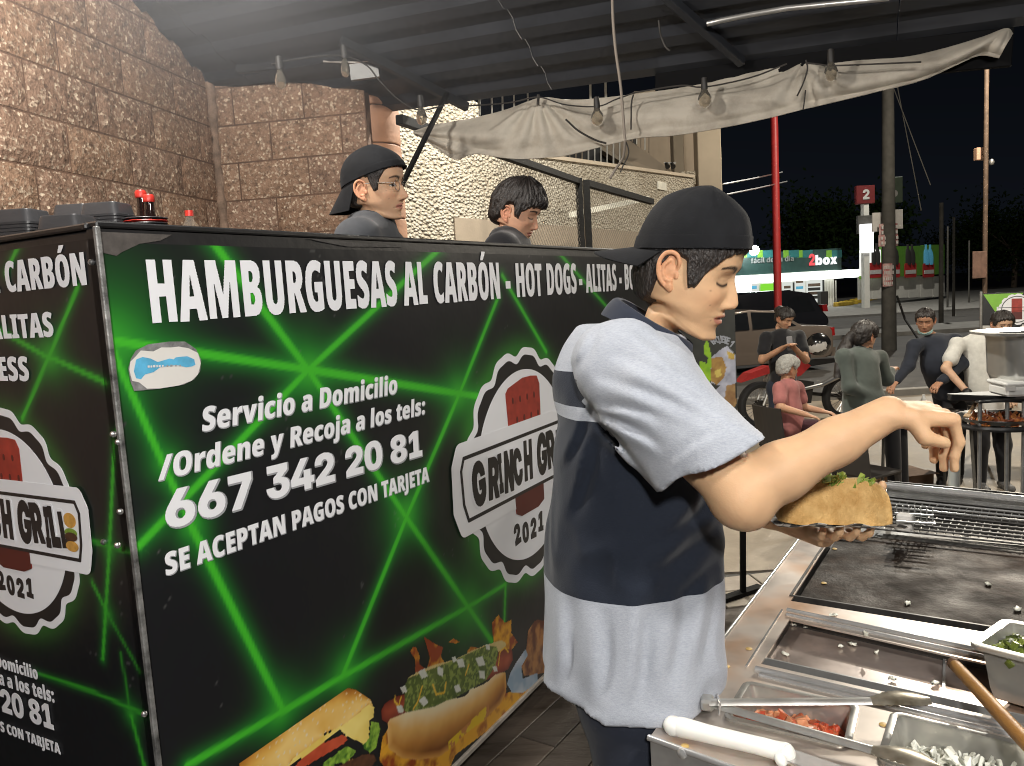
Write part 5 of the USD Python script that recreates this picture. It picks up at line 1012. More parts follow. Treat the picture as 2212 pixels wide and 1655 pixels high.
v = np.array(bl + [p + UP * .0018 for p in bl]); part('blade', trimesh.convex.convex_hull(v), m_shiny, kn)
# wooden handle
ws = thing('wooden_spoon', 'worn wooden stick handle rising from the lower right corner', 'wooden handle', g(2065, 1437, GT + .03))
sp = spline([g(2058, 1432, GT + .055), g(2110, 1487, GT + .06), g(2170, 1553, GT + .062), g(2260, 1650, GT + .06)], 20); part('handle', tube(sp, np.interp(np.linspace(0, 1, 20), [0, .05, .5, 1], [.007, .0105, .0115, .012]), 14), pm('old_wood', (0.42, 0.22, 0.06), .45, color2=(0.28, 0.13, 0.035), vscale=18, stretch=(1, 1, 5), bump=.2, bscale=60), ws, smooth=True)
part('scorched_tip', moved(trimesh.creation.icosphere(2, .0105), t=sp[0] + (sp[1] - sp[0]) * .2), pm('scorched_wood', (0.1, 0.05, 0.025), .6), ws, smooth=True)

# the sandwich in the worker's hand: bread, lettuce, checked paper
sd = 1.42
sw = thing('sandwich', 'large toasted sandwich on checked paper held over the griddle', 'sandwich', at(1800, 1125, d=sd))
m_crust = pm('bread_crust', (0.52, 0.28, 0.08), .6, color2=(0.8, 0.53, 0.22), vscale=35, bump=.5, bscale=120, detail=8, spec=.3)
sf = frame(at(1800, 1122, d=sd), RC @ np.array([1, -.03, -.1]), RC @ np.array([.0, 1, .12]))
def loaf(u, v):
    th = v * 2 * np.pi; x = (u - .5) * .205; e = 1 - np.abs(2 * u - 1) ** 7; hh = np.interp(u, [0, .35, .7, .88, .96, 1], [.045, .07, .078, .068, .052, .03])
    z = np.where(np.sin(th) > 0, np.abs(np.sin(th)) ** .7 * hh, -.004 * np.abs(np.sin(th))); y = np.cos(th) * .034 * e ** .3; k = .003 * (meshkit.fbm(np.stack([x * 40, y * 40, z * 40], -1), 3, 3) - .5)
    return np.stack([x, y * (1 - .35 * np.clip(z / .08, 0, 1)) + k, z + k], -1)
part('bread', moved(sheet(48, 48, loaf), sf), m_crust, sw, smooth=True)
lr = np.random.default_rng(2)
for k in range(34):
    q = np.array([lr.uniform(-.03, .06), lr.uniform(-.012, .012), .07 + lr.uniform(-.004, .008)]); b = cbox(.02, .008, .0015); b.vertices[:, 2] += (b.vertices[:, 0] / .01) ** 2 * .003 * lr.uniform(-1, 1)
    part('lettuce_shred', moved(b, sf @ trimesh.transformations.translation_matrix(q) @ trimesh.transformations.random_rotation_matrix(lr.random(3) * .35)), pm(f'lettuce_{k}', [(0.3, 0.42, 0.06), (0.42, 0.5, 0.14), (0.2, 0.3, 0.04)][k % 3], .4, sub=.2) if k < 3 else UsdShade.Material.Get(stage, f'/World/Looks/lettuce_{k % 3}'), sw)
m_check = M('checked_paper', {'g': ('texture_coordinate', {}), 'm': ('mapping', dict(scale=(1, 1, 1))), 'c': ('checker_texture', dict(scale=62.0, color1=(0.55, 0.54, 0.5), color2=(0.035, 0.035, 0.035))), 'p': ('principled_bsdf', dict(roughness=.5))}, [('g.object', 'm.vector'), ('m.vector', 'c.vector'), ('c.color', 'p.base_color')], surface='p.BSDF')
def paper(u, v): x = (u - .5) * .225; y = (v - .5) * .1; return np.stack([x, y, -.007 + .012 * np.abs(2 * v - 1) ** 3 + .003 * np.sin(x * 90 + v * 5) * np.abs(2 * v - 1)], -1)
part('paper', thick(moved(sheet(40, 14, paper), sf), .0006), m_check, sw, smooth=40)
# ================================================================ people: bodies from joints, one surface each
def smoothed(m, n):
    from scipy.sparse import coo_matrix
    v, e = np.array(m.vertices), m.edges_unique; k = len(v); A = coo_matrix((np.ones(2 * len(e)), (np.r_[e[:, 0], e[:, 1]], np.r_[e[:, 1], e[:, 0]])), (k, k)).tocsr(); d = np.maximum(np.asarray(A.sum(1)).ravel(), 1)[:, None]
    for i in range(n):
        for w in (.5, -.51): v = v + w * (A @ v / d - v)
    return tm(v, m.faces)
class Field:
    """A distance field on a grid: limbs, discs and blobs joined smoothly, meshed as one surface."""
    def __init__(s, lo, hi, h):
        s.h = h; s.lo = np.asarray(lo, float); n = np.ceil((np.asarray(hi) - s.lo) / h).astype(int) + 1; s.n = n
        s.ax = [s.lo[k] + h * np.arange(n[k]) for k in range(3)]; s.D = np.full(n, 0.2)
    def sub(s, lo, hi):
        a = np.clip(np.floor((np.asarray(lo) - s.lo) / s.h).astype(int), 0, s.n); b = np.clip(np.ceil((np.asarray(hi) - s.lo) / s.h).astype(int) + 1, 0, s.n)
        sl = tuple(slice(x, y) for x, y in zip(a, b)); return sl, np.stack(np.meshgrid(*[s.ax[k][sl[k]] for k in range(3)], indexing='ij'), -1)
    def put(s, lo, hi, fn, k=0.02, cut=False, pad=None):
        p = 2.5 * max(k, s.h) + s.h if pad is None else pad
        sl, P = s.sub(np.minimum(lo, hi) - p, np.maximum(lo, hi) + p)
        if 0 in P.shape: return
        d = fn(P); a = s.D[sl]
        if cut: s.D[sl] = np.maximum(a, -d); return
        h = np.clip(.5 + .5 * (a - d) / k, 0, 1); s.D[sl] = a * (1 - h) + d * h - k * h * (1 - h)
    def limb(s, a, b, ra, rb, k=0.02, n=None, flat=1.0, cut=False):
        """A round cone; flat < 1 squeezes it along n."""
        a, b = np.asarray(a, float), np.asarray(b, float)
        def fn(P):
            q = P - a; d = b - a
            if n is not None:
                w = (q @ n)[..., None] * n; q = q - w + w / flat; d = d - (d @ n) * n + (d @ n) / flat * n
            t = np.clip((q @ d) / (d @ d + 1e-12), 0, 1); r = ra + (rb - ra) * t
            return np.linalg.norm(q - t[..., None] * d, axis=-1) - r
        R = max(ra, rb); s.put(np.minimum(a, b) - R, np.maximum(a, b) + R, fn, k, cut)
    def chain(s, pts, rs, k=0.02, **kw):
        for i in range(len(pts) - 1): s.limb(pts[i], pts[i + 1], rs[i], rs[i + 1], k, **kw)
    def column(s, pts, A, B, fx, k=0.02, cut=False, bump=None):
        """A trunk: elliptical sections round the points pts (rising z), half sizes A along fx and B across."""
        pts = np.asarray(pts, float); o = np.argsort(pts[:, 2]); pts, A, B = pts[o], np.asarray(A)[o], np.asarray(B)[o]; fy = np.cross(UP, fx)
        def fn(P):
            z = P[..., 2]; c = np.stack([np.interp(z, pts[:, 2], pts[:, i]) for i in range(2)], -1); q = P[..., :2] - c; a = np.interp(z, pts[:, 2], A); b = np.interp(z, pts[:, 2], B)
            u, v = q @ fx[:2], q @ fy[:2]; d = (np.sqrt((u / a) ** 2 + (v / b) ** 2) - 1) * np.minimum(a, b)
            return np.maximum(d, np.maximum(z - pts[-1, 2], pts[0, 2] - z))
        R = max(A.max(), B.max()); s.put(pts.min(0) - [R, R, 0], pts.max(0) + [R, R, 0], fn, k, cut)
    def mesh(s, taubin=6):
        D = s.D; n = np.array(D.shape); S = D < 0
        cs = sum(S[i:n[0] - 1 + i, j:n[1] - 1 + j, k:n[2] - 1 + k].astype(np.int8) for i in (0, 1) for j in (0, 1) for k in (0, 1))
        act = (cs > 0) & (cs < 8); idx = np.full(act.shape, -1); c = np.argwhere(act); idx[act] = np.arange(len(c)); acc = np.zeros((len(c), 3)); cnt = np.zeros(len(c))
        cor = [(i, j, k) for i in (0, 1) for j in (0, 1) for k in (0, 1)]
        for a in cor:
            for ax in range(3):
                if a[ax]: continue
                b = list(a); b[ax] = 1; da, db = D[tuple((c + a).T)], D[tuple((c + b).T)]; m = (da < 0) != (db < 0); t = np.where(m, da / np.where(m, da - db, 1), 0)
                p = np.array(a, float) + np.zeros((len(c), 3)); p[:, ax] += t; acc[m] += p[m]; cnt[m] += 1
        v = s.lo + s.h * (c + acc / np.maximum(cnt, 1)[:, None]); F = []
        for ax in range(3):
            o = [(1, 2), (2, 0), (0, 1)][ax]; sl0 = [slice(None)] * 3; sl1 = [slice(None)] * 3; sl0[ax] = slice(0, -1); sl1[ax] = slice(1, None)
            e = S[tuple(sl0)] != S[tuple(sl1)]; q = np.argwhere(e); q = q[(q[:, o[0]] > 0) & (q[:, o[1]] > 0) & (q[:, o[0]] < n[o[0]] - 1) & (q[:, o[1]] < n[o[1]] - 1)]
            def cell(d0, d1): w = q.copy(); w[:, o[0]] -= d0; w[:, o[1]] -= d1; return idx[tuple(w.T)]
            f = np.stack([cell(1, 1), cell(0, 1), cell(0, 0), cell(1, 0)], 1); fl = ~S[tuple(q.T)]; f[fl] = f[fl][:, ::-1]; F.append(f)
        m = tm(v, quads(np.vstack(F)))
        return smoothed(m, taubin) if taubin else m

from scipy.interpolate import PchipInterpolator
_pc = {}
def ip(z, a, b):
    """A smooth curve through the points (a, b)."""
    k = (tuple(a), tuple(b))
    if k not in _pc: _pc[k] = PchipInterpolator(a, b)
    return _pc[k](np.clip(z, a[0], a[-1]))
def sm(a, b, x): t = np.clip((x - a) / (b - a), 0, 1); return t * t * (3 - 2 * t)
HZ = [-.26, -.2, -.16, -.14, -.128, -.122, -.118, -.113, -.104, -.09, -.075, -.06, -.045, -.02, 0, .012, .03, .045, .06, .08, .098, .108, .114, .1165]
HF = [.03, .02, .006, .006, .018, .038, .058, .073, .081, .0785, .081, .084, .084, .0865, .085, .086, .092, .0925, .0885, .076, .05, .028, .01, 0]
HB = [-.08, -.072, -.064, -.06, -.059, -.059, -.059, -.06, -.062, -.068, -.076, -.084, -.091, -.1, -.102, -.103, -.102, -.1, -.095, -.081, -.055, -.032, -.012, 0]
HW = [.062, .057, .053, .0525, .053, .053, .053, .053, .0545, .058, .062, .0655, .068, .072, .074, .0745, .0748, .074, .0715, .061, .0435, .0275, .011, 0]
HP = [2, 2, 2, 2, 2, 1.9, 1.8, 1.8, 1.8, 1.85, 2.0, 2.1, 2.2, 2.25, 2.3, 2.3, 2.4, 2.4, 2.3, 2.1, 2, 2, 2, 2]
_sp = lambda n, lo=-.25: np.concatenate([np.linspace(lo, -.13, max(6, n // 8)), np.linspace(-.127, .1, n)[0:], .1165 - .0165 * np.linspace(1, 0, max(6, n // 9))[1:] ** 2])
def head_grid(nz, nphi, jaw=1.0, fat=1.0):
    z = _sp(nz); t = np.linspace(-np.pi, np.pi, nphi, endpoint=False); phi = t - .35 * np.sin(t)           # denser over the face
    Z, PH = np.meshgrid(z, phi, indexing='ij'); f, b, w, p = (ip(Z, HZ, q) for q in (HF, HB, HW, HP)); xm = (f + b) / 2 * sm(-.05, -.13, Z)
    w = w * (1 + (fat - 1) * sm(.02, -.06, Z)); c, s = np.cos(PH), np.sin(PH)
    r = (np.abs(c) ** p + np.abs(s) ** p) ** (-1 / p); X = xm + np.where(c > 0, f - xm, xm - b) * c * r; Y = w * s * r
    Z = Z + .52 * np.clip(.066 - X, 0, .085) * sm(-.045, -.115, Z) * sm(-.225, -.135, Z)          # the jaw rises from the chin to the ear
    return X, Y, Z, PH
G2 = lambda y, z, y0, z0, sy, sz: np.exp(-((y - y0) / sy) ** 2 - ((z - z0) / sz) ** 2)
def face(X, Y, Z, PH, nose=1.0, brow=1.0, smirk=0.0):
    fr = np.clip(np.cos(PH) * 1.6, 0, 1); aY = np.abs(Y); dx = np.zeros_like(X)
    nz = [-.054, -.0505, -.047, -.043, -.037, -.028, -.015, 0, .012, .024]; nh = [0, .006, .0165, .022, .0245, .0205, .0135, .0065, .002, 0]; nw = [.012, .0125, .012, .0115, .0105, .0095, .0085, .008, .0085, .012]
    dx += nose * ip(Z, nz, nh) * np.exp(-(aY / ip(Z, nz, nw)) ** 2.2)
    dx += .0075 * nose * G2(aY, Z, .0135, -.043, .0065, .007)
    dx += -.0105 * G2(aY, Z, .031, -.002, .017, .012) + .0058 * G2(aY, Z, .032, -.003, .0115, .0075) + .0035 * brow * G2(aY, Z, .028, .02, .02, .008)
    dx += .004 * G2(aY, Z, .046, -.032, .016, .014) - .003 * G2(aY, Z, .04, -.066, .012, .02)
    zm = -.0675 + smirk * Y
    dx += .0058 * G2(Y, Z, 0, zm + .0058, .019, .0052) + .0062 * G2(Y, Z, 0, zm - .0072, .0165, .0056) - .0042 * G2(Y, Z, 0, zm, .021, .0018) - .0022 * G2(Y, Z, 0, zm + .013, .0035, .006)
    dx += .003 * G2(Y, Z, 0, -.104, .015, .01)
    return X + dx * fr
SKIN = np.array([0.50, 0.275, 0.165])
def skin_colors(X, Y, Z, PH, skin=SKIN, eyes='down', stubble=0.0, seed=0, lip=(0.36, 0.13, 0.1), brow=1.0, brow_c=(.03, .02, .015)):
    P = np.stack([X, Y, Z], -1); n = meshkit.fbm(P * 60, 4, seed); n2 = meshkit.fbm(P * 17 + 4, 3, seed + 1); c = skin * (0.8 + .22 * n[..., None] + .18 * n2[..., None] * np.array([1, .9, .85])); aY = np.abs(Y); fr = np.cos(PH) > 0.1
    def lay(m, col, c): m = (m * fr)[..., None]; return c * (1 - m) + np.asarray(col) * m
    c = lay(.35 * G2(aY, Z, .042, -.035, .018, .016) + .25 * G2(aY, Z, 0, -.04, .012, .012), skin * [1.05, .78, .72], c)
    for my, mz in ((-.048, -.045), (-.03, -.072), (-.056, -.02), (.04, -.05)): c = lay(.75 * G2(Y, Z, my, mz, .0014, .0014), skin * .35, c)
    if stubble: c = lay(stubble * (sm(-.05, -.07, Z) * sm(-.13, -.118, Z) + G2(Y, Z, 0, -.057, .022, .004)) * .6, skin * .45, c)
    zm = -.0675; hw = .0235
    lp = np.clip(1.35 - ((Y / hw) ** 2 + ((Z - zm) / np.where(Z > zm, .0078, .0105)) ** 2), 0, .35) / .35; c = lay(lp * .8, lip, c)
    c = lay(np.exp(-((Z - zm + .0003) / .0013) ** 2) * (aY < hw) * .8, (.09, .03, .025), c)
    yb = (aY - .012) / .038; zb = .019 + .0075 * np.sin(np.clip(yb, 0, 1) * 2.5) - .004 * yb; th = .0052 * (1 - .55 * np.clip(yb, 0, 1))
    c = lay(np.clip(1.5 - np.abs(Z - zb) / th, 0, 1) * (yb > -.05) * (yb < 1.02) * brow * (.75 + .25 * (meshkit.noise(P * 900, 1) > .4)), brow_c, c)
    ye = (aY - .0315) / .0145
    if eyes == 'open':
        zu, zl = -.0035 + .0058 * (1 - ye ** 2), -.0035 - .0042 * (1 - ye ** 2); inn = (np.abs(ye) < 1) & (Z < zu) & (Z > zl); c = lay(inn * 1.0, (.62, .58, .54), c)
        c = lay((inn & (np.hypot(aY - .0325, Z + .0032) < .0056)) * 1.0, (.02, .012, .008), c); c = lay(np.exp(-((Z - zu) / .0015) ** 2) * (np.abs(ye) < 1.1), (.02, .014, .012), c)
    else:
        zl = -.0062 - .0032 * (1 - ye ** 2); c = lay(np.exp(-((Z - zl) / .003) ** 2) * (np.abs(ye) < 1.12), (.022, .015, .012), c); c = lay(.4 * np.exp(-((Z - zl - .008) / .003) ** 2) * (np.abs(ye) < 1.05), skin * .55, c)
    c = lay(np.exp(-((aY - .0075) / .0032) ** 2 - ((Z + .0502) / .0022) ** 2) * .9, (.08, .03, .025), c)
    return c
def grid_faces(n, m, wrap=True):
    i, j = np.meshgrid(np.arange(n - 1), np.arange(m if wrap else m - 1), indexing='ij'); return quads(np.stack([i * m + j, i * m + (j + 1) % m, (i + 1) * m + (j + 1) % m, (i + 1) * m + j], -1).reshape(-1, 4))
class Head:
    """Head and neck as one surface, posed: c = centre between the eyes' level and the ears, fwd and up directions, nb = base of the neck."""
    def __init__(s, c, fwd, up, nb, scale=1.0, nz=120, nphi=200, neck_dir=None, nscale=1.0, chin=1.0, ear=1.0, xs=1.0, ez=0.0, **kw):
        s.chin, s.esc, s.xs, s.ez = chin, ear, xs, ez
        fk = {k: kw.pop(k) for k in ('nose', 'brow', 'smirk') if k in kw and k != 'brow'}; gk = {k: kw.pop(k) for k in ('jaw', 'fat') if k in kw}
        s.c, s.k, s.nb, s.ns = np.asarray(c, float), scale, np.asarray(nb, float), nscale; f = _n(fwd); u = _n(np.asarray(up, float) - f * (np.asarray(up, float) @ f)); s.R = np.stack([f, np.cross(u, f), u], 1)
        s.nd = _n(s.c - s.nb) if neck_dir is None else _n(neck_dir); f2 = _n(f - s.nd * (f @ s.nd)); s.R2 = np.stack([f2, np.cross(s.nd, f2), s.nd], 1)
        s.grid = head_grid(nz, nphi, **gk); s.nphi = nphi; X, Y, Z, PH = s.grid; s.Xf = face(X, Y, Z, PH, **fk); s.n = X.shape
        s.P = np.stack([s.Xf, Y, Z], -1); s.V = s.pose(s.P); s.F = grid_faces(*s.n); s.C = skin_colors(s.Xf, Y, Z, PH, **kw).reshape(-1, 3)
        N = np.array(tm(s.P.reshape(-1, 3), s.F).vertex_normals).reshape(s.P.shape); s.N = N
    def pose(s, P):
        z = P[..., 2]; t = sm(-.10, -.23, z)[..., None]; P = np.stack([P[..., 0] * s.xs, P[..., 1], z + (1 - s.chin) * np.clip(-.015 - z, 0, .1)], -1); a = s.c + (P * s.k) @ s.R.T
        q = P * s.k * s.ns; q = np.stack([q[..., 0] + .012, q[..., 1], (z + .23) * s.k], -1); b = s.nb + q @ s.R2.T
        return a * (1 - t) + b * t
    def mesh(s): return tm(s.V.reshape(-1, 3), s.F), s.C
    def shell(s, thick_fn, zc=None):
        """A second surface thick_fn(X, Y, Z, PH) outside the skin (negative hides it below)."""
        X, Y, Z, PH = s.grid; t = thick_fn(s.Xf, Y, Z, PH); P = s.P + s.N * t[..., None]
        ok = (t > -.003); f = s.F; k = ok.ravel()[f].any(1); m = tm(s.pose(P).reshape(-1, 3), f[k]); m.remove_unreferenced_vertices(); return m
    def world(s, p): return s.pose(np.asarray(p, float)[None])[0]
    def ear(s, side, h=.0016):
        """side +1: his left. A rim, an inner ridge, a bowl and a lobe."""
        F = Field([-.03, -.012, -.042], [.034, .03, .042], h); yo = lambda x, z: .012 + .16 * np.clip(.004 - x, 0, 1)
        th = np.radians(np.linspace(215, -60, 13)); rim = np.stack([-.006 + .0185 * np.cos(th - .2) * np.where(np.sin(th) < 0, .8, 1), 0 * th, .006 + .029 * np.sin(th)], 1); rim = rim[::-1]
        rim = np.array([[.010, .006, .004], [.013, .009, .014], [.010, .012, .025], [.001, .0155, .0305], [-.011, .017, .0285], [-.0195, .0175, .018], [-.0215, .017, .004], [-.0185, .015, -.010], [-.011, .012, -.021]])
        F.chain(spline(rim, 26), np.full(26, .0033), .002); F.chain(spline([[-.003, .013, .018], [-.0125, .0145, .010], [-.0135, .0135, -.002], [-.008, .012, -.012], [.001, .0105, -.015]], 14), np.full(14, .003), .003)
        F.limb([-.006, .006, .004], [-.005, .006, -.006], .0135, .010, .004, n=np.array([0, 1.0, 0]), flat=.38); F.limb([-.006, .009, .017], [-.010, .010, .005], .012, .010, .004, n=np.array([0, 1.0, 0]), flat=.3)
        F.limb([-.003, .010, -.0235], [-.001, .009, -.027], .0075, .006, .004, n=np.array([0, 1.0, 0]), flat=.6); F.limb([.009, .006, -.004], [.009, .007, -.009], .0045, .004, .003)
        F.limb([-.004, .022, -.004], [-.003, .016, -.006], .008, .006, .002, cut=True); F.limb([-.004, -.004, 0], [-.004, .002, 0], .016, .014, .004, n=np.array([0, 1.0, 0]), flat=.7)
        m = F.mesh(3); v = m.vertices * [1, side, 1] * 1.06 * s.esc; ca, sa = math.cos(-.2), math.sin(-.2); v = np.stack([v[:, 0] * ca + v[:, 2] * sa, v[:, 1], -v[:, 0] * sa + v[:, 2] * ca], 1); y0 = .0665
        m.vertices = s.pose(v + [-.012, side * y0, -.016 + s.ez]); 
        if side < 0: m.invert()
        return m
def person_body(h, meshes, skin, earcol=None, ears=True):
    """Head, ears and limbs as one skin mesh with its colours."""
    m, c = h.mesh(); ms, cs = [m], [c]
    if ears:
        for sd in (1, -1): e = h.ear(sd); ms.append(e); n = meshkit.fbm(np.array(e.vertices) * 200, 2); cs.append(skin * np.array([1.05, .82, .78]) * (.85 + .3 * n[:, None]))
    for q in meshes: n = meshkit.fbm(np.array(q.vertices) * 45, 4); n2 = meshkit.fbm(np.array(q.vertices) * 9, 2, 3); cs.append(skin * (.76 + .2 * n[:, None] + .24 * n2[:, None] * np.array([1, .92, .86]))); ms.append(q)
    return trimesh.util.concatenate(ms), np.vstack(cs)
m_skin = tint('skin', .56, .3, bump=.07, bscale=420, sub=.08)
m_hair = M('hair', {'g': ('texture_coordinate', {}), 'mp': ('mapping', dict(scale=(1, 1, .35))), 'n': ('noise_texture', dict(scale=420.0, detail=4.0)), 'r': ('rgb_ramp', dict(ramp=[(.3, (.006, .005, .005)), (.7, (.03, .022, .018))])), 'b': ('bump', dict(strength=.8, distance=.004)), 'p': ('principled_bsdf', dict(roughness=.42, specular_ior_level=.5))},
           [('g.object', 'mp.vector'), ('mp.vector', 'n.vector'), ('n.fac', 'r.fac'), ('r.color', 'p.base_color'), ('n.fac', 'b.height'), ('b.normal', 'p.normal')], surface='p.BSDF')
def cloth(name, c, rough=.85, bs=350, b=.25, var=.1, vs=25, sheen=.1): return pm(name, c, rough, var=var, vscale=vs, bump=b, bscale=bs, sheen=sheen, spec=.2, bdist=.003)
m_capcloth = cloth('cap_cloth', (.0075, .008, .0095), var=.25, sheen=.04); m_navy = cloth('navy_cloth', (.022, .027, .042)); m_blackc = cloth('black_cloth', (.012, .012, .014), sheen=.2); m_greyshirt = cloth('charcoal_shirt', (.055, .058, .064)); m_shoe = pm('dark_shoe', (.02, .02, .022), .5)
def zlow(PH, pts):
    """Lower edge of the hair as a function of the angle from straight ahead (degrees)."""
    return ip(np.degrees(np.abs(PH)), *zip(*pts))
def hair_fn(pts, t, rag=.006, seed=0, edge=.012, strand=.004):
    def fn(X, Y, Z, PH):
        P = np.stack([X, Y, Z], -1); zl = zlow(PH, pts) + rag * (meshkit.noise(np.stack([PH * 14, Z * 0, 0 * Z], -1), seed) - .5) * 2
        k = sm(0, edge, Z - zl); s = meshkit.noise(np.stack([PH * 40, Z * 60, 0 * Z], -1), seed + 2)
        return -.006 + k * (t + .006 + strand * (s - .3))
    return fn
def cap_parts(h, plane, off=.011, top=.008, brim_len=.085, drop_=.35, back=True, hgt=0.0, brim_w=.072, seam=True):
    """plane(x): height of the cap's edge. Returns crown, band, brim."""
    X, Y, Z, PH = h.grid; zp = plane(X)
    def shell(o, lo, hi, thk):
        P = h.P0 if hasattr(h, 'P0') else np.stack([X, Y, Z], -1); N = h.N0
        Q = P + N * o; k = sm(.03, .1, Q[..., 2]); Q = Q + np.stack([-.006 * k * 0, 0 * k, (top + hgt) * k], -1)
        # soft panels and dents in the cloth
        Q = Q + N * (.0022 * (meshkit.fbm(P * 30, 3, 5) - .5) - .0008 * np.cos(PH * 3) ** 16)[..., None]
        pl = plane(Q[..., 0]); Q[..., 2] = np.clip(Q[..., 2], pl + lo, pl + hi if hi is not None else 9)
        ok = (Z > zp - .03) & ((Z < zp + hi + .02) if hi is not None else True); f = h.F; kk = ok.ravel()[f].all(1); m = tm(h.pose(Q).reshape(-1, 3), f[kk]); m.remove_unreferenced_vertices(); return thick(m, thk)
    h.N0 = np.array(tm(np.stack([X, Y, Z], -1).reshape(-1, 3), h.F).vertex_normals).reshape(X.shape + (3,))
    crown = shell(off, 0, None, .002); band = shell(off + .0016, 0, .022, .001)
    sgn = -1 if back else 1
    def bf(u, v):
        a = (u - .5) * 2 * 1.28; xe = ip(plane(0.0), HZ, HB if back else HF) + sgn * (off - .002); ye = ip(plane(0.0), HZ, HW) + off
        x0 = abs(xe) * np.cos(a); y0 = ye * np.sin(a) * .98; L = brim_len * np.cos(a) ** .55 * (1 - .0 * v); x = x0 + v * L; y = y0 * (1 + .06 * v)
        x = x * sgn; z = plane(x0 * sgn) + .004 - v * drop_ * brim_len * 1.0 - .16 * (y / .075) ** 2 * .075 * (.25 + .9 * v)
        return np.stack([x, y, z], -1)
    m = sheet(41, 14, bf); m.vertices = h.c + (np.array(m.vertices) * [h.xs, 1, 1] * h.k) @ h.R.T
    if m.face_normals.mean(0)[2] < 0: m.invert()
    return crown, band, thick(m, .0035)

def hand(F, w, kn, tip_dir, side, nrm, size=1.0, curl=(25, 35, 25), spread=.16, thumb=None, finger_len=(.074, .082, .077, .062), r0=.0085):
    """Adds a hand to the field. w wrist, kn knuckle centre, tip_dir where the fingers set off, side: towards the index finger, nrm: back of the hand."""
    w, kn = np.asarray(w, float), np.asarray(kn, float); d = _n(kn - w); side = _n(side - d * (side @ d)); nrm = _n(np.asarray(nrm, float) - d * (nrm @ d))
    K = [kn + side * s * size for s in (.030, .010, -.010, -.029)]
    for q in K: F.limb(w + (q - kn) * .55 + nrm * -.002, q, .0145 * size, .0105 * size, .008)
    F.limb(w, (w + kn) / 2, .024 * size, .026 * size, .012, n=nrm, flat=.6)
    for i, q in enumerate(K):
        L = np.array([.46, .30, .24]) * finger_len[i] * size; dr = _n(tip_dir + side * spread * (1.5 - i) * .4); p = q; ax = np.cross(nrm, dr); 
        for j in range(3):
            a = math.radians(curl[j] + (3 * i if j else 0)); ax = _n(np.cross(dr, nrm)); dr = _n(dr * math.cos(a) - _n(np.cross(ax, dr)) * math.sin(a) * 1.0)
            nrm2 = _n(np.cross(ax, dr)); r1 = (r0 - .0009 * j) * size * (.92 if i == 3 else 1); e = p + dr * L[j]; F.limb(p, e, r1, r1 - .0009 * size, .003); F.limb(e - dr * .002, e, r1 * .98, r1 * .9, .002); p = e; nrm = nrm2 if False else nrm
    if thumb is not None:
        b = w + d * .022 * size + side * .024 * size; t1, t2 = thumb; F.limb(b, t1, .0135 * size, .0115 * size, .008); F.limb(t1, t2, .0105 * size, .0085 * size, .004)
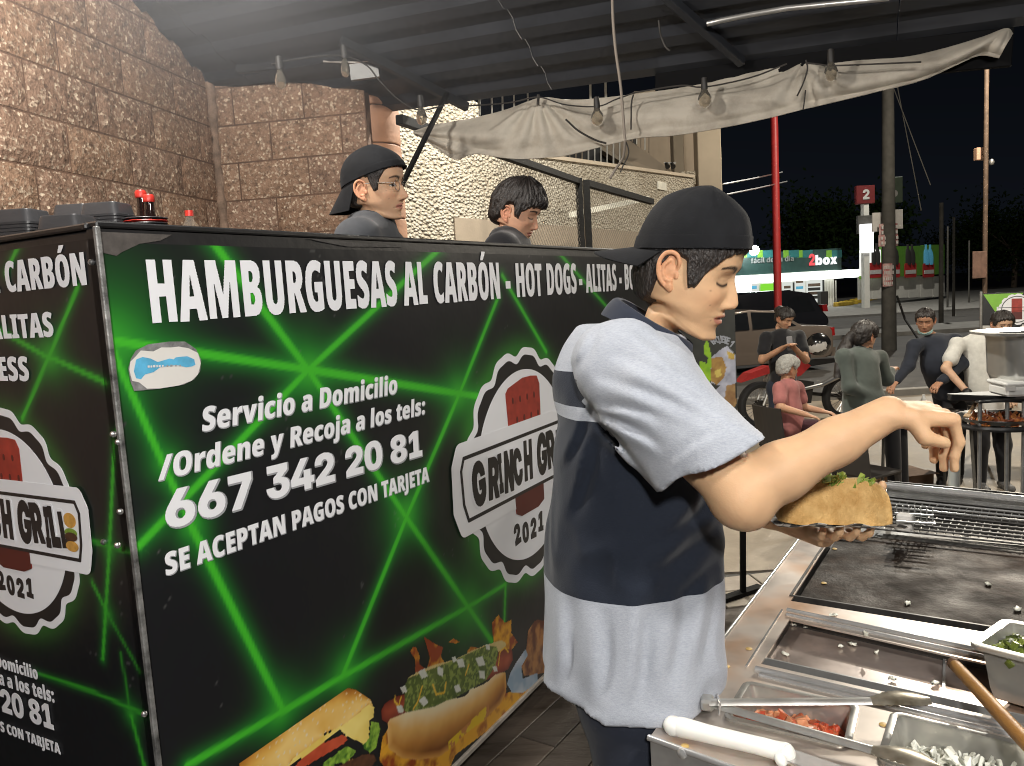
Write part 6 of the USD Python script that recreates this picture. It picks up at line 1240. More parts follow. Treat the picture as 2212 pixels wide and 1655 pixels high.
# ================================================================ the cook at the grill
def cook():
    d0 = 1.5
    fwd, side = az(104), az(194)                        # he looks along the grill; his right side is towards us
    hc = at(1489, 586, d=d0 + .02); nb = at(1398, 735, d=d0 + .03)
    pitch = math.radians(17); hf = az(117) * math.cos(pitch) - UP * math.sin(pitch)
    t = thing('person', 'person in a backwards cap and grey and navy polo shirt, working at the grill', 'person', drop(at(1368, 1400, d=d0), 0))
    hair = [(0, .043), (30, .040), (46, .024), (58, -.004), (66, -.026), (73, -.03), (78, -.012), (84, .014), (97, .022), (107, -.012), (116, -.05), (135, -.072), (160, -.08), (180, -.082)]
    skin = np.array([.52, .33, .19])
    h = Head(hc, hf, UP, nb, 1.09, 170, 280, neck_dir=hc - nb + UP * .1, nscale=1.1, eyes='down', nose=.95, fat=1.08, chin=.98, ear=1.0, xs=.9, ez=.013, skin=skin, brow=1.0, seed=3, stubble=.12)
    # ---- arms and hands
    SH, EL, WR, KN = at(1345, 800, d=d0 - .165), at(1600, 1066, d=d0 - .28), at(1918, 893, d=d0 - .27), at(2030, 893, d=d0 - .26)
    F = Field(np.min([SH, EL, WR, KN], 0) - .13, np.max([SH, EL, WR, at(2130, 990, d=d0 - .26)], 0) + .1, .0036)
    F.chain([SH, (SH + EL) / 2, EL], [.054, .051, .044], .02); ax = _n(WR - EL)
    F.chain([EL, EL + ax * .07, EL + ax * .17, WR], [.045, .0455, .036, .0285], .02, n=_n(np.cross(ax, RC @ np.array([0, 0, 1.0]))), flat=.95)
    F.limb(at(1600, 1090, d=d0 - .285), at(1614, 1096, d=d0 - .28), .033, .033, .03)
    upi = RC @ np.array([0, 1.0, 0]); inr = RC @ np.array([1.0, 0, 0]); tow = RC @ np.array([0, 0, 1.0])
    hand(F, WR, KN, _n(inr * .75 - upi * .75), _n(tow * .75 - upi * .2), _n(upi + inr * .25 + tow * .2), 1.08, curl=(28, 30, 18), spread=.12, thumb=(at(1998, 945, d=d0 - .3), at(2040, 957, d=d0 - .3)))
    right = F.mesh(5)
    SL, EL2 = at(1415, 800, d=d0 + .2), at(1590, 1060, d=d0 + .22)
    PC = at(1800, 1140, d=1.45)
    F = Field(np.min([SL, EL2, PC], 0) - .15, np.max([SL, EL2, at(1920, 1030, d=1.4)], 0) + .14, .0042)
    W2 = at(1775, 1150, d=1.55)
    F.chain([SL, EL2], [.05, .042], .02); F.chain([EL2, EL2 + (W2 - EL2) * .4, W2], [.042, .041, .029], .02)
    hand(F, W2, at(1800, 1151, d=1.475), _n(tow * .96 + inr * .05 - upi * .1), inr, -upi, 1.0, curl=(4, 30, 40), spread=.32, thumb=(at(1885, 1105, d=1.49), at(1906, 1048, d=1.46)))
    left = F.mesh(5)
    body, col = person_body(h, [right, left], skin)
    part('body', body, m_skin, t, smooth=True, colors=col)
    part('hair', h.shell(hair_fn(hair, .0075, .003, 2, .014, .004)), m_hair, t, smooth=True)
    crown, band, brim = cap_parts(h, lambda x: .040 + .20 * x, off=.0115, top=.006, hgt=.016, brim_len=.088, drop_=.30, brim_w=.08)
    c = part('cap', crown, m_capcloth, t, smooth=50); part('sweatband', band, m_capcloth, c, smooth=50); part('brim', brim, m_capcloth, c, smooth=50)
    # ---- polo shirt
    F = Field([-.06, 1.1, .76], [.6, 1.86, 1.68], .0058); FS = Field([-.06, 1.1, .76], [.6, 1.86, 1.68], .0058)
    rows = [(735, 1378, 96, .10), (770, 1370, 122, .14), (800, 1366, 141, .162), (860, 1366, 160, .172), (950, 1366, 176, .172), (1100, 1368, 189, .168), (1250, 1366, 195, .172), (1380, 1366, 198, .178), (1452, 1364, 200, .18), (1520, 1364, 201, .18)]
    cs, A, B = [], [], []
    for y, x, hw, b in rows: cs.append(at(x, y, d=d0 + .03)); A.append(hw * (d0 + .03) / FPX * .965); B.append(b)
    F.column(cs, A, B, fwd, .02)
    for S in (SH, SL): F.chain([nb - UP * .05, S + UP * .002], [.052, .066], .05)
    F.limb(nb + fwd * -.03 - UP * .03, cs[2] - fwd * .05, .07, .1, .05)
    OR = SH + (EL - SH) * .585; OL = SL + (EL2 - SL) * .6
    a_ = _n(EL - SH)
    FS.chain([SH - a_ * .01, SH + (OR - SH) * .5, OR + a_ * .09], [.076, .082, .093], .035); F.chain([SL, OL], [.07, .075], .035)
    P = np.stack(np.meshgrid(*F.ax, indexing='ij'), -1); q = P - SH; along = q @ a_; rad = np.linalg.norm(q - along[..., None] * a_, axis=-1); Ls = np.linalg.norm(OR - SH)
    angA = np.arctan2(q @ np.cross(a_, side), q @ side); FS.D -= .008 * (1 - np.abs(np.sin(angA * 1.5 + along * 13 + 4 * meshkit.noise(P * 5, 4))) * 1.6) * sm(-.02, .1, along); FS.D -= .006 * (meshkit.fbm(np.stack([along * 16 + P[..., 2] * 9, q @ side * 8, q @ fwd * 8], -1), 2, 8) - .5)
    hn = _n(inr * .5 - upi * .86); ho = at(1497, 1003, d=d0 - .23); FS.D = np.maximum(FS.D, (P - ho) @ hn - .006 * np.sin(q @ side * 30)); FS.D = np.where(along > Ls - .07, np.maximum(FS.D, (.060 + .04 * (along - Ls + .02) - rad)), FS.D)
    hh = np.clip(.5 + .5 * (F.D - FS.D) / .03, 0, 1); F.D = F.D * (1 - hh) + FS.D * hh - .03 * hh * (1 - hh)
    # folds
    rdg = 1 - np.abs(2 * meshkit.fbm(P * [11, 11, 3.4] + 3 * meshkit.noise(P * 3, 1)[..., None], 2, 9) - 1); fold = .024 * (meshkit.fbm(P * [7, 7, 2.6], 3, 3) - .5) + .018 * (rdg - .7) * sm(1.45, 1.2, P[..., 2])
    hemw = sm(1.05, .93, P[..., 2]); fold += hemw * .012 * np.sin(np.arctan2((P - cs[7])[..., 1], (P - cs[7])[..., 0]) * 9 + 1.0) * .5
    # creases running from the armpit across the side
    ap = SH - UP * .1 + fwd * -.02; rr_ = np.linalg.norm((P - ap) * [1, .4, 1], axis=-1); ang = np.arctan2((P - ap)[..., 2], (P - ap) @ fwd)
    fold += .003 * np.sin(ang * 7 + 2 * meshkit.noise(P * 7, 2)) * np.exp(-((rr_ - .12) / .06) ** 2)
    F.D -= fold
    # pressed creases where the cloth is drawn from the shoulder, the armpit and the waist
    pc_ = (P - CAM) @ RC; U_ = CX + FPX * pc_[..., 0] / -pc_[..., 2]; V_ = CY - FPX * pc_[..., 1] / -pc_[..., 2]
    for x0, y0, x1, y1, w, dp in ((1290, 872, 1425, 905, 8, 7), (1285, 890, 1430, 965, 9, 9), (1300, 815, 1520, 905, 10, 6), (1330, 765, 1535, 872, 11, 6), (1282, 905, 1385, 1020, 8, 8), (1350, 700, 1475, 800, 10, 5), (1420, 1010, 1560, 925, 7, 4),
                                   (1275, 890, 1222, 1010, 10, 7), (1290, 950, 1240, 1120, 12, 7), (1555, 1060, 1420, 1180, 13, 8), (1565, 1130, 1370, 1262, 14, 8), (1190, 900, 1185, 1200, 12, 5), (1560, 1200, 1460, 1290, 12, 6),
                                   (1235, 1300, 1222, 1485, 15, 9), (1310, 1330, 1300, 1500, 16, 10), (1395, 1310, 1380, 1510, 14, 9), (1480, 1280, 1445, 1490, 15, 9), (1545, 1240, 1515, 1440, 12, 8), (1290, 720, 1240, 800, 10, 5)):
        d_ = np.array([x1 - x0, y1 - y0], float); L_ = np.hypot(*d_); d_ /= L_; a1 = (U_ - x0) * d_[0] + (V_ - y0) * d_[1]; b1 = -(U_ - x0) * d_[1] + (V_ - y0) * d_[0] + 6 * np.sin(a1 / L_ * 3); t_ = np.clip(a1 / L_, 0, 1)
        wt = np.sin(np.pi * np.clip(.06 + .9 * t_, 0, 1)) ** .8 * (a1 > -10) * (a1 < L_ + 10)
        F.D += dp * .001 * wt * (np.exp(-(b1 / w) ** 2) - .75 * np.exp(-((b1 - 1.9 * w) / (1.3 * w)) ** 2))
    # openings: sleeve, neck, hem
    hz = cs[-2][2] + .012 * np.sin(P @ fwd * 14) + .01 * (P @ side > cs[7] @ side) * 0
    F.D = np.maximum(F.D, hz - P[..., 2])
    F.column([cs[-1] - UP * .05, cs[-2] + UP * .035], np.array([A[-1], A[-2]]) - .02, np.array([B[-1], B[-2]]) - .02, fwd, .004, cut=True)
    F.limb(nb - UP * .04, nb + UP * .1 + (hc - nb) * .3, .056, .066, .004, cut=True)
    m = F.mesh(7); V = np.array(m.vertices); q = V - SH; al = q @ a_; ra = np.linalg.norm(q - al[:, None] * a_, axis=1)
    tor = np.sqrt((((V - np.array(cs[3])) @ fwd) / .14) ** 2 + (((V - np.array(cs[3])) @ side) / .19) ** 2)
    slv = ((al > -.03 - .35 * np.clip((V - SH) @ UP * -1, 0, .1) * 0) & (ra < .105) & ((V - cs[3]) @ side > .1)).astype(float)
    colr = np.stack([(V[:, 2] - .5) / 1.5, gaussian_filter(slv, 0), np.zeros(len(V))], 1)
    zz = lambda z: (z - .5) / 1.5
    lt, nv = (.385, .41, .455), (.014, .019, .031)
    m_polo = M('polo_knit', {'a': ('attribute', dict(attribute='tint')), 's': ('separate_color', {}), 'r': ('rgb_ramp', dict(interpolate=False, ramp=[(0, lt), (zz(1.100), nv), (zz(1.415), lt), (zz(1.437), nv), (zz(1.497), lt)])), 'st': ('math', dict(math_type='less_than', value2=.5)),
                           'mx': ('mix', dict(color1=lt)), 'g': ('texture_coordinate', {}), 'mp': ('mapping', dict(scale=(1, 1, 4.5))), 'n': ('noise_texture', dict(scale=150.0, detail=4.0, roughness=.7)), 'hr': ('rgb_ramp', dict(ramp=[(.35, (.8, .81, .84)), (.62, (1, 1, 1))])), 'mu': ('mix', dict(mix_type='multiply', fac=1.0)),
                           'bn': ('noise_texture', dict(scale=420.0, detail=2.0)), 'b': ('bump', dict(strength=.3, distance=.002)), 'p': ('principled_bsdf', dict(roughness=.85, specular_ior_level=.2, sheen_weight=.15))},
               [('a.color', 's.color'), ('s.r', 'r.fac'), ('s.g', 'st.value1'), ('st.value', 'mx.fac'), ('r.color', 'mx.color2'), ('g.object', 'mp.vector'), ('mp.vector', 'n.vector'), ('n.fac', 'hr.fac'), ('mx.color', 'mu.color1'), ('hr.color', 'mu.color2'), ('mu.color', 'p.base_color'), ('g.object', 'bn.vector'), ('bn.fac', 'b.height'), ('b.normal', 'p.normal')], surface='p.BSDF')
    sh = part('polo_shirt', m, m_polo, t, smooth=True, colors=colr)
    # sleeve hem and collar
    s1 = _n(np.cross(a_, UP)); s2 = np.cross(a_, s1)
    th = np.linspace(0, 2 * np.pi, 41)
    # collar: a folded band round the neck, dropping towards the chest
    ctr = at(1403, 703, d=d0 + .03); tilt = math.radians(33); cf = fwd * math.cos(tilt) - UP * math.sin(tilt); cu = np.cross(cf, side); cu = cu if cu[2] > 0 else -cu
    def col_fn(u, v):
        a = np.pi + (u - .5) * 2 * np.radians(163); r = ip(v, [0, .2, .35, 1.0], [.066, .069, .076, .087]); hgt = ip(v, [0, .2, .35, 1], [.0, .016, .016, -.024]); lap = sm(.7, 1.0, np.abs(u - .5) * 2)
        f_ = np.cos(a) * r * (1.06 + .14 * lap); w_ = np.sin(a) * r * 1.04; wob = .003 * np.sin(u * 23) * v
        return ctr + f_[..., None] * cf + w_[..., None] * side + (hgt - .012 * lap * v + wob)[..., None] * cu
    part('collar', thick(sheet(70, 12, col_fn), .0022), m_navy, sh, smooth=50)
    def plk(u, v): 
        p = ctr + cf * (.092 + .02 * u)[..., None] * .98 - UP * (.012 + .15 * u)[..., None] + side * ((v - .5) * .036)[..., None]; return p
    part('placket', thick(sheet(10, 5, plk), .003), m_navy, sh, smooth=50)
    # ---- trousers and shoes
    F = Field([-.1, 1.15, -.02], [.55, 1.95, 1.05], .012); hips = [at(1365, 1530, d=d0 - .01), at(1390, 1530, d=d0 + .13)]
    for i, hp in enumerate(hips):
        hp = drop(hp, .88); kn = drop(hp + fwd * .02, .5); an = drop(hp - fwd * .02 + side * (.03 if i == 0 else -.03), .09)
        F.chain([hp, kn, an], [.092, .076, .066], .04)
    F.limb(drop(hips[0], .9), drop(hips[1], .9), .1, .1, .05)
    P = np.stack(np.meshgrid(*F.ax, indexing='ij'), -1); F.D -= .012 * (meshkit.fbm(P * [14, 14, 9], 3, 5) - .5); F.D = np.maximum(F.D, .07 - P[..., 2])
    part('trousers', F.mesh(4), m_navy, t, smooth=True)
    for i, hp in enumerate(hips):
        an = drop(hp - fwd * .02 + side * (.03 if i == 0 else -.03), .0); F = Field(an + [-.22, -.22, -.02], an + [.22, .22, .16], .009)
        F.limb(an - fwd * .05 + UP * .04, an + fwd * .16 + UP * .035, .042, .036, .02); F.limb(an + UP * .05, an + UP * .1, .045, .045, .02); P = np.stack(np.meshgrid(*F.ax, indexing='ij'), -1); F.D = np.maximum(F.D, .002 - P[..., 2]); part('shoe', F.mesh(3), m_shoe, t, smooth=True)
    return h
COOK = cook()
# ================================================================ the two people inside the trailer
def crew(label, hc, facing, pitch, nb, scale, hair, shirt, skin, cap=None, look='open', glasses=False, shoulders=.19, seed=0, roll=0.0, **kw):
    t = thing('person', label, 'person', drop(nb, .355)); hf = az(facing) * math.cos(pitch) - UP * math.sin(pitch); body = az(facing - kw.pop('turn', 0)); sd = np.cross(UP, body)
    h = Head(hc, hf, UP + roll * np.cross(UP, hf), nb, scale, 110, 190, neck_dir=hc - nb + UP * .12, eyes=look, skin=skin, seed=seed, **kw)
    F = Field(nb - [.34, .34, .95], nb + [.34, .34, .06], .011); arms = []
    for s in (1, -1):
        S = nb + sd * s * shoulders - UP * .085; E_ = S + sd * s * .04 - UP * .29 - body * .04; Wr = E_ - UP * .24 + body * .06; F.chain([S, E_, Wr], [.045, .04, .028], .02); hand(F, Wr, Wr + body * .02 - UP * .085, _n(body * .2 - UP), body, sd * s, .95)
    arm = F.mesh(4); m, c = person_body(h, [arm], skin); part('body', m, m_skin, t, smooth=True, colors=c)
    part('hair', h.shell(hair), m_hair, t, smooth=True)
    if cap: 
        cr_, bd_, br_ = cap_parts(h, **cap); q = part('cap', cr_, m_capcloth, t, smooth=50); part('sweatband', bd_, m_capcloth, q, smooth=50); part('brim', br_, m_capcloth, q, smooth=50)
    F = Field(nb - [.36, .36, .82], nb + [.36, .36, .08], .0095); z = [.0, -.05, -.1, -.25, -.45, -.75]; F.column([nb + UP * q - body * (.02 if q < -.08 else 0) for q in z], [.062, .085, .1, .115, .115, .12], [.07, .12, .165, .175, .165, .17], body, .02)
    for s in (1, -1): S = nb + sd * s * shoulders - UP * .08; F.limb(nb - UP * .025, S, .058, .068, .05); F.limb(S, S + sd * s * .04 - UP * .22, .068, .066, .03)
    P = np.stack(np.meshgrid(*F.ax, indexing='ij'), -1); F.D -= .012 * (meshkit.fbm(P * [9, 9, 6], 3, seed) - .5); F.limb(nb - UP * .02, nb + UP * .12, .05, .06, .004, cut=True)
    sh = part('shirt', F.mesh(4), shirt, t, smooth=True)
    def col_fn(u, v): a = np.pi + (u - .5) * 2 * np.radians(155); r = ip(v, [0, .3, 1], [.062, .069, .084]); hg = ip(v, [0, .3, 1], [0, .014, -.022]); return nb + ((np.cos(a) * r * 1.05)[..., None] * body + (np.sin(a) * r * .98)[..., None] * sd + (hg - .006 + .03 * -np.cos(a) * 0)[..., None] * UP)
    part('collar', thick(sheet(40, 8, col_fn), .002), shirt, sh, smooth=50)
    F = Field(drop(nb, .3) - [.3, .3, 0], drop(nb, 1.35) + [.3, .3, 0], .02)
    for s in (1, -1): F.chain([drop(nb + sd * s * .09, nb[2] - .72), drop(nb + sd * s * .09, .75), drop(nb + sd * s * .1, .38)], [.1, .075, .06], .03)
    part('trousers', F.mesh(3), m_blackc, t, smooth=True)
    if glasses:
        fr = []
        for s in (1, -1): fr.append(tube([h.world([.089, s * (.031 + .021 * math.cos(a)), -.004 + .017 * math.sin(a)]) for a in np.linspace(0, 2 * np.pi, 25)], .0011, 5)); fr.append(tube([h.world([.087, s * .053, .003]), h.world([.05, s * .073, .004]), h.world([-.005, s * .08, .006])], .0011, 5))
        fr.append(tube([h.world([.093, .011, .001]), h.world([.096, 0, .003]), h.world([.093, -.011, .001])], .001, 5))
        part('glasses', cat_(fr), pm('glasses_rim', (.35, .33, .3), .3, metal=.9), t, smooth=True)
    return h
hairA = [(0, .052), (40, .048), (58, .02), (66, -.02), (74, -.024), (80, -.004), (86, .016), (98, .02), (108, -.02), (118, -.055), (140, -.075), (180, -.08)]
crew('person in glasses, a backwards cap and a charcoal shirt, in front of the column', at(812, 403, d=2.6), 106, .02, at(800, 476, d=2.64), 1.0, hair_fn(hairA, .006, .004, 4), m_greyshirt, np.array([.56, .34, .21]), cap=dict(plane=lambda x: .030 + .30 * x, off=.012, top=.006, brim_len=.06, drop_=1.35), look='open', glasses=True, seed=11, stubble=.35, smirk=.25, nose=1.08, roll=-.06, turn=12)
hairB = [(0, .040), (25, .034), (45, .026), (58, .006), (66, -.024), (74, -.03), (80, -.01), (87, .016), (98, .02), (108, -.02), (118, -.05), (140, -.066), (180, -.07)]
_fb = hair_fn(hairB, .015, .008, 7, .02, .012)
def hair_b(X, Y, Z, PH): t = _fb(X, Y, Z, PH); return t + np.where(t > 0, .014 * sm(.05, .11, Z) + .008 * np.exp(-(PH / .8) ** 2) * sm(.03, .06, Z), 0)
crew('person with a thick dark fringe in a black polo shirt, looking down', at(1117, 459, d=3.3), 110, .36, at(1099, 505, d=3.33), 1.0, hair_b, m_blackc, np.array([.5, .28, .18]), look='down', seed=21, nose=.95, fat=1.06, turn=10, brow=1.1)
# ================================================================ people at the tables
def folk(name_label, hc, facing, pitch, nb, torso, sh_l, sh_r, arms, legs, shirt, trousers, hair, skin, sleeve=.55, seed=0, hs=1.0, hmat=None, extra=None, shoe=None, base=None, hands=True, **kw):
    """A person farther off: head, arms and hands in one mesh, then hair, top, trousers, shoes."""
    t = thing('person', name_label, 'person', base if base is not None else drop(nb, GZ)); hf = az(facing) * math.cos(pitch) - UP * math.sin(pitch)
    h = Head(hc, hf, UP, nb, hs, 64, 110, neck_dir=hc - nb + UP * .1, skin=skin, seed=seed, **kw)
    pts = np.array([p for a in arms for p in a]); F = Field(pts.min(0) - .14, pts.max(0) + .14, .012)
    for a in arms:
        F.chain(a, [.048, .04, .028], .02)
        if hands: d = _n(a[2] - a[1]); s = _n(np.cross(UP, d)); hand(F, a[2], a[2] + d * .085, d, s, UP, 1.05, curl=(15, 20, 15), r0=.0105)
    m, c = person_body(h, [F.mesh(3)], skin); part('body', m, m_skin, t, smooth=True, colors=c); part('hair', h.shell(hair), hmat or m_hair, t, smooth=True)
    P_ = np.array([p for p, _, _ in torso] + [a[0] for a in arms]); F = Field(P_.min(0) - .34, P_.max(0) + .3, .016)
    tp_ = [p for p, _, _ in torso]; ra = [a for _, a, _ in torso]; rb_ = [b for _, _, b in torso]
    for i in range(len(tp_) - 1):
        n = _n(np.cross(_n(tp_[i + 1] - tp_[i]), sh_r - sh_l)); F.limb(tp_[i], tp_[i + 1], rb_[i], rb_[i + 1], .04, n=n, flat=ra[i] / rb_[i])
    for S in (sh_l, sh_r): F.limb(nb - UP * .03, S, .055, .066, .05)
    for a in arms:
        if sleeve <= .6: F.limb(a[0], a[0] + (a[1] - a[0]) * sleeve * 1.2, .066, .068, .03)
        else: F.chain(a, [.062, .056, .04], .03)
    P = np.stack(np.meshgrid(*F.ax, indexing='ij'), -1); F.D -= .02 * (meshkit.fbm(P * 8, 3, seed) - .5); part('top', F.mesh(3), shirt, t, smooth=True)
    if legs:
        pts = np.array([p for l in legs for p in l]); F = Field(pts.min(0) - .16, pts.max(0) + .14, .016)
        for l in legs: F.chain(l, [.095, .072, .052][:len(l)], .04)
        F.limb(legs[0][0], legs[1][0], .1, .1, .05); part('trousers', F.mesh(3), trousers, t, smooth=True)
        for l in legs:
            a = l[-1]; d = az(facing); F = Field(a + [-.25, -.25, -.12], a + [.25, .25, .1], .014); F.limb(drop(a - d * .05, GZ + .05), drop(a + d * .15, GZ + .045), .042, .036, .02); F.limb(drop(a, GZ + .06), a, .045, .045, .02); part('shoe', F.mesh(2), shoe or m_shoe, t, smooth=True)
    if extra: extra(t, h)
    return t, h
short = lambda k=0, t=.012: hair_fn([(0, .055), (30, .05), (50, .035), (62, .0), (72, -.02), (80, 0), (88, .016), (98, .02), (110, -.03), (130, -.06), (180, -.07)], t, .008, k, .016, .011)
dk = np.array([.34, .18, .11]); md = np.array([.46, .26, .16])
m_phone = pm('phone_body', (.25, .25, .26), .2)
# standing, looking at a phone
d = 8.9
def phone(t, h):
    q = at(1706, 742, d=d - .33); ph = part('phone', moved(cbox(.075, .012, .15, .005), frame(q, az(70), _n(UP + az(60) * .5))), m_phone, t)
    F = Field(h.c - .2, h.c + .2, .014); F.limb(h.world([-.1, 0, .06]), h.world([-.13, .0, .04]), .05, .04, .03); part('hair_bun', F.mesh(2), m_hair, t, smooth=True)
SHL, SHR = at(1655, 730, d=d - .1), at(1727, 726, d=d + .1)
folk('person standing in a black top, looking down at a phone in both hands', at(1695, 688, d=d), 150, .45, at(1690, 720, d=d), [(at(1690, 742, d=d), .11, .17), (at(1691, 780, d=d), .12, .165), (at(1692, 815, d=d), .12, .15), (at(1692, 835, d=d), .13, .17)], SHL, SHR,
     [[SHL, at(1646, 778, d=d - .15), at(1690, 752, d=d - .36)], [SHR, at(1741, 778, d=d - .1), at(1716, 752, d=d - .34)]], [[at(1676, 838, d=d), at(1676, 885, d=d - .02), drop(at(1676, 900, d=d), GZ + .09)], [at(1708, 838, d=d), at(1708, 885, d=d), drop(at(1708, 900, d=d + .1), GZ + .09)]], m_blackc, m_navy, short(1, .016), md * .9, .5, 31, extra=phone, eyes='down')
# white haired, seated
d = 7.9; m_whitehair = M('white_hair', {'g': ('texture_coordinate', {}), 'n': ('noise_texture', dict(scale=160.0, detail=4.0)), 'r': ('rgb_ramp', dict(ramp=[(.3, (.2, .19, .165)), (.7, (.42, .41, .38))])), 'b': ('bump', dict(strength=.8, distance=.006)), 'p': ('principled_bsdf', dict(roughness=.6))}, [('g.object', 'n.vector'), ('n.fac', 'r.fac'), ('r.color', 'p.base_color'), ('n.fac', 'b.height'), ('b.normal', 'p.normal')], surface='p.BSDF')
SHL, SHR = at(1722, 838, d=d + .22), at(1684, 840, d=d - .12)
folk('white haired person in a faded pink shirt, seated with forearms forward', at(1703, 795, d=d), 74, .12, at(1703, 829, d=d), [(at(1702, 848, d=d), .11, .15), (at(1703, 885, d=d), .125, .15), (at(1706, 915, d=d), .13, .165)], SHL, SHR,
     [[SHR, at(1686, 880, d=d - .2), at(1742, 896, d=d - .25)], [SHL, at(1737, 880, d=d + .2), at(1775, 888, d=d + .12)]], [[at(1706, 921, d=d), at(1795, 925, d=d - .1), drop(at(1800, 960, d=d - .1), GZ + .09)], [at(1712, 921, d=d + .2), at(1800, 925, d=d + .15), drop(at(1810, 950, d=d + .15), GZ + .09)]], cloth('faded_pink', (.34, .13, .12)), cloth('dark_skirt', (.05, .02, .025)), short(3, .022), md, .5, 33, hmat=m_whitehair, eyes='down')
# pony tail, seated, seen from behind
d = 6.6
def tail(t, h):
    F = Field(at(1835, 735, d=d) - .3, at(1835, 735, d=d) + .3, .016); pts = spline([h.world([-.09, 0, .03]), at(1836, 733, d=d + .02), at(1822, 760, d=d - .04), at(1812, 800, d=d - .1), at(1808, 838, d=d - .12)], 14); F.chain(pts, np.interp(np.linspace(0, 1, 14), [0, .15, .5, 1], [.03, .045, .05, .02]), .02); P = np.stack(np.meshgrid(*F.ax, indexing='ij'), -1); F.D -= .012 * (meshkit.fbm(P * 30, 2) - .5); part('pony_tail', F.mesh(3), m_hair, t, smooth=True)
SHL, SHR = at(1900, 772, d=d + .12), at(1822, 770, d=d - .1)
folk('person with a long dark pony tail in a grey green jacket, seated', at(1868, 726, d=d), 62, .05, at(1860, 765, d=d), [(at(1860, 788, d=d), .12, .165), (at(1862, 825, d=d), .135, .17), (at(1866, 870, d=d), .15, .18), (at(1868, 890, d=d), .15, .19)], SHL, SHR,
     [[SHR, at(1835, 838, d=d - .15), at(1890, 860, d=d - .1)], [SHL, at(1915, 820, d=d + .15), at(1925, 802, d=d + .3)]], [[at(1862, 900, d=d), at(1925, 905, d=d + .2), drop(at(1935, 1000, d=d + .2), GZ + .09)], [at(1880, 900, d=d + .2), at(1940, 900, d=d + .4), drop(at(1950, 980, d=d + .4), GZ + .09)]], cloth('grey_green_jacket', (.068, .08, .07), sheen=.2), m_blackc, short(5, .02), md * .85, .9, 35, extra=tail, eyes='open')
# leaning man with a mask under the chin
d = 7.5
def mask(t, h):
    def fn(u, v): a = (u - .5) * 2 * 1.25; z = -.098 - .03 * v + .02 * np.abs(a); r = .082 - .016 * v; return h.pose(np.stack([r * np.cos(a) + .012, .066 * np.sin(a), z], -1))
    part('face_mask', thick(sheet(20, 5, fn), .003), pm('mask_paper', (.34, .52, .5), .8), t, smooth=50)
SHL, SHR = at(1976, 748, d=d - .05), at(2062, 735, d=d + .05)
folk('person in a dark sweater with a pale mask under the chin, leaning over the table', at(1999, 692, d=d - .02), 215, .3, at(2017, 731, d=d + .05), [(at(2024, 758, d=d + .02), .12, .17), (at(2031, 785, d=d), .13, .18), (at(2042, 812, d=d + .1), .14, .18), (at(2052, 835, d=d + .15), .14, .18)], SHL, SHR,
     [[SHL, at(1962, 790, d=d - .12), at(1936, 822, d=d - .22)], [SHR, at(2080, 785, d=d - .1), at(2033, 824, d=d - .25)]], [[at(2040, 850, d=d + .2), at(2035, 905, d=d + .15), drop(at(2035, 960, d=d + .2), GZ + .09)], [at(2070, 850, d=d + .2), at(2070, 905, d=d + .2), drop(at(2070, 960, d=d + .25), GZ + .09)]], cloth('dark_sweater', (.018, .021, .03)), m_blackc, short(7, .006), dk, .9, 37, extra=mask, eyes='down', stubble=.3)
# white shirt behind the steel pot
d = 7.4; m_tee = cloth('white_tee', (.5, .49, .45)); m_glove = pm('black_glove', (.012, .012, .013), .4)
def apron(t, h):
    w = [at(2094, 866, d=d - .2), at(2190, 862, d=d - .2)]
    def fn(u, v): p = w[0] + (w[1] - w[0]) * u[..., None]; return p - UP * (v * .13 * np.sin(np.pi * np.clip(u, .02, .98)) ** .6)[..., None] + np.array([0, -.02, 0]) * np.sin(u * 14)[..., None]
    part('apron_hem', thick(sheet(24, 6, fn), .004), m_paper, t, smooth=50)
    F = Field(at(2094, 858, d=d - .3) - .12, at(2094, 858, d=d - .3) + .12, .012); F.limb(at(2089, 848, d=d - .28), at(2095, 866, d=d - .34), .042, .04, .02); part('glove', F.mesh(2), m_glove, t, smooth=True)
SHL, SHR = at(2068, 745, d=d - .02), at(2168, 745, d=d)
folk('person in a white T-shirt and dark gloves standing behind the steel pot', at(2165, 700, d=d), 190, .25, at(2130, 735, d=d + .03), [(at(2120, 755, d=d), .12, .18), (at(2124, 790, d=d), .125, .17), (at(2128, 830, d=d), .13, .165), (at(2132, 862, d=d), .14, .175)], SHL, SHR,
     [[SHL, at(2043, 796, d=d - .12), at(2088, 846, d=d - .26)], [SHR, at(2200, 800, d=d - .1), at(2190, 850, d=d - .3)]], [[at(2120, 880, d=d), at(2118, 960, d=d - .02), drop(at(2118, 1000, d=d - .0), GZ + .1)], [at(2156, 880, d=d), at(2166, 960, d=d), drop(at(2170, 1000, d=d), GZ + .1)]], m_tee, m_blackc, short(9, .016), np.array([.52, .33, .22]), .5, 39, extra=apron, eyes='open', shoe=pm('grey_trainer', (.16, .16, .16), .6, var=.5, vscale=25))

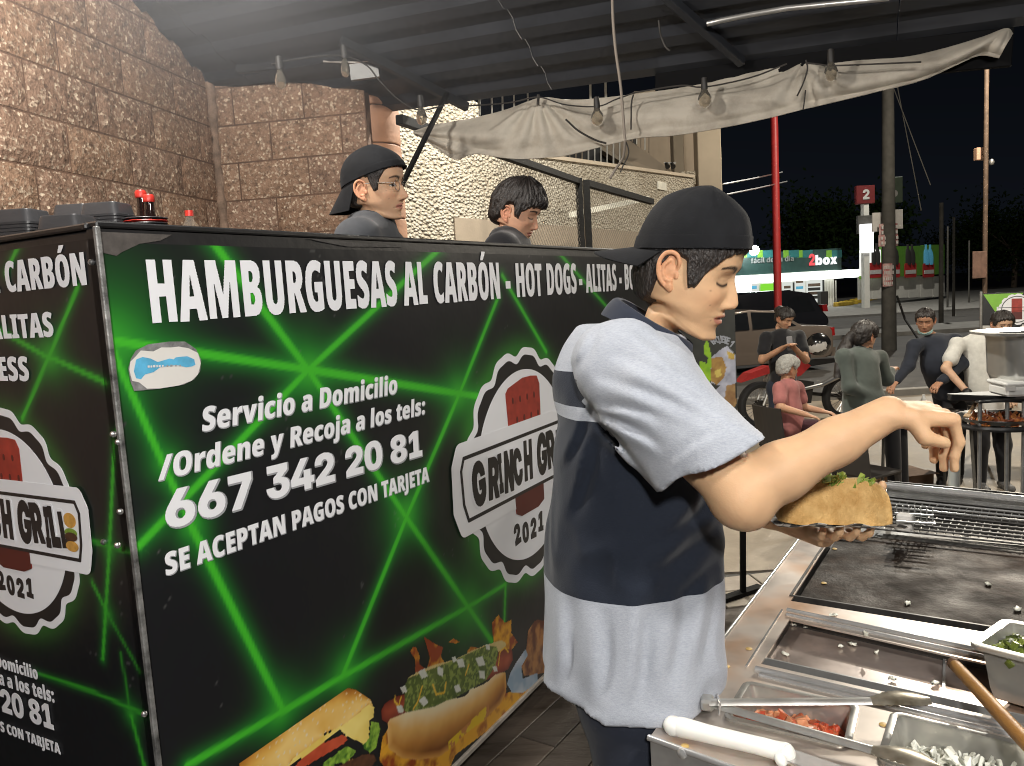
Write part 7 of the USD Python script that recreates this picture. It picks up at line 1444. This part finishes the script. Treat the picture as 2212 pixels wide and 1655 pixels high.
# ---- tables, chairs, food
m_plastic = pm('dull_plastic', (.03, .027, .025), .5, var=.1); m_tabletop = pm('dark_tabletop', (.04, .032, .027), .5, var=.3); m_plate = pm('white_plate', (.7, .69, .66), .3)
tb_o = drop(at(1975, 838, d=7.15), .33); tbl = thing('folding_table', 'dark folding table with white plates between the seated people', 'table', drop(tb_o, GZ))
part('table_top', moved(cbox(.95, .6, .03, .008), t=tb_o), m_tabletop, tbl)
for sx in (-1, 1):
    for sy in (-1, 1): part('leg', rod(drop(tb_o + [sx * .42, sy * .25, 0], GZ), drop(tb_o + [sx * .38, sy * .22, 0], .31), .014), m_oldpole, tbl)
for i, (dx, dy, lb) in enumerate(((-.3, .05, 'white plate at the left side of the dark folding table'), (-.12, -.12, 'white plate in front of the leaning person'), (.16, .0, 'yellow topped plate under the leaning person\'s hand'))):
    o = tb_o + [dx, dy, .015]; p = thing('plate', lb, 'plate', o, group='plates on the folding table'); part('dish', moved(lathe([(0, .003), (.07, .004), (.1, .018), (.115, .024), (.115, .02), (.07, 0), (0, 0)], 24), t=o), m_plate, p, smooth=40)
    if i: part('food', moved(lathe([(0, .035), (.04, .03), (.07, .012), (.075, .006)], 14), t=o), m_bit, p, smooth=True)
bt = thing('sauce_bottle', 'clear plastic bottle standing on the dark folding table', 'bottle', tb_o + [-.02, -.2, .015]); part('bottle', moved(lathe([(0, 0), (.035, 0), (.036, .12), (.02, .17), (.012, .19), (.012, .21), (0, .21)], 14), t=tb_o + [-.02, -.2, .015]), pm('cloudy_plastic', (.5, .5, .48), .3), bt, smooth=30)
def chair(label, o, rz):
    c = thing('plastic_chair', label, 'chair', o, rz, group='plastic chairs')
    part('seat', cbox(.42, .42, .03, .01, (0, 0, .43)), m_plastic, c, world=False); part('backrest', thick(sheet(8, 6, lambda u, v: np.stack([-.2 - .06 * v - .03 * np.cos((u - .5) * 3), (u - .5) * .42, .45 + v * .4], -1)), .015), m_plastic, c, world=False)
    for sx in (-1, 1):
        for sy in (-1, 1): part('leg', bar((sx * .18, sy * .18, .42), (sx * .22, sy * .22, 0), .035), m_plastic, c, world=False)
    return c
chair('plastic chair under the white haired person', drop(at(1704, 925, d=7.9), GZ), 20); chair('plastic chair under the person with the pony tail', drop(at(1866, 900, d=6.65), GZ), 30)
cbx = thing('cardboard_box', 'flattened brown cardboard box lying on the ground below the raised hand', 'cardboard box', at(1940, 1045, z=GZ)); m_card = pm('cardboard', (.2, .12, .07), .8, var=.2)
part('box', moved(cbox(.5, .35, .14, .005), frame(at(1942, 1050, z=GZ) + UP * .08, az(80))), m_card, cbx); part('flap', moved(cbox(.5, .16, .006), frame(at(1942, 1050, z=GZ) + UP * .17 + np.array([0, -.22, 0]), az(80))), m_card, cbx)

# ---- side counter with pot, container and pan of red food
d = 4.45; sc = thing('side_counter', 'black steel stand with a round pan shelf at the right, behind the grill', 'counter', drop(at(2130, 1060, d=d), GZ))
m_enam = pm('black_enamel', (.02, .02, .021), .35, var=.2)
part('top_bar', bar(at(2050, 858, d=d), at(2330, 868, d=d + .1), .03, .035, c=.004), m_enam, sc); part('top_plate', moved(cbox(.85, .35, .012, .003), frame(at(2240, 852, d=d + .12), az(92))), m_enam, sc)
for px in (2117, 2176, 2212): part('leg', rod(drop(at(px, 862, d=d), GZ), at(px, 866, d=d), .011), m_st, sc)
lo_ = at(2155, 914, d=d + .1); part('shelf_ring', moved(lathe([(.20, -.012), (.235, -.012), (.24, .0), (.235, .012), (.20, .012), (.2, -.012)], 40), t=lo_), m_enam, sc, smooth=30)
dp = thing('stew_pan', 'round black pan of red stewed food on the steel stand', 'pan', lo_ + UP * .012); part('pan', thick(moved(lathe([(0, 0), (.17, .0), (.21, .028), (.218, .03)], 40), t=lo_ + UP * .012), .003), m_enam, dp, smooth=30)
rr = np.random.default_rng(12); fo = thing('red_stew', 'orange red shredded food heaped in the round black pan', 'stew', lo_ + UP * .02); m_stew = [pm('stew_a', (.36, .1, .03), .35, var=.3), pm('stew_b', (.45, .17, .05), .35, var=.3), pm('stew_c', (.24, .06, .025), .4, var=.3)]
for k in range(130): a, r = rr.uniform(0, 6.3), .175 * math.sqrt(rr.random()); part('piece', moved(sliver(rr, .03), trimesh.transformations.translation_matrix(lo_ + [r * math.cos(a), r * math.sin(a), .022 + .03 * (1 - r / .18) * rr.random()]) @ trimesh.transformations.random_rotation_matrix(rr.random(3))), m_stew[k % 3], fo)
spn = thing('spatula', 'wooden spatula held over the red food by the gloved hand', 'spatula', at(2095, 890, d=d + .2)); part('handle', tube([at(2110, 868, d=d + .2), at(2092, 895, d=d + .1)], .01, 8), pm('pale_wood', (.5, .34, .2), .6), spn); part('blade', bar(at(2092, 895, d=d + .1), at(2088, 901, d=d + .08), .035, .008), pm('pale_wood_2', (.46, .31, .18), .6), spn)
pt = thing('steel_pot', 'large deep stainless steel pan with a wide lipped rim at the right edge', 'pot', at(2220, 838, d=d + .05)); dpt = d + .02
pc = at(2240, 717, d=dpt); R_ = 92 / 1709 * dpt; Hh = 115 / 1709 * dpt
sq = lambda r, n=48, p=3.2: np.array([[r * np.sign(math.cos(a)) * abs(math.cos(a)) ** (2 / p), r * .8 * np.sign(math.sin(a)) * abs(math.sin(a)) ** (2 / p)] for a in np.linspace(0, 2 * np.pi, n, endpoint=False)])
rows = [(R_ * 1.3, .0), (R_ * 1.31, .012), (R_ * 1.24, .012), (R_ * 1.02, -.008), (R_ * .99, -.03), (R_ * .96, -Hh * .75), (R_ * .88, -Hh * .92), (R_ * .7, -Hh), (.01, -Hh)]
v = np.concatenate([np.concatenate([sq(r), np.full((48, 1), z)], 1) for r, z in rows]); part('pan', moved(thick(tm(v, grid_faces(len(rows), 48)), -.002), frame(pc, az(95))), pm('pot_steel', (.52, .52, .5), .24, metal=.75, var=.04, vscale=2), pt, smooth=40)
part('foot', moved(cbox(.2, .16, pc[2] - Hh - at(2240, 845, d=d)[2], .01), t=(pc[0], pc[1], (pc[2] - Hh + at(2240, 845, d=d)[2]) / 2)), m_dkst, pt)
ct = thing('plastic_container', 'white plastic container with a lid on the black stand under the steel pot', 'container', at(2200, 850, d=d - .05)); cw = at(2215, 838, d=d - .05)
part('tub', moved(cbox(.3, .2, .058, .012), frame(cw + UP * -.004, az(95))), m_plate, ct); part('lid', moved(cbox(.315, .215, .022, .008), frame(cw + UP * .037, az(95))), m_plate, ct); part('label', moved(cbox(.055, .004, .024), frame(at(2183, 840, d=d - .17), az(95))), m_paper, ct)
pl = thing('plastic_stool', 'pale plastic stool stand below the raised hand', 'stool', drop(at(2060, 1060, d=5.2), GZ)); part('leg', tube([at(2066, 940, d=5.2), at(2062, 1000, d=5.2), drop(at(2058, 1060, d=5.2), GZ)], [.036, .034, .036], 12), pm('cloudy_plastic_2', (.42, .44, .42), .35), pl, smooth=True)

# ---- standing banner with pictures of food (generic), and the menu board at the right edge
bn_ = thing('standing_banner', 'dark standing banner with pictures of food and lime green patches beside the cook', 'banner', drop(at(1590, 1292, z=0), 0)); BD = 4.05
b0, b1 = at(1440, 930, d=BD + .12), at(1594, 930, d=BD); bx = _n((b1 - b0) * [1, 1, 0]); bw = np.linalg.norm((b1 - b0)[:2]); bz0, bz1 = at(1592, 958, d=BD)[2], at(1590, 640, d=BD)[2]
def bpix(px, py): p = at(px, py, plane=(b0, np.array([bx[1], -bx[0], 0.0]))); return float((p - b0) @ bx), float(p[2])
def bpoly(pts): return Polygon([bpix(1512 + x * .1795, 621 + y * .1795) for x, y in pts]).buffer(0)
def ban_colors(P):
    x, y = P[..., 0].ravel(), P[..., 1].ravel(); P3 = np.stack([x, y, 0 * x], 1); n = meshkit.fbm(P3 * 40, 3, 2); c = np.zeros((len(x), 3)) + np.array([.03, .03, .022]) * (.7 + .6 * n[:, None])
    def lay(p, a, b): m = shapely.contains_xy(p, x, y); c[m] = np.asarray(a) * (1 - n[m, None]) + np.asarray(b) * n[m, None]
    lay(bpoly([(230, 760), (330, 700), (430, 820), (440, 1100), (330, 1600), (200, 1560), (130, 1300), (240, 1180), (140, 1150), (130, 850)]), (.25, .25, .3), (.62, .62, .68))
    lay(bpoly([(140, 850), (270, 830), (320, 960), (290, 1090), (200, 1170), (130, 1120)]), (.2, .08, .02), (.55, .34, .08)); lay(bpoly([(320, 760), (410, 800), (420, 870), (350, 860)]), (.3, .15, .03), (.7, .5, .1))
    lay(bpoly([(320, 1180), (420, 1160), (440, 1400), (340, 1560), (280, 1460)]), (.2, .08, .03), (.5, .32, .12)); lay(bpoly([(110, 1330), (200, 1400), (260, 1560), (170, 1520)]), (.12, .1, .04), (.55, .5, .3)); lay(bpoly([(180, 1000), (250, 980), (260, 1060), (190, 1090)]), (.5, .35, .05), (.75, .6, .15))
    g_ = shapely.union_all([bpoly(q) for q in ([(0, 890), (60, 900), (100, 960), (90, 1350), (30, 1300), (0, 1200)], [(45, 700), (90, 620), (120, 740), (140, 830), (130, 1100), (80, 1350), (60, 1000), (100, 850), (50, 800)], [(300, 1640), (420, 1580), (440, 1530), (470, 1560), (480, 1850), (250, 1900)])]); lay(g_, (.16, .36, .01), (.36, .6, .02))
    return c.reshape(P.shape[:-1] + (3,))
BM = np.eye(4); BM[:3, 0], BM[:3, 1], BM[:3, 2], BM[:3, 3] = bx, UP, np.array([bx[1], -bx[0], 0]), b0 * [1, 1, 0]
film('printed_cloth', BM, 0, bw, bz0, bz1, .005, .004, ban_colors, bn_, m=tint('banner_cloth', .5, .4))
part('backing', moved(cbox(bw, .01, bz1 - bz0, .002), BM @ trimesh.transformations.translation_matrix([bw / 2, (bz0 + bz1) / 2, -.004]) @ trimesh.transformations.rotation_matrix(np.pi / 2, [1, 0, 0])), m_black, bn_)
part('stand_pole', bar(drop(at(1605, 1290, z=0), 0.0), at(1604, 900, d=4.1), .026), m_frame, bn_); part('foot', moved(cbox(.3, .05, .03), frame(drop(at(1600, 1290, z=0), .015), az(60))), m_frame, bn_)
xx = 0
for i, ch in enumerate('PAQUETE 1'):
    if ch == ' ': continue
    a = (i - 4) * .21; q = bpix(1512 + (272 + 118 * math.sin(a)) * .1795, 621 + (700 - 80 * math.cos(a)) * .1795); part('letter', moved(extrude(aff.rotate(text_poly(ch, .036, .022, 'cond'), -math.degrees(a) * .8, origin=(0, 0)), .001), BM @ trimesh.transformations.translation_matrix([q[0] - .01, q[1] - .02, .006])), m_print_grey, bn_)
mb = thing('menu_board', 'black menu board with a lime corner and a round badge at the right edge', 'sign board', drop(at(2122, 700, d=9), GZ)); m0 = at(2119, 735, d=9.0); mx = _n((at(2300, 735, d=8.6) - m0) * [1, 1, 0]); mw = 1.0; mz0, mz1 = at(2160, 745, d=8.9)[2], at(2122, 634, d=9)[2]
MM = np.eye(4); MM[:3, 0], MM[:3, 1], MM[:3, 2], MM[:3, 3] = mx, UP, np.array([mx[1], -mx[0], 0]), m0 * [1, 1, 0]
part('board', moved(cbox(mw, mz1 - mz0, .03, .004), MM @ trimesh.transformations.translation_matrix([mw / 2, (mz0 + mz1) / 2, -.016])), m_body, mb); part('frame_post', rod(drop(m0, GZ), drop(m0, mz1 + .02), .016), m_pipe, mb)
def mput(poly, nm, m, off): return part(nm, moved(extrude(poly, .001), MM @ trimesh.transformations.translation_matrix([0, 0, off])), m, mb)
mput(Polygon([(.02, mz1 - .01), (.4, mz1 - .01), (.3, mz1 - .2), (.17, mz1 - .27)]), 'lime_corner', m_lime, .001)
cb_ = (.34, mz1 - .19)
mput(aff.translate(scallop(.17, .006, 13), *cb_), 'badge_disc', m_print_white, .003); mput(aff.translate(Point(0, 0).buffer(.148).difference(Point(0, 0).buffer(.14)), *cb_), 'badge_ring', m_print_black, .005); mput(aff.translate(sbox(-.19, -.03, .19, .035), *cb_), 'ribbon', m_print_white, .005); mput(aff.translate(sbox(-.18, .02, .18, .026).union(sbox(-.18, -.022, .18, -.016)), *cb_), 'ribbon_line', m_print_black, .007)
mput(aff.translate(sbox(-.05, -.06, .05, .12), *cb_), 'red_slab', m_red, .007); mput(aff.translate(sbox(-.05, -.11, .05, -.03), *cb_), 'red_slab_foot', m_darkred, .0085)
for x in (-.0, .38): mput(sbox(x + .01, mz0 + .13, x + .1, mz0 + .22), 'price_plate', m_paper, .002)

# ---- motorcycle
d = 11.2; mo = thing('motorcycle', 'red off-road motorcycle parked behind the seated people', 'motorcycle', drop(at(1640, 915, d=d), GZ)); m_rub = pm('tyre_rubber', (.02, .02, .021), .85); m_chr = pm('spoke_steel', (.4, .4, .4), .3, metal=.9)
mdir = _n((at(1880, 900, d=d + .5) - at(1640, 900, d=d)) * [1, 1, 0]); w0 = drop(at(1641, 868, d=d), GZ + .325); w1 = w0 + mdir * 1.38; ms = np.cross(UP, mdir)
def mq(x, z, y=0.0): return drop(w0, GZ) + mdir * x + UP * z + ms * y
for w in (w0, w1):
    fm = frame(w, mdir, ms); whl = part('tyre', moved(lathe([(.25, -.045), (.30, -.062), (.33, -.045), (.338, 0), (.33, .045), (.30, .062), (.25, .045), (.24, 0), (.25, -.045)], 40), fm), m_rub, mo, smooth=40)
    part('rim', moved(lathe([(.236, -.025), (.25, -.03), (.25, .03), (.236, .025), (.236, -.025)], 40), fm), m_chr, whl); part('hub', moved(lathe([(0, -.05), (.07, -.05), (.075, 0), (.07, .05), (0, .05)], 16), fm), m_socket, whl, smooth=30)
    for k in range(24): a = k * np.pi / 12; part('spoke', moved(rod((.06 * math.cos(a), .06 * math.sin(a), .03 * (-1) ** k), (.24 * math.cos(a + .25), .24 * math.sin(a + .25), 0), .004, n=4), fm), m_chr, whl)
for y in (.09, -.09): part('fork', tube([mq(0, .325, y), mq(.18, .72, y), mq(.3, .98, y)], [.022, .026, .026], 8), m_pipe, mo)
def shell(pts, w, nm, m, top_w=None): 
    v = np.array([mq(x, z, s * (w if z < .8 else (top_w or w))) for s in (-1, 1) for x, z in pts]); part(nm, trimesh.convex.convex_hull(v), m, mo)
shell([(-.34, .68), (-.2, .80), (.12, .88), (.24, .82), (.1, .77)], .09, 'front_fender', m_redpole); shell([(.32, .82), (.4, 1.0), (.7, .98), (.8, .84), (.6, .7), (.42, .68)], .11, 'fuel_tank', m_redpole, .09); shell([(.7, .88), (.8, .92), (1.4, .9), (1.45, .86), (.8, .82)], .1, 'seat', m_rub)
shell([(1.3, .8), (1.72, .92), (1.74, .89), (1.35, .74)], .08, 'rear_fender', m_redpole); shell([(.4, .3), (.75, .3), (.8, .6), (.5, .66), (.38, .5)], .13, 'engine', m_socket); shell([(.22, .86), (.3, 1.08), (.36, 1.06), (.34, .84)], .1, 'headlight_mask', m_redpole)
part('handlebar', tube([mq(.42, 1.12, .38), mq(.36, 1.06, .2), mq(.34, 1.04, 0), mq(.36, 1.06, -.2), mq(.42, 1.12, -.38)], .013, 8), m_socket, mo); part('swing_arm', bar(mq(.75, .42, .08), mq(1.38, .325, .08), .03, .05), m_socket, mo); part('exhaust', tube([mq(.5, .5, -.15), mq(.9, .55, -.17), mq(1.45, .75, -.17)], [.02, .03, .045], 10), m_chr, mo)
hl = thing('helmet', 'black helmet with a white marking hanging on the motorcycle', 'helmet', at(1768, 765, d=10.7)); hq = at(1768, 744, d=10.7); hm = trimesh.creation.icosphere(3, .155); hm.vertices *= [1.05, .9, 1]; part('shell', moved(hm, t=hq), pm('helmet_black', (.012, .012, .013), .2, coat=.5), hl, smooth=True)
hv = trimesh.creation.icosphere(3, .158); hv.vertices *= [1.05, .9, 1]; k = (np.abs(hv.triangles_center[:, 2] + .02 - .3 * hv.triangles_center[:, 0]) < .055) & (hv.triangles_center[:, 1] < -.03) & (hv.triangles_center[:, 0] < .06); part('white_marking', moved(hv.submesh([np.nonzero(k)[0]], append=True), t=hq), m_paper, hl, smooth=True)

# ---- parked cars, seen from their side
m_cglass = pm('car_glass', (.01, .011, .012), .06, spec=.7); m_trim = pm('car_trim', (.015, .015, .015), .5); m_lens = pm('tail_lens', (.25, .01, .01), .15); m_rimm = pm('wheel_rim', (.4, .4, .4), .35, metal=.8)
def car(label, rear, ddir, prof, glass, paint, wheels, width, rad=.32, tail_z=.85):
    """prof: side outline (x from the rear, z from the ground); glass: window outlines; the far side mirrors the near one."""
    c = thing('parked_car', label, 'car', rear); s = np.cross(UP, ddir); s = s if s[1] < 0 else -s
    def q(x, z, y): tuck = 1 - .22 * np.clip((z - .85) / .7, 0, 1); return rear + ddir * x + UP * z + s * (y * tuck)
    p = Polygon(prof).buffer(-.05).buffer(.05); ex = np.array(p.exterior.coords)[:-1]; L = LineString(np.vstack([ex, ex[:1]])); N = 110; R = np.array([L.interpolate(L.length * i / N).coords[0] for i in range(N)])
    ys = np.array([-.5, -.49, -.44, 0, .44, .49, .5]) * width; ins = np.array([.05, .015, 0, 0, 0, .015, .05]); ce = np.array(p.centroid.coords[0]); rows = []
    for y, n in zip(ys, ins): rr2 = ce + (R - ce) * (1 - n * .8); rows.append(np.array([q(x, z, y) for x, z in rr2]))
    v = np.vstack(rows + [[q(ce[0], ce[1], -.5 * width)], [q(ce[0], ce[1], .5 * width)]]); f = grid_faces(7, N); k = len(v); j = np.arange(N); f = np.vstack([f, np.stack([np.full(N, k - 2), (j + 1) % N, j], 1), np.stack([np.full(N, k - 1), 6 * N + j, 6 * N + (j + 1) % N], 1)]); part('body', tm(v, f), paint, c, smooth=35)
    for g_ in glass:
        for sg in (1, -1): pg = Polygon(g_); me = sheet(2, 2, lambda u, v_: np.zeros(u.shape + (3,))); vv = [q(x, z, sg * width * .503) for x, z in g_]; vv2 = [q(x, z, sg * width * .49) for x, z in g_]; part('window', trimesh.convex.convex_hull(np.array(vv + vv2)), m_cglass, c)
    for x in wheels:
        for sg in (1, -1):
            fm = frame(q(x, rad, sg * width * .44), ddir, s * sg); w = part('wheel', moved(lathe([(.0, -.1), (rad, -.1), (rad, .09), (rad * .9, .11), (rad * .66, .105), (.0, .08)], 28), fm), m_rub, c, smooth=30); part('rim', moved(lathe([(rad * .64, .108), (rad * .6, .125), (rad * .2, .118), (0, .122)], 20), fm), m_rimm, w, smooth=30)
    for sg in (1, -1): part('tail_light', trimesh.convex.convex_hull(np.array([q(x, z, sg * width * k_) for x in (-.02, .12) for z in (tail_z - .09, tail_z + .09) for k_ in (.36, .495)])), m_lens, c)
    for x0 in wheels[:1]: part('bumper', trimesh.convex.convex_hull(np.array([q(x, z, y * width) for x in (-.06, .1) for z in (.3, .5) for y in (-.46, .46)])), paint, c)
    return c
cd = -az(84)
car('tan grey sedan parked in front of the black car, behind the motorcycle', drop(at(1762, 770, d=18.4), GZ), cd, [(0, .35), (0, .8), (.05, .98), (.7, 1.02), (1.25, 1.38), (1.9, 1.44), (2.5, 1.38), (3.2, .98), (4.1, .86), (4.4, .68), (4.42, .3), (3.9, .22), (.3, .22)], [[(.85, 1.02), (1.28, 1.33), (1.85, 1.38), (1.85, 1.0)], [(1.93, 1.0), (1.93, 1.38), (2.45, 1.33), (3.0, .99)]], pm('tan_paint', (.17, .135, .11), .3, metal=.3, coat=.6, var=.04), (.85, 3.5), 1.72)
car('black sport utility car parked across the street below the red pole', drop(at(1756, 740, d=22.5), GZ), cd, [(0, .4), (-.02, .95), (.1, 1.1), (.35, 1.62), (1.0, 1.74), (2.2, 1.74), (2.75, 1.66), (3.5, 1.14), (4.4, 1.02), (4.62, .8), (4.62, .35), (4.0, .28), (.3, .28)], [[(.35, 1.14), (.5, 1.58), (1.05, 1.64), (1.1, 1.12)], [(1.18, 1.12), (1.16, 1.65), (2.05, 1.65), (2.05, 1.12)], [(2.13, 1.12), (2.13, 1.65), (2.7, 1.58), (3.3, 1.14)]], pm('black_paint', (.012, .012, .014), .12, coat=.8, var=.05), (.95, 3.65), 1.85, .37, 1.2)

# ================================================================ on the trailer shelf: trays and bottles
m_tray = pm('black_tray', (.04, .04, .043), .38, var=.1, bump=.1, bscale=60); m_trayg = pm('grey_tray', (.3, .3, .31), .4, var=.08, bump=.1, bscale=60)
def tray_mesh(inv=False):
    rows = [(1.0, .0), (1.0, .006), (.95, .006), (.84, .036), (.80, .04), (.0, .04)]; v = np.concatenate([np.concatenate([sq(.06 * r + 1e-4, 40, 7) * [1, 1.2], np.full((40, 1), z)], 1) for r, z in rows]); return tm(v, grid_faces(len(rows), 40))
tray0 = None; SHZ = 1.747
stacks = [('stack at the left edge', at(52, 505, d=2.12), 13, 8, 'black food trays stacked at the left edge'), ('second stack from the left', at(152, 515, d=2.05), 9, 8, 'black food trays stacked second from the left'), ('stack behind the others', at(172, 490, d=2.5), 12, 12, 'black food trays stacked behind the others'), ('stack by the trailer corner', at(236, 480, d=2.3), 12, 6, 'black food trays stacked by the trailer corner')]
tops = [452, 464, 441, 437]
for (where, o, n, rz, grp), ty, (px, dd) in zip(stacks, tops, ((52, 2.12), (152, 2.05), (172, 2.5), (236, 2.3))):
    zt = at(px, ty + 4, d=dd)[2]; n = max(6, int((zt - .04 - SHZ) / .0092) + 1)
    for k in range(n):
        z = zt - .04 - .0092 * (n - 1 - k); top_ = k == n - 1; nth = ['second', 'third', 'fourth', 'fifth', 'sixth', 'seventh', 'eighth', 'ninth', 'tenth', 'eleventh', 'twelfth', 'thirteenth', 'fourteenth', 'fifteenth', 'sixteenth', 'seventeenth', 'eighteenth', 'nineteenth', 'twentieth', 'twenty-first', 'twenty-second', 'twenty-third', 'twenty-fourth', 'twenty-fifth']; lab = f'topmost black food tray, {where}' if top_ else f'{nth[n - 2 - k]} black food tray from the top, {where}'
        mt = np.eye(4); a = math.radians(-12 + rz + .8 * math.sin(k * 7)); mt[:2, :2] = [[math.cos(a), -math.sin(a)], [math.sin(a), math.cos(a)]]; mt[:3, 3] = [o[0], o[1], z]
        if tray0 is None:
            tray0 = thing('food_tray', lab, 'food tray', mat=mt, group=grp); part('tray', thick(tray_mesh(), .0015), m_tray, tray0, world=False, smooth=30)
        else: copy(tray0, None, label=lab, mat=mt, group='topmost trays of the stacks' if top_ else grp)
m_sauce = pm('dark_sauce_glass', (.012, .006, .005), .08, coat=.6); m_capred = pm('red_cap', (.5, .03, .02), .4)
for i, (px, py, dd, lb) in enumerate(((303, 412, 2.42, 'dark sauce bottle with a red cap, the taller left one of the pair'), (320, 421, 2.36, 'dark sauce bottle with a red cap, the right one of the pair'))):
    tpz = at(px, py, d=dd); hb = .225; o = tpz - UP * hb; b = thing('sauce_bottle', lb, 'bottle', o, group='sauce bottles on the trailer shelf')
    part('bottle', moved(lathe([(0, 0), (.031, .0), (.033, .01), (.033, .085), (.03, .11), (.019, .15), (.0145, .17), (.0135, .205), (0, .206)], 24), t=o), m_sauce, b, smooth=35); part('cap', moved(lathe([(.0155, .203), (.017, .206), (.017, .22), (.013, .226), (0, .227)], 16), t=o), m_capred, b, smooth=35); part('label', moved(lathe([(.0334, .025), (.0334, .075)], 24), t=o), pm(f'bottle_label_{i}', (.45, .05, .03), .5), b, smooth=True)
o = at(316, 484, d=2.3); o[2] -= .03; rdp = thing('plate_stack', 'stack of dark plates with a red rim in front of the sauce bottles', 'plates', o)
for k in range(6): part('plate', moved(lathe([(0, .002), (.05, .003), (.06, .008), (.061, .0065), (.05, 0), (0, 0)], 28), t=o + UP * (.0075 * k)), m_capred if k in (4,) else m_tray, rdp, smooth=35)
tpz = at(408, 455, d=2.55); o = tpz - UP * .2; ob = thing('oil_bottle', 'small clear bottle of yellow oil with a red cap above the trailer edge', 'bottle', o)
part('bottle', moved(lathe([(0, 0), (.034, 0), (.036, .01), (.036, .12), (.03, .145), (.013, .17), (.012, .19), (0, .19)], 24), t=o), M('clear_plastic', {'p': ('principled_bsdf', dict(base_color=(.95, .93, .85), transmission_weight=.95, roughness=.03, ior=1.05))}, [], surface='p.BSDF'), ob, smooth=35)
part('oil', moved(lathe([(0, .003), (.0335, .004), (.0335, .135), (0, .136)], 24), t=o), pm('yellow_oil', (.5, .36, .06), .15, var=.05), ob, smooth=35); part('cap', moved(lathe([(.0135, .182), (.0135, .2), (0, .201)], 14), t=o), m_capred, ob, smooth=35)
# ================================================================ lamps out of view, each placed and sized for what it lights
def unseen_lamp(name, loc, power, color=(1, .95, .88), r=.07, cord=True):
    loc = np.asarray(loc, float); b = thing(name, f'{LAMPS[name]}', 'lamp', loc); part('shade', moved(lathe([(.03, .2), (.05, .19), (.2, .10), (.21, .085), (.05, .18), (.03, .19)], 20), t=loc), m_socket, b, smooth=35)
    if cord: part('cord', rod(loc + UP * .15, loc + UP * .6, .004), m_cord, b)
    lamp(b.path + '/bulb', (0, 0, 0), r, power, color)
LAMPS = dict(unseen_billboard_lamp='unseen lamp high over the forecourt, lighting the billboard wall', unseen_grill_lamp='second unseen bulb, lighting the grill and the cook', unseen_front_lamp='unseen bulb behind the viewpoint, lighting the trailer panels and the cook', unseen_trailer_lamp='unseen bulb above the trailer, lighting the block walls', unseen_wall_lamp='unseen lamp hidden by the roof, lighting the rough cast wall', unseen_road_lamp='unseen lamp over the pavement, lighting the road and the red pole', unseen_table_lamp='unseen lamp at the far right, lighting the people at the tables')
unseen_lamp('unseen_front_lamp', (-.05, -1.4, 2.6), POWER['front'] * 1.15, (1, .96, .91), .1)  # unseen, behind the camera; lights the panels and the cook
unseen_lamp('unseen_grill_lamp', (.95, .05, 2.75), POWER['front'] * .42, (1, .96, .91), .1)  # unseen; lights the grill and the cook from the right
unseen_lamp('unseen_trailer_lamp', (-1.0, 2.1, 3.05), POWER['trailer'], (1, .95, .88))  # out of view above the trailer; lights the block walls and the smoke
unseen_lamp('unseen_wall_lamp', at(1150, 110, d=5.8) + np.array([.5, -.5, .7]), POWER['wall'], (1, .96, .86), cord=False)  # unseen behind the roof; lights the rough cast wall
unseen_lamp('unseen_road_lamp', (8.5, 12.5, 6.5), POWER['street'], (1, .9, .74), .15, cord=False)  # out of view at the right; lights the road and the red pole
unseen_lamp('unseen_billboard_lamp', (19, 36, 15.0), POWER['street'] * 3.2, (1, .97, .88), .2, cord=False)  # unseen, kept high behind the roof; placed to light the billboard wall
unseen_lamp('unseen_table_lamp', (4.3, 5.6, 3.0), POWER['yard'], (1, .9, .75), .1, cord=False)  # out of view at the right edge; lights the people at the tables

# thin cooking smoke under the roof at the left
m_smoke = M('cooking_smoke', {'g': ('texture_coordinate', {}), 'mp': ('mapping', dict(location=(0, 0, 0))), 'gr': ('gradient_texture', dict(gradient_type='quadratic_sphere')), 'n': ('noise_texture', dict(scale=1.6, detail=3.0)), 'mu': ('math', dict(math_type='multiply')), 'k': ('math', dict(math_type='multiply', value2=.36)), 'v': ('principled_volume', dict(color=(.8, .82, .86), anisotropy=.2))},
            [('g.object', 'mp.vector'), ('mp.vector', 'gr.vector'), ('g.object', 'n.vector'), ('gr.fac', 'mu.value1'), ('n.fac', 'mu.value2'), ('mu.value', 'k.value1'), ('k.value', 'v.density')], volume='v.volume')
SMK = at(560, 40, d=2.6); sb_ = np.diag([1.5, 1.5, .75, 1.0]); sb_[:3, 3] = SMK
smk = UsdGeom.Mesh.Define(stage, '/World/smoke'); bx_ = trimesh.creation.icosphere(2, 1.0); smk.AddTransformOp().Set(Gf.Matrix4d(*sb_.T.ravel().tolist()))
smk.CreatePointsAttr(Vt.Vec3fArray.FromNumpy(np.asarray(bx_.vertices, np.float32))); smk.CreateFaceVertexCountsAttr(Vt.IntArray.FromNumpy(np.full(len(bx_.faces), 3, np.int32))); smk.CreateFaceVertexIndicesAttr(Vt.IntArray.FromNumpy(np.asarray(bx_.faces, np.int32).ravel())); smk.CreateSubdivisionSchemeAttr('none')
UsdShade.MaterialBindingAPI.Apply(smk.GetPrim()).Bind(m_smoke); tag(smk.GetPrim(), 'thin pale cooking smoke drifting under the roof at the upper left', 'smoke', kind='stuff')
